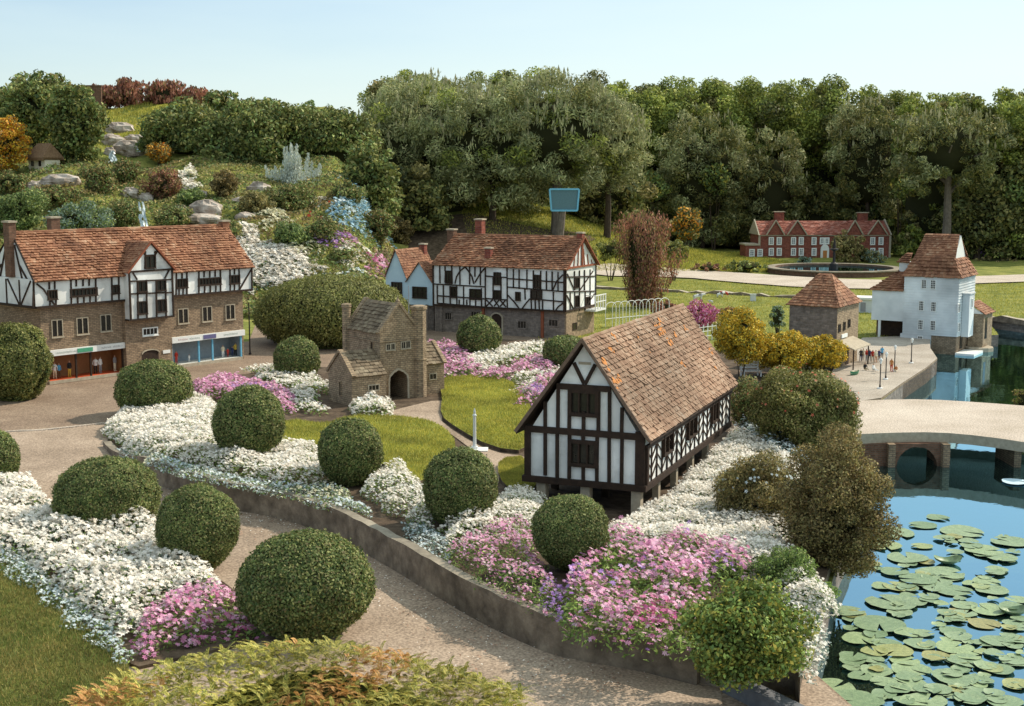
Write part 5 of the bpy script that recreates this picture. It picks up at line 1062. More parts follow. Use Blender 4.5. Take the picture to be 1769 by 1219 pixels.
# ---------- clipped balls
G = 'clipped round bushes in the flower beds'
T = [('large clipped box ball beside the front path, biggest and nearest of the round bushes', 528, 1013, 226, 180, 1095, const(.0), .12),
     ('broad clipped box dome in the white flowers of the left bed, beside an upright one', 184, 862, 172, 138, 918, const(.02), .15),
     ('upright clipped box bush with bare stems showing, in the left bed', 342, 915, 138, 150, 985, const(.02), .3),
     ('clipped box dome at the road end of the long bed before the shop doorway', 266, 672, 124, 96, 712, zisl, .05),
     ('egg shaped clipped box bush tapering into white flowers left of the small lawn', 430, 735, 118, 132, 795, zisl, .35),
     ('round clipped box bush at the near edge of the small lawn below the gatehouse', 605, 782, 108, 114, 836, zisl, .2),
     ('round clipped box ball midway along the retaining wall, below the white column', 795, 843, 122, 134, 905, zisl, .15),
     ('round clipped box ball in pink flowers just in front of the market hall posts', 985, 920, 130, 128, 985, zisl, .3),
     ('clipped dome bush directly behind the left wing of the stone gatehouse', 513, 622, 76, 78, 655, zisl, .1),
     ('clipped ball bush in front of the inn doorway', 828, 582, 72, 72, 614, zisl, .05),
     ('clipped bush half hidden behind the gable of the market hall', 978, 609, 78, 56, 634, zisl, .1),
     ('clipped bush cut off by the left edge of the picture above the white flowers', -12, 795, 84, 104, 842, const(.0), .15)]
for i, (lb, cx, cy, w_, h_, br_, zf_, tp) in enumerate(T):
    topiary(lb, cx, cy, w_, h_, br_, zf_, tp, group=G, stems=6 if i == 2 else 0, flat_=.07, s=.0095 if i == 0 else None)
topiary('wide flat topped clipped hedge mound between the shops and the gatehouse', 574, 544, 250, 124, 592, const(.0), .25, name='clipped_hedge', mats=('box2', 'box2', 'core'), dens=1.0, flat_=.1, lump=.02)
topiary('big leafy green bush in front of the far left shop window', 28, 628, 118, 138, 690, const(.0), .2, name='leafy_bush', mats=('box2', 'shrub', 'core'), lump=.08)
# ---------- flower beds on the island
wf = (('whitefl', 1),); wb = (('whitefl', 1), ('bluewfl', .1)); pk = (('pinkfl', 1), ('mauvefl', .25)); SL = ('bluegreen', 'silver')
bed('white_flowers', 'bank of white flowers at the road end of the long bed', [(186, 752), (205, 718), (300, 706), (345, 690), (372, 700), (378, 760), (420, 800), (480, 772), (520, 778), (575, 800), (585, 840), (500, 845), (400, 826), (330, 808), (240, 790), (205, 780)], fl=wb, hgt=.13, cov=2.0)
bed('silver_edging_plants', 'low silver green edging plants along the top of the retaining wall, nearest the road', [(200, 772), (240, 786), (330, 806), (400, 824), (500, 843), (585, 842), (640, 880), (640, 898), (560, 880), (400, 848), (270, 818), (212, 790)], fl=(('bluewfl', 1), ('creamfl', .6)), leafm=SL+('greenleaf',), hgt=.07, cov=.35)
bed('pink_flowers', 'pink flowers between the road end dome and the egg shaped bush', [(325, 672), (400, 657), (470, 668), (520, 690), (512, 718), (440, 706), (380, 692), (335, 694)], fl=pk, hgt=.13, cov=1.5)
bed('white_flowers', 'white flowers spilling around the dome bush beside the gatehouse wing', [(440, 636), (475, 642), (560, 660), (552, 715), (520, 715), (480, 676), (445, 664)], fl=wb, hgt=.12, cov=1.7)
bed('white_flowers', 'clump of white flowers against the gatehouse arch', [(595, 708), (640, 690), (685, 703), (680, 722), (610, 722)], fl=wb, hgt=.13, cov=1.8)
bed('pink_flowers', 'pink flowers behind the right wing of the gatehouse', [(738, 602), (800, 602), (838, 630), (822, 652), (762, 660)], fl=(('pinkfl', 1), ('whitefl', .2), ('mauvefl', .2)), hgt=.12, cov=1.5)
bed('white_flowers', 'band of white flowers behind the ball bush in front of the inn', [(800, 625), (860, 604), (940, 594), (968, 606), (905, 625), (850, 650), (828, 645)], fl=wf, hgt=.11, cov=1.9)
bed('pink_flowers', 'pink flowers left of the bush behind the market hall', [(835, 652), (905, 628), (960, 610), (970, 630), (905, 658), (880, 664)], fl=(('pinkfl', 1), ('whitefl', .35)), hgt=.12, cov=1.5)
bed('white_flowers', 'small patch of white flowers touching the far lawn by the market hall', [(882, 664), (930, 646), (975, 638), (960, 660), (925, 678), (900, 680)], fl=wb, hgt=.12, cov=1.6)
bed('pink_flowers', 'pink flowers beside the gable roof edge of the market hall', [(893, 685), (925, 676), (975, 645), (990, 660), (945, 705), (908, 706)], fl=pk, hgt=.13, cov=1.6)
bed('white_flowers', 'white flowers along the retaining wall left of the wall ball bush', [(625, 862), (655, 822), (695, 815), (735, 842), (742, 880), (755, 920), (725, 918), (690, 900), (655, 888)], fl=wb, hgt=.14, cov=1.1, leafm=('greenleaf', 'greenleaf', 'bluegreen'))
bed('silver_edging_plants', 'silver leaved edging plants below the wall ball bush', [(700, 905), (745, 915), (790, 950), (770, 975), (735, 958), (700, 930)], fl=(('bluewfl', 1),), leafm=SL, hgt=.07, cov=.5)
bed('white_flowers', 'white flowers between the wall ball bush and the market hall', [(752, 918), (800, 915), (855, 880), (885, 862), (950, 872), (950, 905), (900, 925), (820, 945), (785, 962)], fl=wf, hgt=.13, cov=1.9)
bed('pink_flowers', 'pink flowers along the wall left of the front ball bush', [(772, 965), (830, 935), (900, 915), (935, 925), (945, 985), (965, 1010), (958, 1075), (895, 1052), (820, 1012)], fl=(('pinkfl', 1), ('magfl', .25)), hgt=.15, cov=1.0, leafm=('greenleaf',), petals=6, thr=-.1)
bed('mauve_flowers', 'small clump of mauve flowers on the wall left of the largest pink flowers', [(925, 1030), (950, 1020), (975, 1040), (968, 1085), (930, 1070)], fl=(('mauvefl', 1),), hgt=.15, cov=1.5)
bed('pink_flowers', 'large drift of pink flowers hanging over the wall at the front corner', [(965, 1040), (1010, 985), (1070, 958), (1180, 962), (1280, 990), (1310, 1012), (1230, 1035), (1200, 1060), (1208, 1158), (1110, 1143), (1040, 1132), (965, 1108)], fl=(('pinkfl', 1), ('magfl', .35), ('mauvefl', .3)), hgt=.19, cov=1.5, lcov=4, leafm=('greenleaf',), petals=6, thr=-.12, fs=.017, edge=.05)
WB = [(1050, 955), (1062, 925), (1095, 905), (1150, 880), (1180, 842), (1225, 800), (1262, 760), (1300, 775), (1385, 815), (1400, 840), (1345, 870), (1385, 935), (1345, 950), (1410, 1010), (1432, 1068), (1400, 1075), (1340, 1030), (1290, 1010), (1180, 972), (1100, 968)]
bed('white_flowers', 'broad slope of white flowers between the market hall and the pond', WB, fl=wb, hgt=.17, cov=2.1, leafm=('greenleaf', 'bluegreen'))
bed('white_flowers', 'thin white and silver flowers at the pond corner behind the yellow green shrub', [(1345, 1035), (1400, 1040), (1428, 1060), (1408, 1150), (1390, 1190), (1360, 1170)], fl=wb, hgt=.08, cov=.6, leafm=SL)
bed('hillside_flowers', 'bluish white flowers under the pink flecked round shrub', [(1262, 755), (1300, 735), (1360, 760), (1400, 800), (1385, 835), (1300, 790)], fl=(('bluewfl', 1),), hgt=.18, cov=.7, leafm=('bluegreen',))
# left bed beside the lawn
zb_ = const(.02)
o = sheet('bed_soil', W([(-160, 842), (60, 842), (110, 900), (270, 925), (410, 1030), (440, 1115), (240, 1160), (215, 1150), (130, 1080), (60, 1000), (0, 955), (-200, 950)]), const(.03), .2, 'soil', skirt=.03); tag(o, kind='structure')
bed('white_flowers', 'big bed of white flowers around the two clipped bushes beside the worn lawn', [(-150, 850), (50, 846), (110, 900), (200, 925), (275, 900), (300, 960), (400, 1020), (385, 1040), (300, 1050), (240, 1100), (205, 1110), (150, 1075), (40, 985), (-100, 955)], zf=zb_, fl=(('whitefl', 1), ('bluewfl', .08)), hgt=.17, cov=2.1, leafm=('greenleaf', 'bluegreen'), fs=.017)
bed('pink_flowers', 'pink flowers in front of the biggest clipped ball', [(208, 1118), (250, 1070), (320, 1040), (410, 1036), (445, 1105), (350, 1120), (240, 1148)], zf=zb_, fl=(('pinkfl', 1), ('magfl', .3), ('whitefl', .12)), hgt=.14, cov=1.3, fs=.016, petals=6, thr=-.4)
bed('silver_edging_plants', 'blue green edging plants between the left bed and the worn lawn', [(-60, 950), (0, 950), (60, 965), (150, 1050), (232, 1130), (222, 1160), (130, 1090), (50, 1010), (-60, 975)], zf=const(.04), fl=(('bluewfl', 1),), leafm=SL+('greenleaf',), hgt=.09, cov=.4)
# ---------- near shrubs
shrub('weeping_shrub', 'bronze green weeping shrub overhanging the lily pond', 1450, 872, 170, 262, base=985, zf=const(.0), mats=('bronze', 'olive'), ws=(2, 1), nl=48, lr=.38, dens=1.2, s=.0095)
shrub('flowering_shrub', 'large round green shrub flecked with coral flowers beside the footbridge', 1388, 712, 186, 158, base=785, zf=const(.02), mats=('olive', 'box2'), ws=(1, 2), fl='coralfl', flw=60, nl=110, lr=.24, flsz=.016, dens=1.2, s=.012)
shrub('twiggy_shrub', 'loose olive twiggy shrub among white flowers right of the market hall', 1308, 852, 150, 118, base=915, zf=zisl, mats=('olive', 'bronze'), ws=(2, 1), nl=40, fl='bluewfl', flw=70, flsz=.013)
shrub('green_shrub', 'small dark green shrub at the foot of the weeping shrub', 1355, 985, 115, 80, base=1020, zf=zisl, mats=('greenleaf', 'shrub'), ws=(1, 1), nl=30)
shrub('variegated_shrub', 'rounded yellow green shrub at the near corner of the pond bed', 1296, 1098, 205, 176, base=1165, zf=zisl, mats=('ygreen', 'greenleaf'), ws=(1.2, 1), nl=60, lr=.34, s=.0125, dens=1.2)
shrub('twiggy_shrub', 'reddish green scrub behind the end of the market hall roof', 1300, 700, 90, 90, base=752, zf=const(.03), mats=('bronze', 'shrub'), ws=(1, 1), nl=30)
shrub('waterside_plant', 'low leafy plant trailing at the pond edge beside the white flowers', 1412, 1022, 70, 48, base=1040, zf=zisl, mats=('greenleaf',), ws=(1,), nl=16)
shrub('twiggy_shrub', 'small twiggy plant at the right edge beyond the footbridge', 1768, 690, 40, 60, base=712, zf=const(.0), mats=('ygreen', 'bronze'), nl=12, ws=(1, 1))
for lb, cx, cy, w_, h_, bs in (('yellow flowering shrub on thin stems nearest the back of the market hall', 1281, 580, 104, 92, 660), ('yellow flowering shrub in the middle in front of the stone quay house', 1352, 606, 124, 78, 655), ('yellow flowering shrub against the quayside corner of the stone house', 1420, 608, 88, 60, 650)):
    shrub('yellow_shrub', lb, cx, cy, w_, h_, base=bs, zf=const(0), mats=('yellowfl', 'ygreen'), ws=(2.6, 1), nl=60, lr=.25, group='yellow flowering shrubs by the quay', s=.016)
shrub('green_shrub', 'upright blue green shrub beside the left wall of the stone quay house', 1343, 548, 34, 62, base=578, zf=const(0), mats=('bluegreen', 'shrub'), nl=14, ws=(1, 1))
shrub('magenta_shrub', 'magenta flowering bushes behind the market hall ridge', 1205, 545, 90, 38, base=566, zf=const(0), mats=('magfl', 'redbush', 'pinkfl'), ws=(2, 1.4, 1), nl=24, lr=.5)
shrub('red_leaved_shrub', 'low red leaved shrub at the foot of the brown columnar bush', 1150, 532, 50, 30, base=545, zf=const(0), mats=('redbush',), nl=14, ws=(1,))
shrub('red_leaved_shrub', 'orange tinged low shrub right of the magenta bushes', 1262, 545, 44, 30, base=560, zf=const(0), mats=('orangefl', 'redbush', 'olive'), nl=14, ws=(1, 2, 2))
shrub('green_shrub', 'bushes with white flowers under the quay house wall', 1405, 622, 90, 40, base=640, zf=const(0), mats=('olive', 'whitefl'), ws=(4, 1), nl=20)
# brown columnar bush: narrow foot, many upright shoots
q = on(1108, 532); k = mpp(q.y); root = empty('columnar_bush', q, 0, 'tall reddish brown vase shaped bush beside the pale far path', 'bush'); m = NP()
for i in range(150):
    a = random.uniform(0, 6.28); rr = random.random()**.5; x1 = math.cos(a)*rr*48*k; y1 = math.sin(a)*rr*48*k; hh = (170-26*rr*random.random()-12*random.random())*k
    if random.random() < .18: hh *= .62; x1 = abs(x1)*1.5
    n = 110; t = rng.uniform(.04, 1, n); b_ = np.stack([x1*(.34+.76*t**.9), y1*(.34+.76*t**.9), hh*t], 1)+rng.normal(0, 3.0*k, (n, 3)); sel = rng.random(n)
    m.leaves(b_[sel < .6], np.tile([math.cos(a), math.sin(a), .4], ((sel < .6).sum(), 1)), k*2.4, .4, 0, axis=np.array([0, 0, 1.]))
    m.leaves(b_[sel >= .6], np.tile([math.cos(a), math.sin(a), .4], ((sel >= .6).sum(), 1)), k*2.4, .4, 1, axis=np.array([0, 0, 1.]))
m.blob((0, 0, 95*k), (24*k, 24*k, 60*k), 2); m.build('foliage', ['redbush', 'bronze', 'core'], root)
mb = MB(); mb.tube([(0, 0, -.1), (0, 0, .6)], .06, 6); mb.build('stem', 'bark', root)
shrub('green_shrub', 'bright green low bushes right of the brown columnar bush', 1165, 432, 60, 36, D=34, mats=('box2', 'ygreen'), nl=16, ws=(2, 1))
shrub('green_shrub', 'bright green low bushes between the inn roof and the brown columnar bush', 1055, 432, 80, 36, D=34, mats=('box2', 'ygreen'), nl=16, ws=(2, 1))
shrub('green_shrub', 'small green tuft on top of the brown columnar bush', 1098, 375, 46, 24, D=29.5, mats=('box2',), nl=10, ws=(1,), stem=False)
# foreground feathery conifer
root = empty('feathery_conifer', (-.85, 5.4, 0), 0, 'low feathery yellow green conifer with rusty tips across the bottom of the picture', 'shrub'); m = NP()
for i in range(7000):
    px_ = random.uniform(130, 900); t = (px_-520)/380; top = 1108+abs(t)**1.8*85+(px_ < 520)*10*abs(t); py_ = top+(1340-top)*random.random()**1.25
    D = 5.2+random.uniform(-.12, .12)+(1230-py_)*.0042; p = PD(px_, py_+random.uniform(0, 10), D); p = np.array(p)-np.array([-.85, 5.4, 0])
    if p[2] < .02: p[2] = .05
    a = random.uniform(0, 6.28); el = random.uniform(.1, .9); d = np.array([math.cos(a)*math.cos(el), math.sin(a)*math.cos(el)*.8-.15, math.sin(el)]); L_ = random.uniform(.04, .11); n = 18
    tt = np.linspace(0, 1, n)[:, None]; side = np.cross(d, [0, 0, 1]); side /= np.linalg.norm(side)+1e-6; sg = np.where(np.arange(n) % 2, 1, -1)[:, None]
    c = p+d*L_*tt+np.array([0, 0, -1.])*tt**2*L_*.35; ax = d+side*sg*.5; ax = ax/np.linalg.norm(ax, axis=1, keepdims=True)
    wl = (1-tt*.7)*.012; pos = c+ax*wl; nn = np.cross(d, side); bb = np.cross(np.tile(nn, (n, 1)), ax)
    v = np.stack([pos-ax*wl, pos+bb*.0026, pos+ax*wl, pos-bb*.0026], 1).reshape(-1, 3); rusty = math.sin(px_*.013)+math.sin(py_*.05+px_*.02)+random.gauss(0, .3) > .8
    m.add(v, np.arange(4*n).reshape(n, 4), 1 if (rusty and random.random() < .7) else 0)
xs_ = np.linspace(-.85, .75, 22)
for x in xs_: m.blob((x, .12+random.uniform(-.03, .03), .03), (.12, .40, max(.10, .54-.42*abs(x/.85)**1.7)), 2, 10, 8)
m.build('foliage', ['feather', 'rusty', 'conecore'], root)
mb = MB(); mb.tube([(0, .1, -.03), (0, .1, .25)], .03, 6); mb.tube([(0, .1, .1), (-.7, 0, .2)], .015, 5); mb.tube([(0, .1, .1), (.6, 0, .2)], .015, 5); mb.build('stem', 'bark', root)
# ---------- grass
def grass(name, label, poly, zf, n, h, mat, wd=.002):
    xs = [p[0] for p in poly]; ys = [p[1] for p in poly]; X = rng.uniform(min(xs), max(xs), n); Y = rng.uniform(min(ys), max(ys), n); q = inside(poly, X, Y) & ~inside(POND, X, Y); X, Y = X[q], Y[q]; n = len(X)
    P3 = np.stack([X, Y, zf(X, Y)], 1); a = rng.uniform(0, 6.28, n); b_ = np.stack([np.cos(a), np.sin(a), 0*a], 1)*wd; tip = np.stack([rng.normal(0, .35, n), rng.normal(0, .35, n), np.ones(n)], 1)*(h*rng.uniform(.5, 1.2, (n, 1)))
    v = np.stack([P3-b_, P3+b_, P3+b_*.4+tip, P3-b_*.1+tip], 1).reshape(-1, 3); m = NP(); m.add(v, np.arange(4*n).reshape(n, 4), 0); o = m.build(name, [mat]); tag(o, label, 'grass', kind='stuff')
grass('grass', 'short worn grass of the lawn at the bottom left corner', [(max(-4.5, p[0]), min(max(p[1], 4.2), 9)) for p in LL], const(.05), 110000, .022, 'blade2', .0025)
for (nme, pl), lb in zip(LAWNS, ('short grass on the small lawn in front of the gatehouse', 'short grass on the lawn between gatehouse and market hall', 'short grass on the tiny lawn beside the market hall posts')):
    grass('grass', lb, smooth_line(W(pl, zisl), 1), zl, 45000, .024, 'blade', .003)
# ---------- hillside
hp_ = [(-17, 24.5), (-1.9, 24.5), (-2.6, 30), (-3.2, 38), (-4, 46), (-20, 46)]
def scat(n):
    X = rng.uniform(-18, -1.5, n); Y = 24.5+21*rng.random(n)**1.3; q = inside(hp_, X, Y); return X[q], Y[q]
m = NP(); X, Y = scat(120000); lowr = Y < 37.5; X, Y = X[lowr], Y[lowr]; p3 = np.stack([X, Y, 0*X], 1); nz = noise3(p3, 1.6, 3)+.6*noise3(p3, 4, 4); Z = terrain(X, Y)+.05+.14*np.clip(nz, 0, 2)*rng.uniform(.4, 1, X.shape)
P3 = np.stack([X, Y, Z], 1); ty = noise3(p3, 1.1, 9)+rng.normal(0, .3, X.shape); nr = np.tile([.2, -.3, 1.], (len(X), 1))
m.leaves(P3[ty < -.25], nr[ty < -.25], .045, .4, 1, rnd=.8); q = (ty >= -.25) & (ty < .35); m.leaves(P3[q], nr[q], .045, .4, 0, rnd=.8); q = ty >= .35; m.leaves(P3[q], nr[q], .045, .4, 2, rnd=.8)
tag(m.build('ground_cover', ['shrub', 'bronze', 'olive']), 'mixed low rockery plants covering the hillside behind the shops', 'plants', kind='stuff')
HB = [('white_flowers', 'great drift of white flowers on the slope behind the right end of the shops', [(385, 385), (430, 392), (465, 425), (540, 445), (555, 475), (520, 500), (440, 515), (400, 500), (380, 440)], (('whitefl', 1), ('creamfl', .1)), 2.6, .14),
      ('cream_flowers', 'cream flowers above the white drift on the slope', [(440, 375), (490, 363), (502, 392), (462, 404)], (('creamfl', 1),), 1.4, .15),
      ('cream_flowers', 'cream and green mounds beside the magenta flowers', [(470, 428), (545, 418), (575, 440), (520, 448)], (('creamfl', 1),), .9, .15),
      ('magenta_flowers', 'mound of pink magenta flowers at the middle of the slope', [(552, 418), (590, 406), (618, 420), (612, 434), (570, 436)], (('pinkfl', 1), ('mauvefl', .6)), 2.2, .2),
      ('white_flowers', 'patch of white flowers below the magenta mound', [(575, 446), (640, 432), (655, 455), (600, 466)], (('whitefl', 1), ('creamfl', .2)), 2.4, .1),
      ('magenta_flowers', 'pink flowers beside the pale blue gable', [(636, 455), (662, 446), (676, 480), (648, 486)], (('pinkfl', 1), ('magfl', .6)), 2.0, .2),
      ('blue_flowers', 'hazy blue flowers high on the slope beside the dark pines', [(558, 385), (575, 352), (625, 342), (655, 370), (672, 412), (648, 422), (600, 402)], (('bluefl', 1), ('bluewfl', .4)), 1.2, .3),
      ('white_flowers', 'small clump of white flowers left of the blue flowers', [(525, 362), (532, 346), (566, 346), (568, 362)], (('whitefl', 1), ('bluewfl', .6)), 1.0, .18),
      ('white_flowers', 'upright white blossom beside the rockery stones', [(304, 335), (308, 300), (342, 300), (346, 330)], (('whitefl', 1), ('creamfl', .5)), 1.6, .25),
      ('white_flowers', 'white flowers right of the silver shrub under the pines', [(560, 322), (575, 308), (610, 310), (612, 324)], (('whitefl', 1), ('bluewfl', 1)), 1.3, .15),
      ('cream_flowers', 'pale edging flowers behind the wide clipped hedge', [(560, 475), (620, 468), (640, 480), (600, 490)], (('bluewfl', 1), ('creamfl', 1)), .8, .1)]
for nm_, lb, pl, fl_, cv, hh in HB: bed(nm_, lb, pl, zf=terrain, fl=fl_, cov=cv*1.7, hgt=hh, leafm=('bluegreen', 'shrub'), fs=.046, ls=.05, edge=.3)
for i, (px_, py_) in enumerate(((536, 372), (534, 379), (556, 381), (583, 396), (569, 354))):
    q = on(px_, py_+6); m = NP(); m.flowers(np.array([[0, 0, .16]]), np.array([[0, -1, .6]]), .045, 0, petals=6); m.leaves(np.array([[0, 0, .08]]), np.array([[0, -1, 0.]]), .08, .1, 1, rnd=.01, axis=np.array([0, 0, 1.]))
    o = m.build('poppy', ['redfl', 'shrub']); o.location = q; tag(o, 'single red poppy dotted on the slope left of the blue flowers', 'flower', 'red poppies on the slope')
def S_(nm, lb, *a, **kw): shrub(nm, lb, *a, **kw)
q = on(510, 318); k = mpp(q.y); root = empty('silver_shrub', q, 0, 'tall silvery grey spiky shrub under the long hedge', 'shrub'); m = NP()
for i in range(34):
    x = random.gauss(0, 20)*k; y = random.gauss(0, 10)*k; hh = (78-abs(x/k)*1.1)*k*random.uniform(.45, 1); n = 150; t = rng.uniform(0, 1, n)
    c = np.stack([x*(1+.25*t), y+0*t, hh*t], 1)+rng.normal(0, 4.6*k, (n, 3))*(1.15-t[:, None]); m.leaves(c, np.tile([0, -1., .3], (n, 1)), k*2.3, .34, 0, axis=np.array([0, 0, 1.]))
m.build('foliage', ['silver'], root)
for (cx, cy, w_, h_, bs, ms, lb) in ((387, 318, 46, 50, 342, ('bronze',), 'small brown clipped topiary dome on a stem on the rockery'), (283, 318, 58, 56, 345, ('bronze', 'redbush'), 'reddish brown bush left of the white blossom on the rockery'), (172, 308, 62, 50, 332, ('shrub', 'bronze'), 'green brown bush left of the lower waterfall'),
    (218, 298, 50, 44, 320, ('bronze', 'shrub'), 'brown green bush below the upper waterfall'), (680, 376, 42, 26, 398, ('ygreen',), 'bright lime green rounded bush at the edge of the pines'), (690, 398, 44, 46, 425, ('bronze',), 'rusty brown bush under the lime green one'),
    (500, 340, 90, 56, 365, ('shrub', 'olive'), 'green mound shrub below the silver shrub'), (440, 352, 60, 36, 372, ('olive',), 'olive mound right of the rocks'), (600, 335, 60, 40, 352, ('olive', 'shrub'), 'olive mound among the flowers under the pines'), (505, 405, 70, 40, 422, ('shrub',), 'green mound between cream flowers'),
    (135, 378, 120, 62, 410, ('bluegreen', 'shrub'), 'blue green bush just behind the chimneys of the shops'), (30, 362, 90, 70, 400, ('shrub',), 'dark green bush behind the left end of the shops'), (215, 372, 60, 50, 395, ('olive', 'shrub'), 'olive bush left of the lower waterfall above the shop roof'),
    (275, 262, 50, 30, 285, ('orangefl', 'olive'), 'orange tinged bush under the long hedge'), (300, 375, 70, 40, 395, ('olive', 'shrub'), 'low green bush just behind the shops ridge'), (655, 392, 56, 56, 430, ('shrub', 'bronze'), 'dull olive bush between blue flowers and pines'), (662, 350, 60, 60, 385, ('shrub', 'darkleaf'), 'dark bush above the blue flowers at the edge of the slope'), (395, 395, 60, 30, 412, ('olive', 'shrub'), 'low olive bush at the top of the white drift'), (560, 395, 50, 34, 412, ('shrub', 'olive'), 'green mound left of the blue flowers'), (330, 340, 60, 30, 356, ('shrub',), 'low green bush under the white blossom'), (590, 440, 50, 20, 450, ('shrub', 'olive'), 'flat green cushion below the magenta mound'), (100, 340, 90, 34, 358, ('shrub', 'bronze'), 'mixed bush below the long flat rock'),
    (18, 315, 60, 36, 335, ('bronze', 'shrub'), 'brown bush below the thatched cottage'), (620, 505, 60, 22, 515, ('box2',), 'low green hedge between slope and blue cottage')):
    S_('rockery_bush', lb, cx, cy, w_, h_, base=bs, mats=ms, ws=(1,)*len(ms), nl=24, lr=.38)
S_('orange_bush', 'orange yellow flowering bush at the far left above the cottage', 14, 248, 70, 100, base=300, mats=('orangefl', 'yellowfl', 'bronze'), ws=(2, 2, 1), nl=34)
for (cx, cy, w_, h_, D, lb) in ((60, 195, 110, 110, 40, 'dark leafy hedge tree above the thatched cottage'), (130, 215, 105, 150, 37, 'big rounded dark evergreen left of the upper waterfall'), (20, 200, 90, 110, 42, 'leafy hedge tree at the far left edge'),
    (330, 246, 170, 136, 39, 'left end of the long dark evergreen hedge above the rockery'), (450, 250, 200, 142, 38.5, 'middle bush of the long dark hedge behind the silver shrub'), (570, 262, 180, 146, 39, 'right end of the long dark hedge meeting the pines'), (640, 322, 120, 150, 36, 'shadowy evergreen where hedge and pines meet')):
    S_('evergreen_bush', lb, cx, cy, w_, h_, D=D, mats=('box2', 'shrub'), ws=(1.3, 1), nl=70, lr=.26, dens=1.0, dy=.7, s=.06)
for i, (cx, cy, w_, h_) in enumerate(((175, 168, 60, 46), (225, 165, 80, 52), (285, 166, 80, 54), (340, 172, 60, 42))):
    S_('red_leaved_shrub', ('purple brown shrub, leftmost of the row on the skyline', 'purple brown shrub, second from left on the skyline', 'purple brown shrub, tallest on the skyline above the grass slope', 'purple brown shrub, rightmost of the row on the skyline')[i], cx, cy, w_, h_, D=50, mats=('redbush', 'bronze'), ws=(4, 1), nl=26, group='purple brown shrubs on the skyline', s=.07, axis=np.array([0, 0, 1.]))
for cx, cy, w_, h_, lb in ((380, 174, 70, 40, 'green skyline bush right of the purple brown shrubs'), (70, 150, 120, 50, 'pale leafy skyline tree top at the far left'), (440, 186, 120, 40, 'low green skyline bush above the long hedge'), (530, 196, 110, 34, 'distant low hedge top where skyline dips'), (590, 205, 60, 30, 'pale green skyline bush touching the pines')):
    S_('evergreen_bush', lb, cx, cy, w_, h_, D=47, mats=('shrub', 'olive'), ws=(2, 1), nl=22, s=.07)
q = on(135, 195); mb = MB(); q = PD(138, 172, 47); mb.box(-.6, .75, 0, .08, -.6, .45); mb.box(-.62, .77, -.02, .1, .45, .5); o = mb.build('garden_wall', 'dkbrick'); o.location = q; tag(o, 'short brown wall on the skyline left of the purple brown shrubs', 'wall')
# rocks and falls
def rock(px_, py_, w_, h_, lb, D=None):
    q = on(px_, py_+h_*.4) if D is None else PD(px_, py_+h_*.4, D); k = mpp(q.y); sd_ = int(px_*3+py_)
    th = np.linspace(0.05, math.pi-.05, 12); ph = np.linspace(0, 2*math.pi, 18, endpoint=False); T_, P_ = np.meshgrid(th, ph, indexing='ij'); d = np.stack([np.sin(T_)*np.cos(P_), np.sin(T_)*np.sin(P_), np.cos(T_)], -1).reshape(-1, 3)
    dq = np.round(d*2.2)/2.2*.5+d*.5; v = dq*np.array([w_*k/2, w_*k/2.6, h_*k*.75])*(1+.16*noise3(d, 2.5, sd_)+.06*noise3(d, 7, sd_))[:, None]; mb = MB(); mb.v = [tuple(x) for x in v]
    for i in range(11):
        for j in range(18): mb.f.append((i*18+j, (i+1)*18+j, (i+1)*18+(j+1) % 18, i*18+(j+1) % 18)); mb.m.append(0)
    mb.f += [tuple(range(17, -1, -1))[::-1], tuple(range(11*18, 12*18))]; mb.m += [0, 0]
    o = mb.build('rock', 'rock'); o.location = (q.x, q.y, q.z+h_*k*.25); tag(o, lb, 'rock', 'rockery stones')
for a in ((205, 222, 52, 20, 'grey rock at the top of the rockery below the grass slope'), (195, 243, 44, 18, 'flat rock left above the upper waterfall'), (232, 240, 34, 12, 'small pale rock right above the upper waterfall'), (225, 258, 56, 24, 'largest rock beside the upper waterfall'), (190, 262, 20, 14, 'small rock at the left foot of the upper waterfall'),
          (64, 322, 42, 18, 'pale white rock left below the thatched cottage'), (103, 311, 66, 16, 'long flat grey rock right below the thatched cottage'), (312, 362, 26, 14, 'small pale rock left of the mossy boulder'), (353, 360, 58, 26, 'brown mossy boulder right of the lower waterfall'), (350, 378, 70, 14, 'flat slab under the mossy boulder'),
          (447, 326, 42, 20, 'white rock beside the small clipped dome'), (225, 333, 30, 16, 'brown rock above the lower waterfall'), (252, 342, 28, 14, 'pale rock at the lip of the lower waterfall'), (425, 374, 40, 12, 'flat pale rock above the white drift'), (345, 335, 26, 10, 'small rock under the white blossom'), (420, 345, 40, 8, 'thin pale rock right of the clipped dome')): rock(*a)
for (xa, ya, xb, yb_, w_, lb) in ((193, 260, 196, 280, 14, 'short upper waterfall between rockery stones'), (243, 348, 250, 402, 15, 'lower waterfall dropping behind the shop roof'), (244, 246, 238, 262, 8, 'thin trickle of water right of the upper waterfall')):
    a = on(xb, yb_); D = a.y-.35; mb = MB(); n = 10; rows = []
    for i in range(n+1):
        t = i/n; p = PD(xa+(xb-xa)*t, ya+(yb_-ya)*t, D-.25*t*t-.3); k = mpp(D)
        for j in range(6): mb.v.append((p.x+(j/5-.5)*w_*k*(.6+.5*t)*random.uniform(.85, 1.15), p.y+.03*math.sin(j*2.4+i), p.z))
    for i in range(n):
        for j in range(5):
            if random.random() < .82: mb.f.append((i*6+j, (i+1)*6+j, (i+1)*6+j+1, i*6+j+1)); mb.m.append(0)
    tag(mb.build('waterfall', 'fall'), lb, 'waterfall')
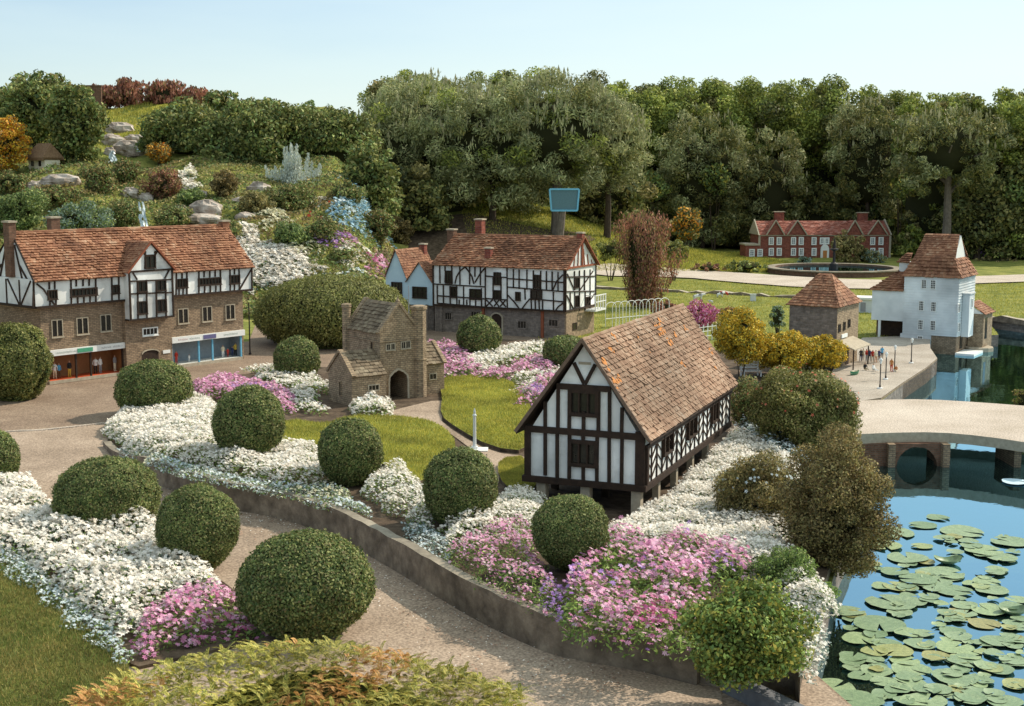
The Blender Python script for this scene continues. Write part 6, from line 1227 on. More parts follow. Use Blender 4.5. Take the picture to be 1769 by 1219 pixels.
# ---------- trees
def limb(mb, a, b_, r0, r1, bend=.1, n=4):
    a = Vector(a); b_ = Vector(b_); L_ = (b_-a).length; pts = [a.lerp(b_, i/n)+Vector((random.gauss(0, bend*L_*.3), random.gauss(0, bend*L_*.3), 0))*(0 < i < n) for i in range(n+1)]; mb.tube(pts, r0, 7, 0, r1)
def tree(name, label, px, D, top, bot, w, mats, ws, trunk_row=None, nl=60, lr=.2, s=.07, axis=None, asp=.5, candles=0, dy=.6, group=None, barkm='bark', dens=1.0, trunk_px=None, tr=.12, asym=1, corescale=.55, boxy=.85):
    k = mpp(D); ct = PD(px, (top+bot)/2, D); gz = float(terrain(ct.x, D)); root = empty(name, (ct.x, D, gz), 0, label, 'tree', group); r_ = np.array([w*k/2, w*k/2*dy, (bot-top)*k/2])
    zc_ = ct.z-gz; m = crown_mesh((0, 0, zc_), r_, nl, lr*min(r_[0]*1.2, r_[2]*1.2), s, mats, ws, axis=axis, asp=asp, dens=dens, rnd=.6, zmin=.1, asym=asym, corescale=corescale, boxy=boxy)
    nm_ = len(mats)
    if candles:
        d = fib(candles*3, .1); d = d[(d[:, 2] > -.5) & (d[:, 1] < .35)][:candles]; q = d*r_*rng.uniform(.8, 1.03, (len(d), 1)); q[:, 2] += zc_; 
        m.leaves(q+np.array([0, 0, .1]), np.tile([0, -1., 0], (len(d), 1)), .13, .24, nm_+1, rnd=.15, axis=np.array([0, 0, 1.])*6)
        tu = np.repeat(q, 12, 0)+rng.normal(0, .06, (len(q)*12, 3)); m.leaves(tu, np.tile([0, -1., .3], (len(tu), 1)), .06, .22, 0, rnd=.6, axis=np.array([0, 0, 1.]))
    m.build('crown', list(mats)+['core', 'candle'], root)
    mb = MB(); tx = 0 if trunk_px is None else PD(trunk_px, 300, D).x-ct.x
    mb.tube([(tx, 0, -.1), (tx*.9+.03, 0, zc_*.35), (tx*.5, 0, zc_*.8), (0, 0, zc_+r_[2]*.5)], tr, 8, 0, tr*.35); mb.build('trunk', barkm, root)
    mb = MB()
    for i in range(7):
        a = i*.9+random.random(); limb(mb, (tx*.6, 0, zc_*(.6+.05*i)), (math.cos(a)*r_[0]*.75, math.sin(a)*r_[1]*.75, zc_+r_[2]*random.uniform(-.2, .6)), tr*.4, .02)
    mb.build('limbs', barkm, root); return root
GP = 'pines behind the inn'; PM = dict(mats=('pine', 'darkleaf', 'cypress'), ws=(5, .5, .6), asp=.24, s=.07, group=GP, dens=1.15, boxy=.7)
tree('pine_tree', 'pine standing leftmost of the pale candled pines', 672, 42, 172, 380, 170, nl=110, lr=.17, candles=90, **PM)
tree('pine_tree', 'pine rising highest at the left of the pine group', 745, 43, 132, 360, 230, nl=140, lr=.15, candles=200, **PM)
tree('pine_tree', 'pine in the centre of the group directly above the inn chimney', 850, 41.5, 140, 362, 230, nl=150, lr=.15, candles=220, **PM)
tree('pine_tree', 'pine with leaning grey trunk above the blue framed sign', 960, 41, 130, 340, 250, nl=150, lr=.15, candles=240, trunk_px=962, barkm='greybark', tr=.2, **PM)
tree('pine_tree', 'pine at the right end of the pine group beside the cypress hedge', 1050, 42, 175, 330, 150, nl=90, lr=.17, candles=120, **PM)
DK = dict(mats=('darkleaf', 'olive'), ws=(4, 1), s=.075, group='dark lower trees in the shade of the pines')
tree('dark_tree', 'shadowy low tree under the left pines beside the slope', 705, 40.5, 290, 432, 150, nl=50, lr=.25, **DK)
tree('dark_tree', 'shadowy low tree behind the inn roof left of the grass bank', 770, 42.5, 300, 400, 130, nl=40, lr=.25, **DK)
tree('dark_tree', 'dark shrubby tree under the pines left of the sign', 895, on(880, 366).y+.9, 285, 372, 190, nl=50, lr=.25, **DK)
tree('dark_tree', 'dark shrubby tree right of the sign behind the grass bank', 1045, on(1050, 396).y+.9, 290, 400, 170, nl=50, lr=.25, **DK)
tree('dark_tree', 'dark gap tree behind the brown columnar bush', 1160, on(1150, 415).y+.9, 290, 428, 150, nl=50, lr=.25, **DK)
CY = dict(mats=('cypress', 'olive', 'darkleaf'), ws=(6, .4, .9), s=.058, group='tall cypress trees forming the back hedge')
tree('cypress_tree', 'tree tops peeping over the pines at the left', 690, 50, 124, 260, 130, nl=50, lr=.22, **CY)
for i, (px_, tp_, w_, lb) in enumerate(((800, 130, 150, 'cypress top behind the gap between two pines'), (1020, 132, 190, 'cypress hedge tree just right of the pine crowns'), (1130, 130, 200, 'cypress hedge tree above the brown columnar bush'), (1235, 137, 200, 'cypress hedge tree above the orange flowers'), (1335, 145, 200, 'cypress hedge tree above the left end of the mansion'),
      (1435, 153, 190, 'cypress hedge tree above the middle of the mansion'), (1530, 163, 190, 'cypress hedge tree above the right end of the mansion'), (1625, 164, 190, 'cypress hedge tree above the mill roof'), (1720, 165, 190, 'cypress hedge tree at the top right, cut by the picture edge'), (1830, 156, 190, 'tree rising at the extreme right edge of the picture'))):
    tree('cypress_tree', lb, px_, (51 if px_ < 1600 else 43.5)+(i % 3)*.7, tp_, 520 if px_ > 1000 else 380, w_*(1.45 if px_ != 1625 else .9), nl=380, lr=.105, dens=1.1, corescale=.7, boxy=.4, **CY)
for px_, D, a, b_, w_, lb, ms in ((1215, 47.5, 190, 430, 170, 'broad grey green pine in front of the cypress hedge', ('darkleaf', 'pine')), (1330, 48, 225, 440, 130, 'brownish pine left above the mansion roof', ('darkleaf', 'pine')), (1500, 48, 170, 400, 150, 'grey green pine right above the mansion', ('darkleaf', 'pine')),
     (1640, 41.8, 185, 335, 200, 'spreading pine with a bare pale trunk behind the mill', ('darkleaf', 'pine'))):
    tree('pine_tree', lb, px_, D, a, b_, w_, ms, (1.4, 1), nl=120, lr=.15, s=.065, asp=.28, candles=60, boxy=.7, group='pines in front of the cypress hedge', barkm='greybark' if px_ == 1640 else 'bark', tr=.17 if px_ == 1640 else .1)
for i, (px_, a, b_, w_) in enumerate(((1200, 310, 452, 170), (1290, 320, 452, 150), (1400, 320, 455, 160), (1500, 310, 455, 160), (1590, 315, 460, 150), (1690, 300, 452, 140), (1780, 280, 455, 130))):
    tree('dark_tree', ('first', 'second', 'third', 'fourth', 'fifth', 'sixth', 'seventh')[i]+' from the left of the dark shaded trees along the foot of the cypress hedge', px_, 49 if px_ < 1650 else 42.6, a, b_, w_, ('darkleaf', 'shrub'), (6, .5), nl=46, lr=.26, s=.075, group='dark shaded trees along the foot of the hedge')
for cx, cy, w_, h_, lb in ((1235, 310, 60, 60, 'pale leafed sapling in the dark left of the mansion'), (1560, 250, 60, 90, 'light green leafed sapling in the dark above the mansion'), (1575, 325, 70, 60, 'bright leafed sapling behind the mill'), (1130, 325, 60, 50, 'pale bush in the shade above the columnar bush')):
    S_('sapling', lb, cx, cy, w_, h_, D=46.8, mats=('shrub', 'ygreen'), ws=(2, 1), nl=26, lr=.3, s=.06, dens=.5, cat='tree')
S_('green_shrub', 'rounded green shrub left of the brick mansion', 1252, 392, 98, 62, base=425, mats=('box2', 'olive'), ws=(2, 1), nl=34)
S_('orange_bush', 'orange flowering shrub left of the rounded green one', 1186, 388, 60, 52, D=41, mats=('orangefl', 'darkleaf'), ws=(1, 2), nl=24, s=.05)
S_('green_shrub', 'clipped olive bush in front of the mansion door', 1462, 426, 60, 58, D=41, mats=('olive', 'bronze'), ws=(2, 1), nl=26)
S_('green_shrub', 'blue green bush at the right end of the mansion', 1512, 444, 40, 28, D=41, mats=('bluegreen', 'olive'), ws=(1, 1), nl=16)
S_('green_shrub', 'dark bush between the mansion and the mill roof', 1490, 440, 30, 40, D=41.5, mats=('darkleaf',), ws=(1,), nl=16)
S_('green_shrub', 'small grey green bush before the left wing of the mansion', 1390, 450, 24, 16, D=41, mats=('bluegreen',), ws=(1,), nl=10)
S_('low_hedge', 'low dark green hedge beside the far path left of the fountain pool', 1290, 460, 74, 22, base=470, mats=('shrub', 'box2'), ws=(1, 1), nl=20)
S_('low_hedge', 'low reddish plants edging the bank above the far path', 1225, 462, 70, 16, base=469, mats=('bronze', 'redbush'), ws=(1, 1), nl=16)
S_('purple_shrub', 'small purple flowering shrub under the dark trees right of the mill', 1688, 438, 44, 20, D=43, mats=('mauvefl', 'shrub'), ws=(2, 1), nl=16)
S_('low_hedge', 'low brown hedge along the far path right of the mill', 1720, 452, 110, 18, D=42, mats=('bronze', 'olive'), ws=(1, 1), nl=24)
grass('grass', 'short grass of the far lawn between the pale path and the hoop fence', [(0, 20), (9, 20), (14, 34), (3, 34)], terrain, 70000, .03, 'blade', .006)
grass('grass', 'sunlit grass on the bank under the pines', [(-1, 37), (9, 37), (8, 46), (-2, 46)], terrain, 60000, .06, 'blade', .012)
grass('grass', 'grass slope below the purple brown skyline shrubs', [(-15, 40), (-9, 40), (-11, 50), (-18, 50)], terrain, 40000, .08, 'blade', .014)
# ================================================================== lily pads
Z4 = lambda X, Y: (1280+X*.442, 680+Y*.442)
PADS = [(710,515,110),(770,485,90),(600,545,160),(865,540,170),(1050,580,150),(950,615,150),(560,595,140),(650,645,160),(1020,645,120),(890,580,80),(510,670,85),(600,700,110),(690,730,150),(780,705,190),(620,755,130),(830,770,150),(960,735,110),(1000,690,90),(980,770,130),(590,818,205),(870,830,110),(970,850,140),(1060,835,100),(805,860,80),(420,855,130),(540,905,205),(950,900,130),(1070,900,100),(470,960,150),(570,980,120),(700,980,130),(850,950,110),(835,995,150),(1000,970,130),(1080,965,100),(600,1010,150),(760,1030,110),(880,1050,150),(990,1020,80),(1070,1050,110),(640,1045,120),(530,1085,130),(665,1080,160),(1010,1080,120),(840,1110,190),(560,1130,110),(650,1140,160),(1080,1140,120),(900,1190,130),(360,1155,180),(770,1160,110),(440,1205,220),(730,1200,160),(830,1180,90),(1030,1205,150),(930,1140,70)]
random.seed(5)
for _ in range(120):
    X = random.uniform(420, 1100); Y = random.uniform(560, 1215)
    if X > 520-.0*Y or Y > 860: PADS.append((X, Y, random.uniform(50, 110)*(.55+Y/2200)))
def pad_mesh(seed):
    random.seed(seed); mb = MB(); n = 26; notch = .16; vs = [(0, 0, 0.003)]
    for i in range(n+1):
        a = notch+(2*math.pi-2*notch)*i/n; rr = 1+random.gauss(0, .012)+.03*math.sin(a*3+seed); vs.append((.55*math.cos(a)*rr, .55*math.sin(a)*rr, .0025)) 
    for i in range(n+1):
        a = notch+(2*math.pi-2*notch)*i/n; rr = 1+random.gauss(0, .012)+.03*math.sin(a*3+seed); vs.append((math.cos(a)*rr, math.sin(a)*rr, .006+.012*max(0, math.sin(a*2.3+seed))))
    fs = [(0, i+1, i+2) for i in range(n)]+[(i+1, n+2+i, n+3+i, i+2) for i in range(n)]; mb.add(vs, fs)
    me = bpy.data.meshes.new('lily_pad'); me.from_pydata(mb.v, [], mb.f); me.materials.append(M['lily']); me.polygons.foreach_set('use_smooth', [True]*len(mb.f)); me.update(); return me
PM_ = [pad_mesh(i) for i in range(7)]
for i, (X, Y, w_) in enumerate(PADS):
    px_, py_ = Z4(X, Y); q = P(px_, py_, -.197); k = mpp(q.y); o = bpy.data.objects.new('lily_pad', PM_[i % 7]); r_ = w_*.442*k/2; o.scale = (r_, r_, .5); o.rotation_euler = (random.gauss(0, .012), random.gauss(0, .012), random.uniform(0, 6.28)); o.location = (q.x, q.y, -.195+.0007*(i % 13)); link(o)
    tag(o, 'round notched green lily pad floating flat on the blue pond', 'lily pad', 'lily pads on the pond')
random.seed(11)
q = P(1683, 788, -.19); o = bpy.data.objects.new('lily_pad', PM_[2]); 
me = PM_[2].copy(); me.materials.clear(); me.materials.append(M['bluewash']); o = bpy.data.objects.new('lily_pad', me); o.scale = (.13, .13, .4); o.location = (q.x, min(q.y, 12.35), -.19); link(o); tag(o, 'lone pale sky blue lily pad in the dark water under the footbridge', 'lily pad')
for X, Y, w_, lb, mt in ((808, 640, 100, 'curled up lily leaf standing out of the pond, its sides raised like a bowl', 'lily'), (1065, 838, 110, 'dark curled lily leaf near the right edge of the pond', 'lily'), (928, 692, 26, 'tiny dark lily bud standing in the water', 'core')):
    px_, py_ = Z4(X, Y); q = P(px_, py_+10, -.2); k = mpp(q.y); R_ = w_*.442*k/2; mb = MB(); n = 16
    for j, (rr, zz) in enumerate(((.1, 0), (.6, .15), (.95, .55), (1.05, .9))):
        for i in range(n): a = 2*math.pi*i/n; f_ = 1+.08*math.cos(2*a)*(j > 1); mb.v.append((R_*rr*math.cos(a)*f_, R_*rr*math.sin(a)*.8, R_*zz*(.5+.14*math.cos(2*a)+.06*math.sin(3*a))))
    for j in range(3):
        for i in range(n): mb.f.append((j*n+i, j*n+(i+1) % n, (j+1)*n+(i+1) % n, (j+1)*n+i)); mb.m.append(0)
    mb.f.append(tuple(range(n))); mb.m.append(0)
    o = mb.build('lily_leaf', mt, smooth=True); o.location = (q.x, q.y, -.2); tag(o, lb, 'lily leaf')
# ================================================================== small objects
# pool with fountain
q = P(1440, 471, 0); mb = MB(); RR = 1.8
ring = [(RR, 0), (RR, .13), (RR+.04, .13), (RR+.04, .16), (RR-.2, .16), (RR-.2, .02)]; n = 48
root = empty('fountain_pool', (q.x, q.y, 0), 0, 'round brick rimmed fountain pool in front of the mansion', 'fountain')
for j, (rr, zz) in enumerate(ring):
    for i in range(n): a = 2*math.pi*i/n; mb.v.append((rr*math.cos(a), rr*math.sin(a), zz))
for j in range(5):
    for i in range(n): mb.f.append((j*n+i, j*n+(i+1) % n, (j+1)*n+(i+1) % n, (j+1)*n+i)); mb.m.append(1 if j in (1, 2, 3) else 0)
mb.build('rim', ['dkbrick', 'kerbtop'], root); mb = MB(); mb.v = [((RR-.2)*math.cos(2*math.pi*i/n), (RR-.2)*math.sin(2*math.pi*i/n), .1) for i in range(n)]; mb.f = [tuple(range(n))]; mb.m = [0]; mb.build('pool_water', 'water', root)
mb = MB(); mb.lathe([(.12, .1), (.12, .25), (.04, .3), (.03, .6), (.14, .66), (.05, .68), (.03, .85), (.01, .95)], n=10); mb.build('finial', 'iron', root)
# lamps
def lamp(px_, base, h_px, lb, tall=False, headm='white', group='quayside lamp posts'):
    z0 = .03 if not tall else .006; q = P(px_, base, z0); k = mpp(q.y); H = h_px*k; root = empty('lamp_post', q, 0, lb, 'lamp post', group); mb = MB()
    mb.lathe([(.035, 0), (.035, .012), (.028, .016)], n=10); mb.build('base', 'white', root); mb = MB()
    mb.lathe([(.012, .012), (.012, .04), (.0075, .05), (.0065, H*.78), (.011, H*.79), (.006, H*.8)], n=8); mb.build('pole', 'iron', root); mb = MB()
    mb.lathe([(.008, H*.8), (.021, H*.93), (.024, H*.94), (.006, H)], n=6); mb.build('lantern', headm, root)
for a in ((1574, 627, 44, 'black lamp post with grey lantern, furthest right, by the mill wall'), (1545, 641, 46, 'black lamp post with pale blue lantern, beside two orange figures'), (1530, 655, 48, 'black lamp post second from the left on the quay'), (1520, 671, 54, 'black lamp post nearest the water corner of the quay')): lamp(*a)
q = P(432, 612, .006); k = mpp(q.y); mb = MB(); mb.lathe([(.022, 0), (.022, .02), (.0115, .03), (.009, 88*k), (.003, 92*k)], n=8); o = mb.build('signal_post', 'iron'); o.location = q; tag(o, 'thin dark post standing at the right hand corner of the shops', 'post')
q = PD(707, 612, 17.6); q.z = .01; mb = MB(); mb.cyl((0, 0, 0), (0, 0, CAMH-17.6*(494-301)/FPX), .008, .005, 6); o = mb.build('flagpole', 'grey'); o.location = q; tag(o, 'bare thin flagpole behind the right turret of the gatehouse', 'flagpole')
q = on(820, 777, zisl); k = mpp(q.y); root = empty('white_column', (q.x, q.y, q.z+.0), 0, 'slim white stone column on a white slab beside the garden path', 'monument')
mb = MB(); mb.box(-.045, .13, -.12, .05, 0, .018); mb.box(-.03, .03, -.03, .03, .0181, .035); mb.build('slab', 'white', root); mb = MB(); mb.lathe([(.02, .035), (.019, .05), (.0165, .055), (.0145, 60*k), (.02, 60.5*k), (.02, 62*k), (.01, 64*k), (.011, 68*k), (.003, 74*k)], n=12); mb.build('shaft', 'mill', root)
# blue framed sign on the leaning pine
q = PD(975, 345, 38.6); k = mpp(38.6); gz = float(terrain(q.x, q.y)); root = empty('sign_board', (q.x, q.y, gz), 0, 'blue framed square board fixed high on a leaning grey post under the pines', 'sign'); zc_ = q.z-gz
mb = MB(); mb.extF([(-21*k, zc_-17*k), (21*k, zc_-17*k), (24*k, zc_+17*k), (-24*k, zc_+17*k)], 0, .04); mb.build('panel', 'tealpanel', root); mb = MB()
for a, b_ in (((-22*k, zc_-18*k), (22*k, zc_-18*k)), ((22*k, zc_-18*k), (25*k, zc_+18*k)), ((25*k, zc_+18*k), (-25*k, zc_+18*k)), ((-25*k, zc_+18*k), (-22*k, zc_-18*k))): mb.bF(a, b_, .05, -.03, .05)
mb.build('frame', 'skyblue', root); mb = MB(); mb.tube([(-.25, .1, -.1), (-.16, .1, .3), (-.05, .1, zc_-18*k)], .15, 8, 0, .1); mb.build('post', 'greybark', root)
# hoop fence
B0 = P(1046, 566, 0); B1 = P(1150, 556, 0); root = empty('hoop_fence', B0, 0, 'white wire hoop fence between the inn balcony and the market hall roof', 'fence'); mats_ = 'white'; n = 9; dv = (B1-B0)
for i in range(n):
    a = dv*(i/n); b_ = dv*((i+1.5)/n); mid = (a+b_)/2; Hh = .36; pts = [Vector((a.x, a.y, 0))]
    for j in range(9): t = math.pi*j/8; pts.append(Vector((mid.x-(b_.x-a.x)/2*math.cos(t), mid.y-(b_.y-a.y)/2*math.cos(t), Hh+.09*math.sin(t))))
    pts.append(Vector((b_.x, b_.y, 0))); mb = MB(); mb.tube(pts, .0065, 5); mb.build('hoop', 'white', root)
mb = MB(); mb.cyl((0, 0, .16), (dv.x*1.05, dv.y*1.05, .16), .006, .006, 5); mb.build('rail', 'white', root)
for i in range(5):
    B0 = P(1190+i*0, 600, 0)
B0 = P(1192, 592, 0); B1 = P(1252, 584, 0); root = empty('picket_fence', B0, 0, 'low white picket fence between the market hall ridge end and the yellow shrub', 'fence'); dv = B1-B0
for i in range(9): mb = MB(); p = dv*(i/8); mb.box(p.x-.009, p.x+.009, p.y-.006, p.y+.006, 0, .26+(.0 if i % 2 else .02)); mb.build('picket', 'white', root)
mb = MB()
for zz in (.08, .16, .23): mb.cyl((0, -.01, zz), (dv.x, dv.y-.01, zz), .007, .007, 4)
mb.build('rails', 'white', root)
q = P(1285, 658, 0); root = empty('garden_bench', q, math.radians(12), 'white slatted garden bench beneath the yellow shrub behind the market hall', 'bench'); mb = MB()
for i in range(4): mb.box(0, .26, .02+.03*i, .042+.03*i, .12, .13)
mb.build('seat', 'white', root); mb = MB()
for i in range(4): mb.box(0, .26, .135, .145, .15+.035*i, .172+.035*i)
mb.build('backrest', 'white', root)
for x in (0.005, .24):
    for y in (.02, .13): mb = MB(); mb.box(x, x+.016, y, y+.014, 0, .119 if y < .1 else .29); mb.build('leg', 'white', root)
# stone block at the near corner
a = P(1246, 1192, .02); b_ = P(1385, 1262, .02); root = None; mb = MB(); d = (b_-a); L_ = d.length+.3; yaw = math.atan2(d.y, d.x)
mb.box(0, L_, 0, .1, -.1, .10); o = mb.build('stone_block', 'bluestone'); o.location = (a.x, a.y, 0); o.rotation_euler = (0, 0, yaw); tag(o, 'long blue grey stone kerb block at the bottom corner by the pond', 'stone block')
o.modifiers.new('bevel', 'BEVEL').width = .008
# boats
def boat(px_, py_, z, L_, yaw, hull, inn, lb):
    q = P(px_, py_, z); root = empty('rowing_boat', q, yaw, lb, 'boat', 'toy rowing boats'); mb = MB(); n = 11
    for j, (f_, zz) in enumerate(((.35, 0), (.85, .03), (1., .06), (.88, .06), (.7, .02))):
        for i in range(n):
            t = i/(n-1)*2-1; wd = (1-abs(t)**2.4)*L_*.17*f_+.001; mb.v += [(t*L_/2*(.9+.1*min(1, j)), wd, zz*L_/.25+abs(t)**3*.012), (t*L_/2*(.9+.1*min(1, j)), -wd, zz*L_/.25+abs(t)**3*.012)]
    for j in range(4):
        for i in range(n-1):
            a = (j*n+i)*2; b2 = a+2; c2 = a+2*n; mb.f += [(a, b2, b2+2*n, c2), (a+1, c2+1, b2+2*n+1, b2+1)]; mb.m += [1 if j > 2 else 0]*2
    for i in range(n-1): a = (4*n+i)*2; mb.f += [(a, a+2, a+3, a+1)]; mb.m += [1]; a = i*2; mb.f += [(a, a+1, a+3, a+2)]; mb.m += [0]
    mb.build('hull', [hull, inn], root); mb = MB(); mb.box(-.01, .014, -L_*.14, L_*.14, .035, .042); mb.build('thwart', 'cream', root)
boat(1476, 647, .032, .2, math.radians(40), 'green', 'cream', 'small green rowing boat drawn up on the quay paving')
boat(1548, 686, -.19, .2, math.radians(15), 'white', 'skyblue', 'small white and blue rowing boat floating below the quay wall')
# white landing kiosk beyond the quay house
q = P(1497, 540, 0); root = empty('white_kiosk', q, math.radians(-20), 'small white flat roofed kiosk on the grass between quay house and mill', 'kiosk'); mb = MB(); mb.box(-.2, .22, 0, .4, 0, .26); mb.build('wall', 'mill', root); mb = MB(); mb.box(-.24, .26, -.04, .44, .261, .3); mb.build('roof', 'white', root)
mb = MB(); mb.box(-.12, -.02, -.006, 0, .02, .2); mb.build('door', 'grey', root)
q = P(1301, 520, 0); mb = MB(); mb.box(-.06, .06, 0, .04, 0, .14); mb.box(-.07, .07, -.01, .05, .14, .155); o = mb.build('marker_block', 'mill'); o.location = q; tag(o, 'small pale block standing on the grass beside the stone edging', 'block')
# ---------- little figures
def skin_mesh(name, J, E, mats, paint, sub=1):
    me = bpy.data.meshes.new(name); me.from_pydata([j[:3] for j in J], E, []); o = bpy.data.objects.new(name, me); COL.objects.link(o); md = o.modifiers.new('s', 'SKIN'); md.use_smooth_shade = True
    for v, j in zip(me.skin_vertices[0].data, J): v.radius = (j[3], j[3])
    me.skin_vertices[0].data[0].use_root = True; o.modifiers.new('u', 'SUBSURF').levels = sub
    dg = bpy.context.evaluated_depsgraph_get(); nm = bpy.data.meshes.new_from_object(o.evaluated_get(dg)); bpy.data.objects.remove(o); nm.materials.clear()
    for mt in mats: nm.materials.append(M[mt])
    nm.polygons.foreach_set('material_index', [paint(p.center) for p in nm.polygons]); nm.update(); return nm
def person_mesh(pose, top, legs, hair='brown'):
    s = .185/1.75
    if pose == 'stand':
        J = [(0, 0, .93, .15), (0, 0, 1.2, .13), (0, 0, 1.42, .15), (0, 0, 1.55, .055), (0, -.01, 1.64, .09), (0, 0, 1.72, .1), (-.2, 0, 1.4, .06), (-.27, 0, 1.12, .045), (-.25, -.08, .88, .035), (.2, 0, 1.4, .06), (.27, 0, 1.12, .045), (.25, -.08, .88, .035),
             (-.1, 0, .85, .1), (-.11, 0, .48, .07), (-.12, .02, .07, .045), (-.12, -.12, .03, .04), (.1, 0, .85, .1), (.11, 0, .48, .07), (.12, .02, .07, .045), (.12, -.12, .03, .04)]
        zl_, zh = .88, 1.52
    else:
        J = [(0, 0, .16, .16), (0, .02, .42, .14), (0, 0, .66, .15), (0, 0, .78, .055), (0, -.02, .87, .09), (0, -.01, .96, .1), (-.2, 0, .63, .06), (-.27, -.08, .38, .045), (-.2, -.25, .3, .035), (.2, 0, .63, .06), (.27, -.08, .38, .045), (.2, -.25, .3, .035),
             (-.1, -.05, .14, .1), (-.13, -.4, .33, .07), (-.14, -.55, .07, .045), (-.14, -.66, .04, .04), (.1, -.05, .14, .1), (.13, -.42, .2, .07), (.16, -.75, .07, .045), (.16, -.82, .1, .04)]
        zl_, zh = .2, .76
    E = [(0, 1), (1, 2), (2, 3), (3, 4), (4, 5), (2, 6), (6, 7), (7, 8), (2, 9), (9, 10), (10, 11), (0, 12), (12, 13), (13, 14), (14, 15), (0, 16), (16, 17), (17, 18), (18, 19)]
    J = [tuple(c*s for c in j) for j in J]
    def paint(c):
        z = c.z/s; y = c.y/s; x = abs(c.x/s)
        if z > zh+.11 and (y > -.03 or z > zh+.2): return 3
        if z > zh: return 2
        if pose == 'stand' and x > .19 and z < .93: return 2
        if z < zl_ or (pose != 'stand' and y < -.27): return 1
        return 0
    return skin_mesh('person', J, E, [top, legs, 'person_skin', hair], paint)
Z7 = lambda X, Y: (1440+X*.1357, 560+Y*.1357)
PE = [('person', 345, 474, 'stand', 'black', 'navy', 'figure in black standing at the left end of the quayside group'), ('person', 375, 462, 'stand', 'cream', 'brown', 'figure in a cream top behind the left of the quayside group'), ('person', 415, 470, 'stand', 'red', 'grey', 'figure in a red top in the quayside group'), ('person', 455, 476, 'stand', 'navy', 'black', 'figure in navy in the middle of the quayside group'),
      ('person', 495, 484, 'stand', 'red', 'khaki', 'figure in red with khaki trousers right of the navy one'), ('person', 535, 488, 'stand', 'cream', 'orange', 'figure in a cream top and orange trousers at the right of the group'), ('person', 575, 480, 'stand', 'navy', 'brown', 'figure in navy and brown at the right of the group'), ('person', 615, 440, 'stand', 'blue', 'black', 'figure in blue standing apart behind the group'),
      ('person', 400, 580, 'sit', 'black', 'khaki', 'dark clothed figure sitting on the quay before the group'), ('person', 505, 590, 'sit', 'white', 'white', 'figure all in white sitting on the quay'), ('person', 735, 602, 'stand', 'orange', 'red', 'figure in orange left of the lamp post'), ('person', 795, 596, 'sit', 'orange', 'cream', 'small orange figure sitting right of the lamp post')]
for nm_, X, Y, pose, tp_, lg, lb in PE:
    o = bpy.data.objects.new('person', person_mesh(pose, tp_, lg)); q = P(*Z7(X, Y), .034); o.location = q; o.rotation_euler = (0, 0, random.uniform(-1, 1)); o.scale = (.8,)*3 if X > 780 else (1,)*3; link(o); tag(o, lb, 'person', 'little figures on the quay')
SB_ = [b for b in COL.objects if b.name == 'timber_framed_shops'][0]
def inshop(X, Y, yy, fl_):
    bb = Bld.__new__(Bld); bb.o = P(75, 667, 0); yaw = math.radians(50); bb.ex = Vector((math.cos(yaw), math.sin(yaw), 0)); bb.ey = Vector((-math.sin(yaw), math.cos(yaw), 0)); bb.T = Z1
    x, z = bb.F(X, Y, yy); p = bb.o+bb.ex*x+bb.ey*yy; p.z = fl_+.001; return p
fl2 = max(.05, floz2)
for X, tp_, lg, lb, fl_, sc_ in ((338, 'white', 'cream', 'white dressed mannequin at the left end of the orange shop window', .055, 1.2), (365, 'blue', 'brown', 'blue topped mannequin, second in the orange shop window', .055, 1.1), (430, 'black', 'yellow', 'mannequin with black top and yellow trousers in the orange shop window', .055, 1.2), (592, 'white', 'black', 'mannequin in white top and black skirt right of the shop door', .055, 1.2),
                       (622, 'white', 'grey', 'mannequin in a long pale coat in the orange shop window', .055, 1.2), (712, 'grey', 'cream', 'mannequin in grey top at the right end of the orange shop window', .055, 1.2), (1092, 'red', 'red', 'red dressed figurine at the left end of the blue shop window', fl2, 1.0), (1172, 'white', 'white', 'small white figurine in the blue shop window', fl2, .6),
                       (1382, 'cream', 'white', 'figurine in a wide white dress in the blue shop window', fl2, 1.0), (1412, 'red', 'red', 'small red figurine beside the white dress', fl2, .7), (1440, 'navy', 'navy', 'dark blue figurine near the right of the blue shop window', fl2, .8), (1460, 'yellow', 'black', 'yellow topped figurine at the right end of the blue shop window', fl2, 1.05)):
    o = bpy.data.objects.new('mannequin', person_mesh('stand', tp_, lg)); o.location = inshop(X, 1000 if X < 800 else 940, .12, fl_); o.rotation_euler = (0, 0, math.radians(50)+random.uniform(-.4, .4)); o.scale = (sc_,)*3; link(o); tag(o, lb, 'mannequin', 'mannequins in the shop windows')
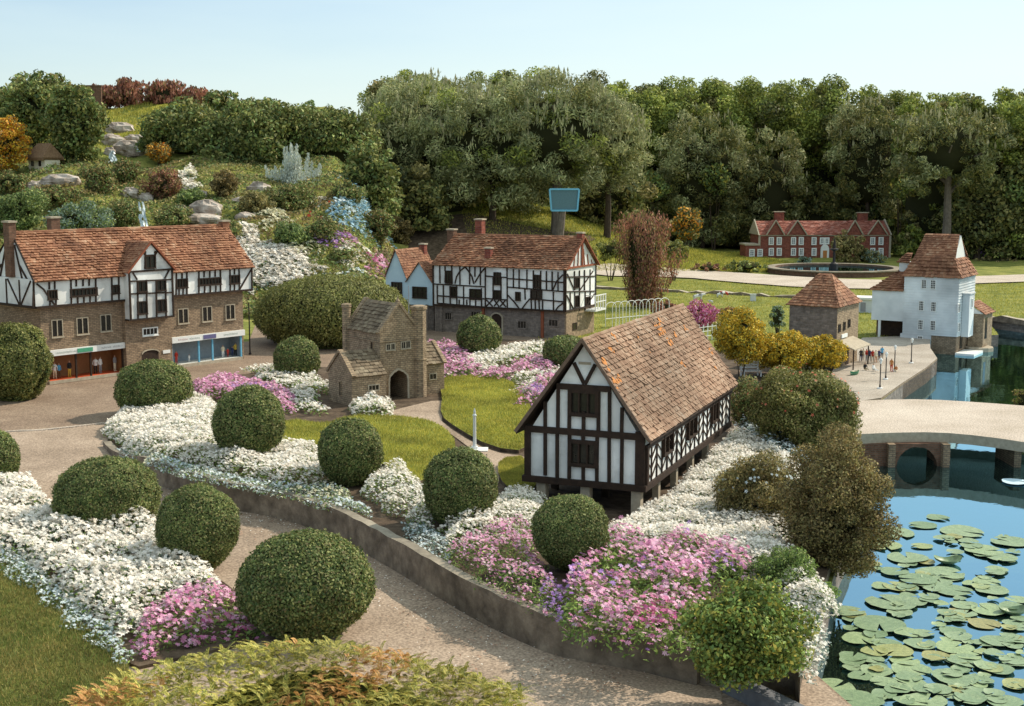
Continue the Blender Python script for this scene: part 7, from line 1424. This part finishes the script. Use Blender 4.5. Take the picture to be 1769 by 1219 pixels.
def cow_mesh(m1, m2):
    s = .14/1.4; J = [(0, 0, .95, .30), (.45, 0, 1.0, .33), (-.5, 0, 1.02, .30), (.85, 0, 1.2, .17), (1.15, 0, 1.22, .15), (1.4, 0, 1.02, .09), (-.85, 0, 1.0, .1), (-.92, 0, .5, .03),
                      (.5, .2, .6, .12), (.5, .2, .3, .07), (.5, .2, .04, .07), (.5, -.2, .6, .12), (.5, -.2, .3, .07), (.5, -.2, .04, .07), (-.6, .2, .7, .15), (-.72, .2, .38, .08), (-.64, .2, .04, .07), (-.6, -.2, .7, .15), (-.72, -.2, .38, .08), (-.64, -.2, .04, .07)]
    E = [(0, 1), (0, 2), (1, 3), (3, 4), (4, 5), (2, 6), (6, 7), (1, 8), (8, 9), (9, 10), (1, 11), (11, 12), (12, 13), (2, 14), (14, 15), (15, 16), (2, 17), (17, 18), (18, 19)]; J = [tuple(c*s for c in j) for j in J]
    return skin_mesh('cow', J, E, [m1, m2], lambda c: 1 if math.sin(c.x/s*5)+math.sin(c.z/s*6+1) > .9 else 0)
for px_, py_, a, m1, m2, lb, sc_ in ((1206, 520, .2, 'white', 'grey', 'white model cow grazing on the far lawn', 1.25), (1228, 524, 2.6, 'white', 'grey', 'small white model calf right of the white cow', .55), (1244, 514, .1, 'white', 'black', 'black and white model cow beside the stone edging', .9), (1252, 512, 2.8, 'red', 'white', 'red brown and white model cow at the stone edging', .9)):
    q = P(px_, py_, 0); o = bpy.data.objects.new('cow', cow_mesh(m1, m2)); o.location = q; o.rotation_euler = (0, 0, a); o.scale = (sc_,)*3; link(o); tag(o, lb, 'cow')

# ---------- fallen leaves and petals on the path along the wall
n = 1500; F_ = np.array(resample(FRONT, .05, False)); k_ = rng.integers(10, len(F_)-5, n); off = np.abs(rng.normal(0, .28, n))+.06
X = F_[k_, 0]-off*.55+rng.normal(0, .05, n); Y = F_[k_, 1]-off*.8+rng.normal(0, .05, n); ok = ~inside(ISL, X, Y) & ~inside(POND, X, Y); X, Y = X[ok], Y[ok]; P3 = np.stack([X, Y, np.full(len(X), .022)], 1); m = NP(); h_ = len(X)//2
m.leaves(P3[:h_], np.tile([0, 0, 1.], (h_, 1)), .009, .5, 0, rnd=.15); m.leaves(P3[h_:], np.tile([0, 0, 1.], (len(X)-h_, 1)), .006, .6, 1, rnd=.15)
tag(m.build('fallen_leaves', ['litter', 'whitefl']), 'scattered dry leaves and fallen petals on the path below the retaining wall', 'leaves', kind='stuff')
